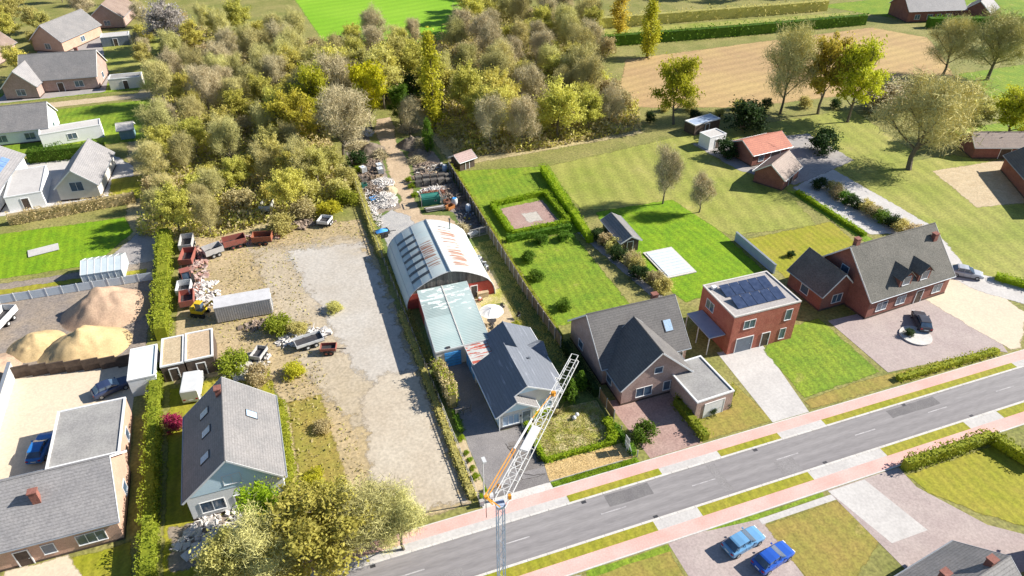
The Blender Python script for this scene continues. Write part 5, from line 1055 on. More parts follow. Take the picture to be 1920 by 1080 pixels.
# ------------------------------------------------------------------ vehicles
def car(name, label, x, y, rz, col, group=None, L=4.3, Wd=1.76, z=.1, van=False):
    o = thing(name, label, 'van' if van else 'car', (x, y, z), rz, group); hw = Wd / 2
    pm = mat('car_paint_' + name + str(len(bpy.data.materials)), col, tuple(q * .9 for q in col), scale=1, rough=.28, fine=.02, spec=.6)
    def loft(st, nm, mm, par):
        V = []; F = []
        for xx, w_, z0, z1, r_ in st: V += [(xx, -w_, z0 + r_), (xx, -w_, z1 - r_), (xx, -w_ + r_, z1), (xx, w_ - r_, z1), (xx, w_, z1 - r_), (xx, w_, z0 + r_), (xx, w_ - r_, z0), (xx, -w_ + r_, z0)]
        for i in range(len(st) - 1):
            for k in range(8): F.append((i * 8 + k, i * 8 + (k + 1) % 8, (i + 1) * 8 + (k + 1) % 8, (i + 1) * 8 + k))
        F += [tuple(range(8))[::-1], tuple((len(st) - 1) * 8 + k for k in range(8))]
        return MB().add(V, F).build(nm, mm, par, smooth=False)
    a = L / 2
    if van:
        b_ = loft([(-a, hw * .95, .35, 1.95, .08), (-a + .1, hw, .25, 2.05, .1), (a - 1.35, hw, .25, 2.05, .1), (a - .8, hw * .98, .25, 1.45, .1), (a - .7, hw * .98, .25, 1.05, .1), (a - .1, hw * .94, .3, .92, .1), (a, hw * .88, .35, .8, .08)], 'body', pm, o)
        MB().slab([(a - 1.3, -hw * .85, 1.98), (a - .8, -hw * .88, 1.42), (a - .8, hw * .88, 1.42), (a - 1.3, hw * .85, 1.98)], .02).build('windscreen', GLASS, b_)
    else:
        b_ = loft([(-a, hw * .86, .4, .82, .1), (-a + .12, hw * .95, .28, .95, .12), (-a + .7, hw, .22, .98, .12), (a - 1.5, hw, .22, .95, .12), (a - .5, hw * .97, .22, .84, .12), (a - .1, hw * .9, .28, .7, .1), (a, hw * .8, .38, .6, .06)], 'body', pm, o)
        loft([(-a + .25, hw * .82, .93, .98, .01), (-a + .75, hw * .74, .93, 1.40, .1), (-a + 1.6, hw * .72, .93, 1.46, .1), (-a + 2.2, hw * .73, .93, 1.42, .1), (-a + 3.0, hw * .84, .9, .96, .01)], 'glasshouse', GLASS, o)
        loft([(-a + .72, hw * .70, 1.36, 1.42, .01), (-a + .9, hw * .72, 1.38, 1.475, .03), (-a + 1.6, hw * .72, 1.38, 1.49, .03), (-a + 2.15, hw * .70, 1.36, 1.45, .02)], 'roof_panel', pm, b_)
        for s in (-1, 1):
            for xx in (-a + .72, -a + 1.62, -a + 2.3): MB().bar((xx, s * hw * .86, .93), (xx + (.12 if xx < -a + 1 else -.05), s * hw * .715, 1.42), .05).build('pillar', pm, b_)
    for xx in (-a + .75, a - .85):
        for s in (-1, 1):
            wv = MB().tube([(xx, s * (hw - .2), .31), (xx, s * (hw + .01), .31)], .31, 14).build('wheel', BLACK, o)
            MB().tube([(xx, s * (hw - .02), .31), (xx, s * (hw + .02), .31)], .19, 10).build('rim', ZINC, wv)
    MB().obox((a + .005, 0, .5), (.03, .5, .12)).build('number_plate', FRAMEW, o); MB().obox((-a - .005, 0, .62), (.03, .5, .12)).build('number_plate', FRAMEW, o)
    MB().obox((a - .02, 0, .36), (.06, Wd * .7, .14)).build('grille', BLACK, o)
    if not van:
        for s in (-1, 1):
            for xx in (-a + 1.62, -a + 2.55): MB().obox((xx, s * (hw + .001), .62), (.015, .012, .6)).build('door_seam', BLACK, o)
    for s in (-1, 1):
        MB().obox((a - .06, s * hw * .66, .62), (.12, .34, .14)).build('headlight', FRAMEW, o)
        MB().obox((-a + .03, s * hw * .7, .76), (.1, .26, .16)).build('tail_light', mat('tail_red', (.4, .02, .02), (.35, .02, .02)), o)
        MB().obox((a - 1.45, s * (hw + .07), .98), (.14, .16, .1)).build('mirror', pm, o)
    return o
car('parked_car', 'light blue car parked nearer the road on the court across the street', 22.0, -12.8, 10, (.13, .30, .50))
car('parked_car', 'deep blue car parked at the lower edge of the court across the street', 23.6, -15.2, 12, (.02, .09, .42))
car('parked_car', 'bright blue car parked in the beige courtyard at the left', -43.0, 23.0, 80, (.03, .18, .50))
car('parked_car', 'dark blue car half hidden at the bottom left in front of the garden', -25.6, -1.4, 15, (.04, .10, .20))
car('parked_car', 'dark blue car standing by the far end of the beige courtyard', -36.6, 30.8, 20, (.03, .045, .10))
car('delivery_van', 'white van parked behind the white gabled house', -27.4, 27.6, 84, (.62, .62, .60), van=True, L=4.9, Wd=1.95)
car('parked_car', 'dark grey car on the pale circle of the villa forecourt', 64.4, 8.2, 60, (.06, .06, .07))
car('parked_car', 'pale grey car at the far end of the white villa drive', 79.6, 15.0, -40, (.40, .42, .45))
fp = thing('forecourt_circle', 'pale round planting circle in the mauve forecourt', 'planter', (61.8, 6.4, .15)); MB().lathe([(2.0, 0), (2.0, .14), (1.8, .14)], (0, 0, 0), 24).build('rim', G_KERB, fp); MB().lathe([(1.78, 0), (1.78, .12)], (0, 0, 0), 24).build('gravel', G_WHITE, fp)
plant('bush', 1, 61.0, 6.9, 1.0, 1.5, LF_DARK, 'round_bush', 'dark bush on the pale forecourt circle', 'bush', z=.2)

# scrap yard left of the plot
REDP = mat('red_machine_paint', (.34, .10, .075), (.25, .10, .075), (.40, .24, .19), scale=1.6, fine=.3, rough=.65)
YELP = mat('yellow_machine_paint', (.65, .45, .02), (.58, .38, .02), scale=1.5, fine=.15, rough=.5)
GREYP = mat('grey_sheet', (.38, .37, .36), (.46, .44, .42), (.34, .28, .23), scale=1.2, fine=.2, rough=.6)
def wagon(name, label, x, y, rz, col, L=3.6, W=1.9, h=.7, group=None, high=.9):
    o = thing(name, label, 'trailer', (x, y, .1), rz, group)
    MB().box(-L / 2, L / 2, -W / 2, W / 2, .55, .65).build('bed', DARKMETAL, o)
    for nm, b in (('side_board', (-L / 2, L / 2, -W / 2, -W / 2 + .06)), ('side_board', (-L / 2, L / 2, W / 2 - .06, W / 2)), ('end_board', (-L / 2, -L / 2 + .06, -W / 2 + .065, W / 2 - .065)), ('end_board', (L / 2 - .06, L / 2, -W / 2 + .065, W / 2 - .065))):
        MB().box(*b, .65, .65 + high).build(nm, col, o)
    for xx in (-L * .12, L * .18):
        for s in (-1, 1): wv = MB().tube([(xx, s * (W / 2 - .1), .36), (xx, s * (W / 2 + .14), .36)], .36, 12).build('wheel', BLACK, o); MB().tube([(xx, s * (W / 2 + .05), .36), (xx, s * (W / 2 + .16), .36)], .18, 8).build('rim', col, wv)
    MB().bar((L / 2, 0, .55), (L / 2 + 1.2, 0, .45), .1).build('drawbar', DARKMETAL, o)
    return o
def tractor(name, label, x, y, rz, col, group=None):
    o = thing(name, label, 'tractor', (x, y, .1), rz, group)
    MB().box(-.2, 1.7, -.36, .36, .7, 1.3).build('bonnet', col, o); MB().box(-1.2, -.2, -.5, .5, .6, 1.0).build('chassis', DARKMETAL, o)
    c = MB()
    for xx in (-1.15, -.15):
        for s in (-1, 1): c.bar((xx, s * .6, 1.0), (xx, s * .55, 2.3), .07)
    c.build('cab_frame', col, o); MB().box(-1.25, -.05, -.68, .68, 2.3, 2.4).build('cab_roof', col, o)
    MB().box(-1.1, -.2, -.52, .52, 1.05, 2.25).build('cab_glass', GLASS, o); MB().box(-1.0, -.6, -.3, .3, 1.0, 1.25).build('seat', BLACK, o)
    for xx, rr, ww in ((-.75, .75, .42), (1.3, .45, .28)):
        for s in (-1, 1):
            wv = MB().tube([(xx, s * .55, rr), (xx, s * (.55 + ww), rr)], rr, 16).build('wheel', BLACK, o); MB().tube([(xx, s * .6, rr), (xx, s * (.57 + ww), rr)], rr * .5, 10).build('rim', col, wv)
    for s in (-1, 1): MB().box(-1.35, -.2, s * .6, s * 1.0, 1.5, 1.58) if s > 0 else None
    MB().tube([(1.2, .2, 1.3), (1.2, .2, 2.1)], .05, 6).build('exhaust', DARKMETAL, o)
    return o
wagon('farm_wagon', 'red wagon at the upper left of the scrap yard beside the hedge', -28.2, 57.6, 80, REDP)
wagon('farm_wagon', 'pale wagon behind the red one at the scrap yard hedge', -28.4, 62.0, 85, GREYP)
tractor('tractor', 'red tractor in the middle of the scrap yard row by the hedge', -28.4, 52.2, 100, REDP)
wagon('farm_wagon', 'red wagon next to the yellow digger in the scrap yard', -28.2, 46.2, 90, REDP, L=3)
wagon('farm_wagon', 'white wagon below the red one by the hedge', -28.6, 49.0, 85, STEELW, L=2.6)
wagon('farm_wagon', 'red wagon at the back edge of the scrap yard', -21.4, 60.0, 8, REDP, L=3.4)
wagon('farm_wagon', 'grey wagon between the red ones at the back of the scrap yard', -24.6, 58.4, 20, GREYP, L=2.8)
wagon('farm_wagon', 'rusty red wagon at the right end of the scrap yard row', -17.2, 59.6, -12, mat('rusty_paint', (.30, .10, .05), (.24, .09, .05), scale=1.5, fine=.25), L=3)
wagon('farm_wagon', 'small pale trailer right of the scrap yard row', -7.2, 62.0, 60, STEELW, L=2.2, high=.5)
dg = thing('yellow_digger', 'small yellow digger at the lower end of the machine row', 'digger', (-26.6, 43.2, .1), -30)
for s in (-1, 1): MB().prism([(-1.0, s * .75 - .18), (1.0, s * .75 - .18), (1.0, s * .75 + .18), (-1.0, s * .75 + .18)], 0, .45).build('track', BLACK, dg)
MB().box(-.9, .7, -.7, .7, .5, 1.0).build('body', YELP, dg); MB().box(-.1, .75, -.65, .1, 1.0, 2.2).build('cab', GLASS, dg); MB().box(-.15, .8, -.7, .15, 2.2, 2.28).build('cab_roof', YELP, dg)
b = MB(); b.bar((.6, .4, .9), (1.9, .4, 2.2), .22); b.build('boom', YELP, dg); b = MB(); b.bar((1.9, .4, 2.2), (2.7, .4, .9), .16); b.build('dipper', YELP, dg); MB().prism([(2.5, .1), (2.95, .1), (2.95, .7), (2.5, .7)], .45, .9).build('bucket', DARKMETAL, dg)
MB().box(-1.1, -.6, -.6, .6, .6, 1.25).build('engine_cover', YELP, dg)
cnn = thing('site_container', 'long pale grey container across the scrap yard', 'container', (-20.8, 41.3, .1), -2)
MB().box(-3.6, 3.6, -1.3, 1.3, .15, 2.5).build('body', GREYP, cnn); MB().box(-3.65, 3.65, -1.35, 1.35, 2.5, 2.62).build('roof', mat('container_roof', (.55, .54, .54), (.48, .47, .47), scale=.8, fine=.1), cnn)
for k in range(24): MB().box(-3.5 + k * .3, -3.4 + k * .3, -1.34, -1.3, .2, 2.45).build('rib', GREYP, cnn)
door(cnn, (3.6, 0, .15), 'E', 1.0, 2.0, DOORGREY)
wagon('boat_trailer', 'pale boat-shaped trailer by the bushes left of the scrap yard rear', -15.4, 71, 70, STEELW, L=5, W=1.8)
wagon('farm_wagon', 'white flat wagon amid weeds in the lower scrap yard', -13.4, 31.6, 10, STEELW, L=3.6, high=.4)
wagon('farm_wagon', 'small red cart below the white flat wagon', -11.2, 29.2, -15, REDP, L=2, W=1.3, high=.4)
wagon('farm_wagon', 'pale cart left of the white flat wagon', -19.6, 31.0, 60, GREYP, L=2.2, W=1.4, high=.5)
for i, (x, y, h, w_) in enumerate([(-17, 36, 2.6, 4), (-14.6, 34.4, 1.8, 3), (-20, 26.5, 2.4, 3.6), (-16, 26.4, 1.6, 3), (-22.8, 30, 2.8, 4), (-14, 62, 3, 5), (-10, 66, 3.4, 5), (-6, 65, 2.6, 4.4), (-2.6, 68, 3, 4.4), (-9.4, 37.8, 1.4, 2.6), (-13.6, 16, 1.2, 2.4), (-15.6, 9, 1.3, 2.6)]):
    plant('bush', i % 3 + 1, x, y, h, w_, [LF_HEDGE, LF_OLIVE, LF_DRY, LF_YG][i % 4], 'scrub_bush', ['bush right of the long grey container', 'low bush below the grey container end', 'olive bush behind the white gabled house', 'low scrub bush on the lower scrap yard', 'tall scrub left of the pale cart', 'bush at the back edge of the scrap yard', 'larger bush at the back right of the scrap yard', 'bush near the small pale trailer', 'bush beside the rear yard fence', 'low scrub at the edge of the hardstand', 'low scrub in the dry garden strip', 'scrub clump at the lower end of the garden strip'][i], 'bush', 'scrub bushes of the scrap yard')

# ------------------------------------------------------------------ heaps
def lump(cx_, cy_, rx, ry, h, seed, n=34, rough=.2, ang=0.0, p=1.0):
    V = []; F = []; ca, sa = math.cos(ang), math.sin(ang)
    for i in range(n + 1):
        for j in range(n + 1):
            u, v = -1 + 2 * i / n, -1 + 2 * j / n; d = math.hypot(u, v); f_ = max(0, 1 - d) ** (1 / p)
            nz = noise.noise(Vector((u * 1.9 + seed * 3.1, v * 1.9, seed))) * rough * 1.6 + noise.noise(Vector((u * 5 + seed, v * 5, seed))) * rough * .8 + abs(noise.noise(Vector((u * 9 + seed, v * 9, seed)))) * rough * .5
            z = h * max(-.05, f_ * (1 + nz)) if d < 1.05 else -.1
            x, y = u * rx, v * ry; V.append((cx_ + x * ca - y * sa, cy_ + x * sa + y * ca, z))
    for i in range(n):
        for j in range(n): a = i * (n + 1) + j; F.append((a, a + n + 1, a + n + 2, a + 1))
    return MB().add(V, F)
def heap(name, label, cat, x, y, rx, ry, h, m, seed, **k):
    return tag(lump_at(name, x, y, rx, ry, h, m, seed, **k), label, cat)
def lump_at(name, x, y, rx, ry, h, m, seed, **k):
    o = lump(0, 0, rx, ry, h, seed, **k).build(name, m, None, smooth=True); o.location = (x, y, .05); return o
SANDG = mat('golden_sand', (.54, .39, .20), (.47, .34, .17), scale=.6, fine=.12, fscale=5, bump=.4)
SANDB = mat('brown_sand', (.38, .26, .18), (.44, .31, .21), scale=.6, fine=.15, fscale=5, bump=.4)
SOIL = mat('dark_soil', (.20, .16, .12), (.15, .12, .09), (.26, .21, .15), scale=1.2, fine=.35, fscale=7, bump=.8)
heap('sand_pile', 'large golden sand pile in the left yard', 'sand pile', -40.6, 40.6, 5.6, 4.4, 3.2, SANDG, 1)
heap('sand_pile', 'brown sand pile behind the golden one', 'sand pile', -38.6, 48.4, 6.0, 5.0, 3.8, SANDB, 2)
heap('sand_pile', 'smaller golden sand pile at the left of the large one', 'sand pile', -46.6, 43.2, 3.6, 3.4, 2.0, SANDG, 3)
heap('sand_pile', 'low brown sand pile at the left edge', 'sand pile', -50.6, 39.8, 3.0, 3.4, 1.4, SANDB, 4)
wagon('white_trailer', 'white flatbed trailer left of the sand piles', -53.4, 45, 85, STEELW, L=6, W=2.2)
wagon('white_trailer', 'second white trailer at the left edge beside the sand piles', -51.6, 50, 70, STEELW, L=4.4, W=2.0)
heap('soil_mound', 'grey soil mound left of the dirt track', 'soil mound', 5.4, 88.4, 2.8, 2.4, 1.6, SOIL, 5)
heap('soil_mound', 'soil mound right of the dirt track', 'soil mound', 13.2, 88, 2.8, 3.0, 1.9, SOIL, 6)
heap('soil_mound', 'second soil mound on the right nearer the yard', 'soil mound', 13.8, 83.2, 2.4, 2.0, 1.3, SOIL, 7)
heap('soil_mound', 'low soil mound beside the white rubble in the trees', 'soil mound', 3.8, 94.5, 2.4, 2.4, .9, SOIL, 8)
heap('rubble_mound', 'tan rubble mound at the edge of the white rubble', 'rubble', 5.2, 70.2, 1.5, 2.2, .8, G_SAND, 9)
def debris(name, label, cx_, cy_, rx, ry, h, n, m, seed, smin=.15, smax=.5, flat=.4, kind='stuff'):
    r = random.Random(seed); mb = MB(); n = int(n * 1.5)
    for k in range(n // 8):
        a = r.uniform(0, 2 * PI); q = math.sqrt(r.random()); L_ = r.uniform(.6, 1.6); mb.obox((rx * q * math.cos(a), ry * q * math.sin(a), h * (1 - q) + .12), (L_, .1, .06), Matrix.Rotation(r.uniform(0, PI), 3, 'Z') @ Matrix.Rotation(r.uniform(-.5, .5), 3, 'Y'))
    for k in range(n):
        a = r.uniform(0, 2 * PI); q = math.sqrt(r.random()); x, y = rx * q * math.cos(a), ry * q * math.sin(a); z = h * (1 - q) * r.uniform(.6, 1) + .03
        s = r.uniform(smin, smax); rot = Matrix.Rotation(r.uniform(0, PI), 3, 'Z') @ Matrix.Rotation(r.uniform(-.6, .6), 3, 'X') @ Matrix.Rotation(r.uniform(-.6, .6), 3, 'Y')
        mb.obox((x, y, z), (s, s * r.uniform(.4, .9), s * flat * r.uniform(.4, 1)), rot)
    o = mb.build(name, m); o.location = (cx_, cy_, .12); o['label'] = label; o['category'] = 'debris'; o['kind'] = kind; return o
WRUB = mat('white_rubble', (.62, .59, .55), (.50, .46, .42), (.36, .30, .25), scale=1.4, fine=.2)
BRUB = mat('mixed_rubble', (.30, .22, .16), (.20, .16, .13), (.45, .38, .32), scale=1.4, fine=.25)
debris('white_rubble', 'heap of broken white plaster left of the track', 3.7, 66.8, 2.1, 3.0, .9, 420, WRUB, 1, .12, .6)
debris('white_rubble', 'scattered white rubble behind the plaster heap', 4.4, 73.2, 2.2, 2.4, .7, 280, WRUB, 2, .12, .7, .3)
debris('white_rubble', 'white rubble strewn along the left yard edge', 1.0, 63.6, .7, 2.4, .4, 70, WRUB, 3)
debris('mixed_rubble', 'brown mixed rubble between the white heaps', 2.4, 71.6, 2.0, 3.2, .5, 150, BRUB, 4)
debris('white_rubble', 'white rubble heap under the yellow-green tree', 6.0, 97, 1.4, 2.2, .6, 110, WRUB, 5)
debris('mixed_rubble', 'brown scrap strewn beneath the bare tree', 3.4, 82.6, 2.6, 2.6, .5, 150, BRUB, 6)
debris('mixed_rubble', 'small scrap strewn by the right fence', 15.6, 56, 1.4, 4, .3, 130, mat('dark_scrap', (.12, .11, .11), (.20, .18, .17), (.36, .34, .32), scale=1.5, fine=.3), 7, .12, .4)
debris('mixed_rubble', 'brown scrap around the barrels and crates', 14.8, 63.5, 1.8, 2.8, .5, 120, BRUB, 8, .15, .55)
debris('mixed_rubble', 'rusty scrap behind the green skip', 12.2, 66.4, 2.6, .9, .5, 110, mat('rusty_scrap', (.28, .12, .07), (.20, .09, .06), (.40, .34, .3), scale=1.5, fine=.3), 9, .2, .7, .2)
def brush(name, label, x, y, rx, ry, h, n, m, seed):
    rs = np.random.RandomState(seed); a = rs.uniform(0, 2 * PI, n); q = np.sqrt(rs.uniform(0, 1, n)); P0 = np.stack([rx * q * np.cos(a), ry * q * np.sin(a), h * (1 - q ** 2) * rs.uniform(.2, 1, n)], 1)
    d = rs.normal(size=(n, 3)); d[:, 2] *= .5; P1 = P0 + d * .55
    o = thing(name, label, 'brush pile', (x, y, .1)); link('twigs', twig_mesh('twigs', P0, P1, .035, rs, m), o); lump(0, 0, rx * .9, ry * .9, h * .7, seed, 12).build('core', SOIL, o, smooth=True); return o
for i, (x, y, rx, ry, h, n, m_, a, b_) in enumerate([(2.6, 76.6, 2.6, 1.6, .4, 120, BRUB, .12, .5), (1.6, 68.6, 1.4, 4.5, .4, 150, WRUB, .1, .35), (12.6, 67.6, 3, 1.0, .5, 120, WRUB, .12, .6), (15.6, 66.6, 1.5, 2.6, .5, 110, BRUB, .12, .6), (12.6, 73.4, 3.2, 1.0, .6, 120, BRUB, .15, .7), (13.6, 78, 2.2, 1.2, .4, 70, BRUB, .12, .5), (3.2, 79.8, 2.4, 1.4, .5, 90, BRUB, .15, .6), (1.2, 60.4, .7, 2.6, .2, 50, WRUB, .1, .3)]):
    debris('mixed_rubble', ['brown scrap around the white tanks', 'small white chips along the left fence of the rear yard', 'white scrap between the skip and the pallets', 'brown scrap between the slatted crate and the pallets', 'broken wood in front of the timber heap', 'broken wood behind the timber heap', 'dark scrap behind the white tanks', 'white chips beside the gravel spread'][i], x, y, rx, ry, h, n, m_, 70 + i, a, b_)
brush('brush_pile', 'round brown root pile behind the arched barn', 13.2, 52.6, 1.2, 1.1, 1.3, 1500, TWIG, 1)
brush('brush_pile', 'grey brush pile on the left of the track beyond the tanks', 6.4, 84.6, 1.5, 1.5, 1.7, 2000, TWIG, 2)
brush('brush_pile', 'brush pile on the right of the track', 12.6, 80.0, 1.6, 1.3, 1.2, 1800, TWIG, 3)
brush('brush_pile', 'dark brush pile below the ivy column', 14.9, 86.4, 1.6, 2.4, 1.9, 2200, TWIG, 4)
brush('brush_pile', 'brush pile at the foot of the yellow-green tree', 3.2, 90.2, 2.6, 2.0, 1.5, 2200, TWIG, 5)
brush('brush_pile', 'brush pile under the slender young tree', 14.6, 95.6, 2.4, 2.2, 1.6, 1800, TWIG, 6)

YRUB = mat('faded_red_scrap', (.34, .15, .11), (.42, .34, .30), (.24, .20, .18), scale=.9, fine=.3)
for i, (x, y, rx, ry, n, m_) in enumerate([(-27.4, 55, 1.8, 7, 130, YRUB), (-20, 61, 6, 1.4, 110, YRUB), (-26, 48, 2, 3.5, 70, WRUB), (-14, 33.4, 3.6, 1.6, 70, WRUB), (-19, 38, 3, 1.0, 50, BRUB), (-21.5, 30, 3, 2.5, 80, WRUB), (-25, 5.4, 4, 2.6, 130, WRUB), (-10, 63, 5, 1.6, 60, BRUB)]):
    debris('yard_clutter', ['faded red and grey clutter along the scrap yard hedge', 'faded red clutter along the back of the scrap yard', 'pale clutter between the red wagons', 'pale clutter around the white flat wagon', 'brown clutter below the grey container', 'pale clutter around the pale cart', 'pale stones in front of the white gabled house', 'brown clutter behind the hardstand'][i], x, y, rx, ry, .35, n, m_, 40 + i, .2, .9, .5)

# ------------------------------------------------------------------ fences of the plot
f1 = thing('timber_fence', 'tall weathered timber fence with pale posts along the right of the plot', 'fence')
path = [(17.05, 20), (16.75, 32), (16.95, 49), (17.3, 74)]
def along(path, step):
    out = []; rest = 0
    for (x0, y0), (x1, y1) in zip(path[:-1], path[1:]):
        L = math.hypot(x1 - x0, y1 - y0); d = rest
        while d < L: out.append((x0 + (x1 - x0) * d / L, y0 + (y1 - y0) * d / L)); d += step
        rest = d - L
    out.append(path[-1]); return out
P_ = along(path, 1.9)
for i, (x, y) in enumerate(P_):
    MB().box(x - .14, x - .02, y - .06, y + .06, 0, 1.95).build('post', POSTC, f1)
    if i < len(P_) - 1:
        x2, y2 = P_[i + 1]; b = MB(); n = 13
        for k in range(n):
            t0, t1 = k / n, (k + .93) / n; o_ = .012 * (k % 2); xa, ya, xb, yb = x + (x2 - x) * t0, y + (y2 - y) * t0, x + (x2 - x) * t1, y + (y2 - y) * t1
            b.add([(xa + o_, ya, .1), (xb + o_, yb, .1), (xb + o_, yb, 1.85), (xa + o_, ya, 1.85), (xa + .03 + o_, ya, .1), (xb + .03 + o_, yb, .1), (xb + .03 + o_, yb, 1.85), (xa + .03 + o_, ya, 1.85)], [(0, 3, 2, 1), (4, 5, 6, 7), (3, 7, 6, 2), (0, 1, 5, 4)])
        b.bar((x + .03, y, 1.88), (x2 + .03, y2, 1.88), .1, .05)
        pnl = b.build('panel', FENCEWOOD, f1); pnl['kind'] = 'stuff'
hedge([(17.35, 20.5), (17.1, 32), (17.25, 49), (17.6, 74)], .35, 1.9, LF_HEDGE, 'thin green climber growing on the outside of the tall timber fence', dens=16, ls=.2)
f2 = thing('front_fence', 'low brown timber fence between the front lawn and the pink brick drive', 'fence')
for i in range(6):
    y = 9.9 - i * 1.9
    MB().box(17.62, 17.72, y - .05, y + .05, 0, 1.85 if i < 3 else 1.1).build('post', POSTC, f2)
    if i < 2: MB().box(17.65, 17.69, y - 1.84, y - .06, .15, 1.75).build('panel', mat('brown_fence', (.26, .15, .08), (.20, .12, .06), scale=1.5, fine=.25), f2)
hedge([(17.3, 19.6), (17.5, 10.2)], .9, 1.5, LF_DARK, 'dark overgrown hedge linking the two right-hand fences', dens=40, ls=.2)
hedge([(17.3, 5.2), (17.4, .6)], .6, .8, LF_GREEN, 'green shrubs at the right front corner of the plot', dens=50, ls=.18)
f3 = thing('left_fence', 'old concrete post and wire fence along the left of the plot', 'fence')
P_ = along([(-.25, .4), (-.35, 21.5), (-.45, 50), (-.1, 80)], 2.2)
for i, (x, y) in enumerate(P_):
    MB().box(x - .05, x + .05, y - .05, y + .05, 0, 1.35).build('post', POSTC, f3)
    if i < len(P_) - 1:
        for zz in (.5, 1.2):
            x2, y2 = P_[i + 1]; MB().bar((x, y + .05, zz), (x2, y2 - .05, zz), .05, .05).build('rail', POSTC if y < 14 else OLDWOOD, f3)
tr = thing('timber_gate', 'grey timber gate across the shaded driveway beside the hedge', 'gate', (.9, 12.7, .1), 6)
for zz in (.35, .7, 1.05): MB().box(0, 1.9, -.03, .03, zz - .05, zz + .05).build('rail', OLDWOOD, tr)
for xx in (0, .9, 1.85): MB().box(xx - .05, xx + .05, -.05, .05, 0, 1.2).build('post', OLDWOOD, tr)
tr = thing('timber_gate', 'low timber gate left of the blue garage door', 'gate', (-.5, 21.6, .1), 0)
for zz in (.5, 1.0): MB().box(0, 1.4, -.03, .03, zz - .05, zz + .05).build('rail', OLDWOOD, tr)
for xx in (0, .7, 1.35): MB().box(xx - .05, xx + .05, -.05, .05, 0, 1.3).build('post', OLDWOOD, tr)
g3 = thing('yard_gate', 'wire mesh gate with pale frame at the rear of the side passage', 'gate', (13.9, 49.7, .1), 5)
fr = MB(); fr.bar((0, 0, 1.5), (3.1, 0, 1.5), .07); fr.build('top_rail', POSTC, g3)
MB().bar((0, 0, .15), (3.1, 0, .15), .07).build('bottom_rail', POSTC, g3)
for xx in (0, 1.6, 3.1): MB().box(xx - .05, xx + .05, -.05, .05, 0, 1.6).build('post', POSTC, g3)
wm = MB()
for k in range(16): wm.bar((k * .2, 0, .15), (k * .2, 0, 1.5), .018)
for k in range(7): wm.bar((0, 0, .2 + k * .2), (3.1, 0, .2 + k * .2), .018)
o_ = wm.build('mesh', ZINC, g3); o_['kind'] = 'stuff'

# ------------------------------------------------------------------ crane across the road
JZ = 22.0
mast = Vector((-3.6, -16.6, 0)); tip = Vector((6.5, -5.5, JZ)); d = (tip - Vector((mast.x, mast.y, JZ))).normalized(); sd_ = Vector((-d.y, d.x, 0))
cr = thing('tower_crane', 'white lattice crane jib with orange tie bar reaching over the driveway', 'crane', (mast.x, mast.y, 0), 0)
hw = .22
for sx in (-1, 1):
    for sy in (-1, 1): MB().bar((sx * hw, sy * hw, 0), (sx * hw, sy * hw, JZ - .3), .06).build('mast_chord', STEELG, cr)
for face in range(4):
    b = MB(); n = 22; cs = [(-hw, -hw), (hw, -hw), (hw, hw), (-hw, hw)]; a0 = cs[face]; a1 = cs[(face + 1) % 4]
    for k in range(n):
        z0, z1 = k * (JZ - .5) / n, (k + 1) * (JZ - .5) / n; p, q = (a0, a1) if k % 2 else (a1, a0); b.bar((*p, z0), (*q, z1), .022)
    o_ = b.build('mast_bracing', STEELG, cr); o_['kind'] = 'stuff'
MB().box(-1.8, 1.8, -.16, .16, 0, .35).build('base_beam', STEELG, cr); MB().box(-.16, .16, -1.8, 1.8, .36, .7).build('base_beam', STEELG, cr)
for k in range(5): MB().box(-1.0, 1.0, -1.9, -.9, .75 + k * .32, 1.05 + k * .32).build('ballast_block', G_KERB, cr)
MB().box(-.3, .3, -.3, .3, JZ - .3, JZ - .08).build('slewing_head', STEELG, cr)
Lj = (tip - Vector((mast.x, mast.y, JZ))).length
def jp(s, u, h): 
    p = d * (s * Lj) + sd_ * u; return (p.x, p.y, JZ + h)
def half(s): return .44 - .1 * s
for u in (-1, 1): MB().bar(jp(-.02, u * half(0), 0), jp(1, u * half(1), 0), .05).build('jib_bottom_chord', STEELW, cr)
for u in (-1, 1): MB().bar(jp(.0, u * half(0) * .8, .75), jp(1, u * half(1) * .8, .6), .045).build('jib_top_chord', STEELW, cr)
n = 15; nb_ = 0
for k in range(n):
    s0, s1 = k / n, (k + 1) / n; a = half(s0); b2 = half(s1); h0 = .75 - .15 * s0; h1 = .75 - .15 * s1
    MB().bar(jp(s1, -b2, 0), jp(s1, b2, 0), .035).build('jib_cross_bar', STEELW, cr)
    MB().bar(jp(s1, -b2 * .8, h1), jp(s1, b2 * .8, h1), .035).build('jib_cross_bar', STEELW, cr)
    if k < 4 or 5 < k < 11: MB().bar(jp(s0, -a * .8, h0), jp(s1, b2 * .8, h1), .032).build('jib_brace', STEELW, cr); MB().bar(jp(s0, a * .8, h0 + .002), jp(s1, -b2 * .8, h1 + .002), .032).build('jib_brace', STEELW, cr)
    for u in (-1, 1):
        MB().bar(jp(s0, u * a, 0), jp((s0 + s1) / 2, u * (a + b2) / 2 * .8, h0), .026).build('jib_brace', STEELW, cr); MB().bar(jp((s0 + s1) / 2, u * (a + b2) / 2 * .8, h0), jp(s1, u * b2, 0), .026).build('jib_brace', STEELW, cr)
wk = MB(); n0, n1 = .27, .43
wk.slab([jp(n0, -.3, .78), jp(n1, -.29, .78), jp(n1, .29, .78), jp(n0, .3, .78)], .04); wk.build('walkway', STEELW, cr)
MB().bar(jp(-.02, -.1, 0), jp(-.10, .25, 2.2), .08).build('tie_strut', ORANGE, cr); MB().bar(jp(-.02, .4, 0), jp(-.10, .35, 2.2), .07).build('tie_strut', ORANGE, cr)
for u in (.18, .38): MB().bar(jp(-.10, u, 2.2), jp(.2, u, 1.85), .05).build('tie_bar', ORANGE, cr)
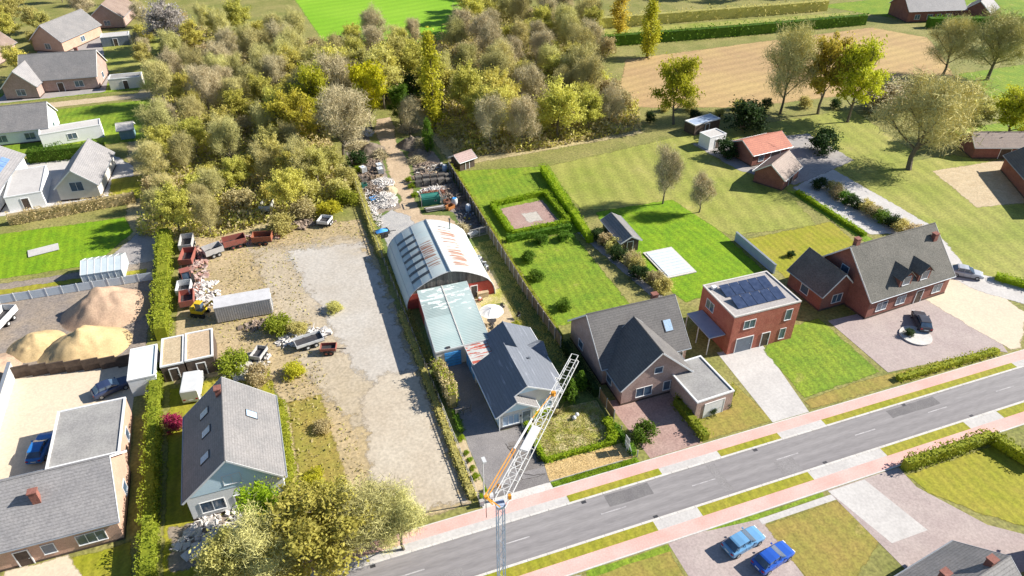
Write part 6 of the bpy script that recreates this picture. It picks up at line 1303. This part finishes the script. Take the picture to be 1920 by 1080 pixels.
MB().bar(jp(.2, .28, 1.85), jp(.42, .28, 1.55), .11).build('tie_sleeve', STEELW, cr)
MB().bar(jp(.42, .28, 1.55), jp(.66, .1, .8), .05).build('tie_bar', ORANGE, cr)
MB().tube([jp(.66, -.14, .85), jp(.66, .14, .85)], .2, 10).build('pulley', ORANGE, cr)
MB().obox(jp(.66, 0, .95), (.3, .22, .16)).build('winch_guard', ORANGE, cr)
MB().obox(jp(.03, -.45, .3), (.2, .2, .36)).build('winch_motor', ORANGE, cr)
MB().obox(jp(.06, .5, .35), (.2, .16, .36)).build('winch_motor', ORANGE, cr)
MB().tube([jp(-.10, .3, 2.2), jp(-.10, .3, .2)], .025, 5).build('hoist_rope', DARKMETAL, cr)
MB().obox(jp(-.1, .3, 2.2), (.2, .2, .16)).build('strut_head', ORANGE, cr)

# ------------------------------------------------------------------ street furniture
def lamp(label, x, y, h, az_):
    o = thing('street_lamp', label, 'lamp', (x, y, .1), az_)
    MB().tube([(0, 0, 0), (0, 0, h)], [.075, .05], 8).build('pole', STEELW, o); MB().tube([(0, 0, 0), (0, 0, .7)], .11, 8).build('pole_base', STEELW, o)
    MB().tube([(0, 0, h - .02), (.25, 0, h + .08)], .04, 6).build('arm', STEELW, o); MB().obox((.35, 0, h + .1), (.75, .36, .16), Matrix.Rotation(R(-6), 3, 'Y')).build('lamp_head', STEELW, o)
    MB().obox((.38, 0, h + .01), (.5, .26, .04), Matrix.Rotation(R(-6), 3, 'Y')).build('lens', GLASSC, o)
lamp('white street lamp at the front left corner of the driveway', .25, .25, 6.6, -90)
lamp('grey street lamp rising in front of the long hedge at the bottom left', -31.4, -2.2, 6.8, 200)
bx = thing('utility_box', 'small grey utility box at the foot of the white street lamp', 'utility box', (-.1, -.05, .12)); MB().box(-.22, .22, -.15, .15, 0, .75).build('cabinet', ZINC, bx); MB().box(-.25, .25, -.18, .18, .75, .8).build('lid', POSTC, bx)
mb_ = thing('mailbox', 'white mailbox on a dark stand beside the drive apron', 'mailbox', (.95, .1, .12)); MB().box(-.12, .12, -.12, .12, 0, .7).build('stand', DARKMETAL, mb_); MB().box(-.2, .2, -.25, .25, .7, 1.05).build('box', STEELW, mb_); MB().tube([(-.2, 0, 1.05), (.2, 0, 1.05)], .22, 8).build('box_top', STEELW, mb_)
sp = thing('sign_post', 'thin pole carrying two small boards at the right front corner of the plot', 'sign', (16.9, 1.5, .12)); MB().tube([(0, 0, 0), (0, 0, 2.2)], .04, 6).build('pole', STEELW, sp)
for i, (dx, dz, w_, h_) in enumerate([(-.1, 1.7, .9, .8), (-.1, .9, .9, .7)]): MB().box(.02, .06, -w_ / 2, w_ / 2, dz - h_ / 2, dz + h_ / 2).build('board', STEELW, sp)
MB().tube([(0, 0, 2.2), (.3, -.9, .0)], .03, 6).build('stay', STEELW, sp)
eb = struct(MB().box(7.5, 15.9, .33, .41, 0, .24).build('edging', POSTC))
for i, (x, y) in enumerate([(13.5, 7.8), (14.0, 8.15)]):
    o_ = tag(MB().lathe([(.05, 0), (.2, .06), (.27, .22), (.2, .4), (.05, .46)], (0, 0, 0), 12).build('garden_ball', STEELW, None, True), ['left of two white garden balls on the front lawn', 'right of two white garden balls on the front lawn'][i], 'ball', 'white balls on the front lawn'); o_.location = (x, y, .12)
ds = thing('dead_shrub', 'leafless pale shrub between the front window and the lawn', 'bush', (11.9, 9.2, .1)); b = MB(); r_ = random.Random(3)
for k in range(30):
    a = r_.uniform(0, 2 * PI); e = (1.0 * math.cos(a) * r_.uniform(.2, 1), 1.0 * math.sin(a) * r_.uniform(.2, 1), r_.uniform(.4, 1.2)); b.tube([(0, 0, 0), tuple(.6 * q for q in e), e], [.03, .022, .012], 4, False)
b.build('branches', LF_DRY, ds)

# ------------------------------------------------------------------ patio
um = thing('parasol', 'white octagonal parasol over the patio table', 'parasol', (10.15, 27.6, .15))
MB().tube([(0, 0, 0), (0, 0, 2.75)], .03, 8).build('pole', DARKMETAL, um); MB().lathe([(.3, 0), (.3, .08), (.05, .12)], (0, 0, 0), 12).build('base', DARKMETAL, um)
for k in range(8):
    a0, a1 = 2 * PI * k / 8 + .2, 2 * PI * (k + 1) / 8 + .2; rr = 1.65
    am = (a0 + a1) / 2
    MB().add([(0, 0, 2.72), (rr * math.cos(a0), rr * math.sin(a0), 2.14), (rr * .965 * math.cos(am), rr * .965 * math.sin(am), 2.17), (rr * math.cos(a1), rr * math.sin(a1), 2.14),
              (rr * .5 * math.cos(am), rr * .5 * math.sin(am), 2.40), (rr * .5 * math.cos(a0), rr * .5 * math.sin(a0), 2.46), (rr * .5 * math.cos(a1), rr * .5 * math.sin(a1), 2.46)],
             [(0, 5, 4), (0, 4, 6), (5, 1, 2, 4), (4, 2, 3, 6)]).build('canopy_panel', CAPWHITE, um)
    MB().bar((0, 0, 2.70), (rr * math.cos(a0), rr * math.sin(a0), 2.12), .03).build('rib', STEELW, um)
MB().lathe([(.08, 0), (.05, .1), (.01, .16)], (0, 0, 2.72), 8).build('finial', STEELW, um)
tb = thing('patio_table', 'dark round patio table under the parasol', 'table', (10.15, 27.55, .15)); MB().lathe([(.62, 0), (.62, .05)], (0, 0, .7), 16).build('tabletop', DARKMETAL, tb)
for k in range(4): MB().bar((.3 * math.cos(k * PI / 2 + .6), .3 * math.sin(k * PI / 2 + .6), .7), (.45 * math.cos(k * PI / 2 + .6), .45 * math.sin(k * PI / 2 + .6), 0), .05).build('leg', DARKMETAL, tb)
def chair(label, x, y, rz):
    o = thing('patio_chair', label, 'chair', (x, y, .15), rz, 'dark patio chairs')
    MB().box(-.25, .25, -.25, .25, .42, .47).build('seat', BLACK, o); MB().box(-.25, .25, .22, .27, .47, .95).build('backrest', BLACK, o)
    for sx in (-.23, .23):
        for sy in (-.23, .23): MB().bar((sx, sy, 0), (sx, sy, .42), .035).build('leg', ZINC, o)
        MB().bar((sx, -.23, .66), (sx, .24, .66), .04).build('armrest', ZINC, o)
chair('dark patio chair standing alone at the rear corner of the patio', 12.6, 30.2, 20)
chair('dark patio chair at the near left of the parasol', 9.6, 26.3, 200)
chair('dark patio chair at the near right of the parasol', 10.7, 26.2, 160)
chair('dark patio chair close to the wall of the bungalow', 11.9, 25.9, 150)
chair('dark patio chair on the grass beyond the patio', 13.9, 27.6, -60)
bn = thing('log_box', 'pale wooden log box against the red barn wall', 'box', (11.0, 34.05, .12)); MB().box(-.75, .75, -.3, .3, 0, .75).build('body', G_SAND, bn); MB().box(-.8, .8, -.35, .35, .75, .82).build('lid', G_SAND, bn)
kt = thing('toy_cart', 'small red and white cart on the path before the barn door', 'cart', (10.3, 33.2, .12), 30); MB().box(-.3, .3, -.2, .2, .2, .45).build('tub', REDP, kt); MB().box(-.2, .15, -.15, .15, .45, .6).build('load', STEELW, kt)
for sx in (-.2, .2):
    for sy in (-.22, .22): MB().tube([(sx, sy - .03, .12), (sx, sy + .03, .12)], .12, 8).build('wheel', BLACK, kt)
wh = thing('scrap_row', 'old bicycles and metal parts leaning along the sand path beside the barn', 'scrap', (13.6, 41, .12))
for k in range(9): MB().obox((r_.uniform(-.3, .3), k * .45 - 1, .3), (.6, .25, .4), rotz(r_.uniform(0, 3))).build('scrap_part', [DARKMETAL, STEELW, ZINC][k % 3], wh)

# ------------------------------------------------------------------ rear yard goods
def ibc(label, x, y, rz):
    o = thing('liquid_tank', label, 'tank', (x, y, .12), rz, 'white caged tanks'); MB().box(-.5, .5, -.6, .6, .16, 1.1).build('tank', STEELW, o); MB().tube([(0, 0, 1.08), (0, 0, 1.16)], .12, 10).build('lid', BLUEPAINT, o)
    for k in range(3): MB().box(-.5 + k * .44, -.38 + k * .44, -.6, .6, 0, .12).build('pallet_block', OLDWOOD, o)
    c = MB()
    for zz in (.2, .5, .8, 1.1):
        for s in (-1, 1): c.bar((-.53, s * .63, zz), (.53, s * .63, zz), .03); c.bar((s * .53, -.63, zz), (s * .53, .63, zz), .03)
    for k in range(5):
        for s in (-1, 1): c.bar((-.53 + k * .265, s * .63, .14), (-.53 + k * .265, s * .63, 1.12), .03)
    q_ = c.build('cage', ZINC, o); q_['kind'] = 'stuff'
ibc('white caged liquid tank at the left yard edge beside the bright plant', 2.1, 79.0, 20)
ibc('white caged liquid tank nearest the dirt track', 5.0, 77.4, 5)
ibc('white caged liquid tank behind the one nearest the track', 5.2, 79.2, 8)
def pallet_stack(label, x, y, rz, n):
    o = thing('pallet_stack', label, 'pallets', (x, y, .12), rz, 'stacks of grey pallets')
    for k in range(n):
        z = k * .15; b = MB()
        for j in range(3): b.box(-.6, .6, -.4 + j * .35, -.3 + j * .35, z, z + .1)
        for j in range(7): b.box(-.6 + j * .175, -.48 + j * .175, -.4, .4, z + .1, z + .125)
        p = b.build('pallet', OLDWOOD, o); p['kind'] = 'stuff'
i = 0
for (x, y, n) in [(10.5, 70.0, 7), (11.9, 69.9, 8), (13.2, 69.7, 8), (14.5, 69.5, 8), (15.9, 69.3, 7), (10.8, 71.4, 9), (12.2, 71.3, 9), (13.6, 71.1, 9), (15.0, 70.9, 9), (16.2, 70.8, 8)]:
    nm = ['leftmost', 'second from the left', 'middle', 'second from the right', 'rightmost'][i % 5]; pallet_stack('%s pallet stack in the %s row' % (nm, 'front' if i < 5 else 'rear'), x, y, rng.uniform(-8, 8), n); i += 1
tp = thing('timber_heap', 'jumbled heap of old planks and beams behind the pallet stacks', 'timber', (14.0, 75.2, .1)); r_ = random.Random(12)
for k in range(46):
    a = r_.uniform(-.9, .9) + (PI / 2 if r_.random() < .35 else 0); L = r_.uniform(1.0, 2.6); x, y = r_.uniform(-2.6, 2.6), r_.uniform(-1.6, 1.6); z = .1 + .75 * max(0, 1 - (x / 3.2) ** 2 - (y / 2.1) ** 2) * r_.random()
    MB().obox((x, y, z), (L, r_.uniform(.12, .3), r_.uniform(.05, .16)), Matrix.Rotation(a, 3, 'Z') @ Matrix.Rotation(r_.uniform(-.25, .25), 3, 'Y')).build('plank', [OLDWOOD, WRUB, BRUB, G_SAND, OLDWOOD][k % 5], tp)
SK = mat('green_skip_paint', (.03, .16, .125), (.04, .20, .155), scale=1.5, fine=.15, rough=.5)
sk = thing('green_skip', 'dark green skip container on the right of the dirt track', 'skip', (10.9, 63.2, .12), -3)
b = MB(); b.add([(-1.45, -.85, 0), (1.45, -.85, 0), (1.45, .85, 0), (-1.45, .85, 0), (-1.6, -1.05, 1.35), (1.6, -1.05, 1.35), (1.6, 1.05, 1.35), (-1.6, 1.05, 1.35)], [(0, 1, 5, 4), (1, 2, 6, 5), (2, 3, 7, 6), (3, 0, 4, 7), (0, 3, 2, 1)]); b.build('body', SK, sk)
MB().tube([(-1.55, .1, 1.15), (1.55, .1, 1.15)], .62, 12).build('rounded_lid', SK, sk)
MB().box(-1.65, 1.65, -1.1, -1.02, 1.3, 1.42).build('rim', SK, sk); MB().box(-1.65, 1.65, 1.02, 1.1, 1.3, 1.42).build('rim', SK, sk)
MB().box(.5, .95, -1.0, -.94, .75, 1.05).build('label_frame', STEELW, sk); MB().box(.58, .87, -1.02, -.99, .8, 1.0).build('label_panel', DARKWOOD, sk)
for xx in (-1.75, 1.75):
    MB().box(xx - .05, xx + .05, -1.2, -1.1, 0, 1.9).build('lifting_post', POSTC, sk); MB().box(xx - .05, xx + .05, .9, 1.0, 0, 1.9).build('lifting_post', POSTC, sk); MB().bar((xx, -1.15, 1.9), (xx, .95, 1.9), .1).build('lifting_rail', POSTC, sk)
ts = thing('timber_stack', 'neat stack of long grey boards in front of the green skip', 'timber', (11.0, 60.6, .12), -4)
for k in range(14):
    MB().obox((r_.uniform(-.15, .15), -.55 + (k % 5) * .27, .25 + (k // 5) * .14), (3.4 + r_.uniform(-.5, .3), .24, .09), rotz(r_.uniform(-.04, .04))).build('board', [OLDWOOD, WRUB][k % 3 == 0], ts)
for xx in (-1.2, 1.2): MB().box(xx - .08, xx + .08, -.7, .75, 0, .2).build('bearer', OLDWOOD, ts)
def barrel(label, x, y, m, lidm, s=1.0):
    o = thing('barrel', label, 'barrel', (x, y, .12)); MB().lathe([(.27 * s, 0), (.33 * s, .12 * s), (.36 * s, .45 * s), (.33 * s, .82 * s), (.25 * s, .92 * s)], (0, 0, 0), 14).build('body', m, o, True)
    MB().lathe([(.25 * s, 0), (.25 * s, .05), (.2 * s, .07)], (0, 0, .91 * s), 14).build('lid', lidm, o); MB().tube([(.1 * s, .08, .95 * s), (.1 * s, .08, 1.02 * s)], .05, 6).build('bung', BLACK, o)
barrel('large white barrel with blue lid among the scrap', 14.6, 61.0, STEELW, BLUEPAINT, 1.5)
barrel('pale blue barrel close to the timber fence', 16.2, 58.2, mat('pale_blue_plastic', (.40, .50, .62), (.46, .55, .66)), STEELW, 1.4)
barrel('pale blue barrel near the fence beside the timber heap', 16.5, 74.3, mat('pale_blue_plastic', (.4, .5, .6)), STEELW, 1.4)
def crate(label, x, y, rz, m, w_=1.2, d_=1.0, h=.9, nslat=5):
    o = thing('crate', label, 'crate', (x, y, .12), rz)
    for k in range(nslat):
        z0 = .05 + k * h / nslat
        for s in (-1, 1): MB().box(-w_ / 2, w_ / 2, s * d_ / 2 - .015, s * d_ / 2 + .015, z0, z0 + h / nslat * .75).build('slat', m, o); MB().box(s * w_ / 2 - .015, s * w_ / 2 + .015, -d_ / 2 + .02, d_ / 2 - .02, z0, z0 + h / nslat * .75).build('slat', m, o)
    for sx in (-1, 1):
        for sy in (-1, 1): MB().box(sx * w_ / 2 - sx * .06 - .04, sx * w_ / 2 - sx * .06 + .04, sy * d_ / 2 - sy * .06 - .04, sy * d_ / 2 - sy * .06 + .04, 0, h + .05).build('corner_post', m, o)
    MB().box(-w_ / 2 + .02, w_ / 2 - .02, -d_ / 2 + .02, d_ / 2 - .02, .02, .06).build('floor', m, o)
crate('open slatted crate against the timber fence', 16.1, 62.4, 5, OLDWOOD, 1.4, 1.0, 1.1)
crate('orange-brown crate beside the board stack', 13.5, 60.2, 25, mat('orange_crate', (.48, .20, .06), (.40, .16, .05), scale=1.5, fine=.2), 1.4, 1.0, .6)
crate('pale crate behind the orange-brown one', 13.2, 63.6, -10, WRUB, 1.3, .8, .5)
crate('rusty crate left of the large white barrel', 13.5, 62.2, 15, mat('rust_crate', (.30, .14, .09), (.24, .11, .07), scale=1.5, fine=.2), .9, .9, .6)
crate('grey crate at the left yard edge among rubble', 1.6, 75.6, 12, OLDWOOD, 1.2, 1.0, .6)
crate('tan crate between the tanks and the white rubble', 3.4, 75.4, -15, G_SAND, 1.0, .9, .5)
crate('second tan crate beside the rubble behind the tanks', 4.6, 75.6, 10, G_SAND, .9, .8, .5)
crate('green bin-like crate at the left yard edge', 1.2, 72.9, 5, SK, .9, .8, .8)
crate('blue plastic crate half buried by the white plaster heap', 1.9, 67.6, 15, BLUEPAINT, 1.3, 1.0, .5)
crate('dark crate beside the blue one', 2.3, 69.0, 40, DARKWOOD, 1.3, 1.0, .5)
tl = wagon('small_trailer', 'small trailer with a blue tarpaulin on the gravel behind the barn', .9, 55.2, 8, DARKMETAL, L=2.2, W=1.3, high=.35)
lp = lump(0, 0, 1.0, .62, .45, 3, 14).build('tarpaulin', BLUEPAINT, tl, smooth=True); lp.location = (-.05, 0, .95)
for i, (x, y, m_) in enumerate([(15.4, 57.0, STEELW), (16.0, 56.6, BLUEPAINT), (15.0, 56.4, STEELW), (16.6, 56.9, STEELW), (15.5, 55.4, YELP), (15.1, 53.4, STEELW), (15.9, 57.4, STEELW), (14.9, 55.9, YELP)]):
    o_ = tag(MB().lathe([(.14, 0), (.17, .3), (.15, .32)], (0, 0, 0), 10).build('bucket', m_), ['white bucket', 'blue bucket', 'white bucket', 'white bucket', 'yellow bucket', 'white bucket', 'white bucket', 'yellow bucket'][i] + ' in the scrap strewn by the right fence', 'bucket', ['white', 'blue', 'white', 'white', 'yellow', 'white', 'white', 'yellow'][i] + ' buckets by the fence'); o_.location = (x, y, .13)
tb2 = thing('bathtub', 'white tub lying behind the wire mesh gate', 'tub', (14.6, 50.4, .12), 20); MB().add([(-.7, -.3, .1), (.7, -.3, .1), (.7, .3, .1), (-.7, .3, .1), (-.85, -.4, .55), (.85, -.4, .55), (.85, .4, .55), (-.85, .4, .55)], [(0, 1, 5, 4), (1, 2, 6, 5), (2, 3, 7, 6), (3, 0, 4, 7), (0, 3, 2, 1)]).build('basin', STEELW, tb2); MB().box(-.9, .9, -.46, -.4, .5, .56).build('rim', STEELW, tb2)
rd = thing('metal_frame', 'bent dark metal frame in the scrap before the mesh gate', 'scrap', (15.6, 52, .12)); MB().bar((-.8, 0, .1), (.9, -.9, 1.0), .07).build('bar', ZINC, rd); MB().bar((-.8, .3, .1), (.8, .5, .7), .07).build('bar', DARKMETAL, rd); MB().box(-.6, .7, -.5, .4, .05, .5).build('panel', DARKMETAL, rd)
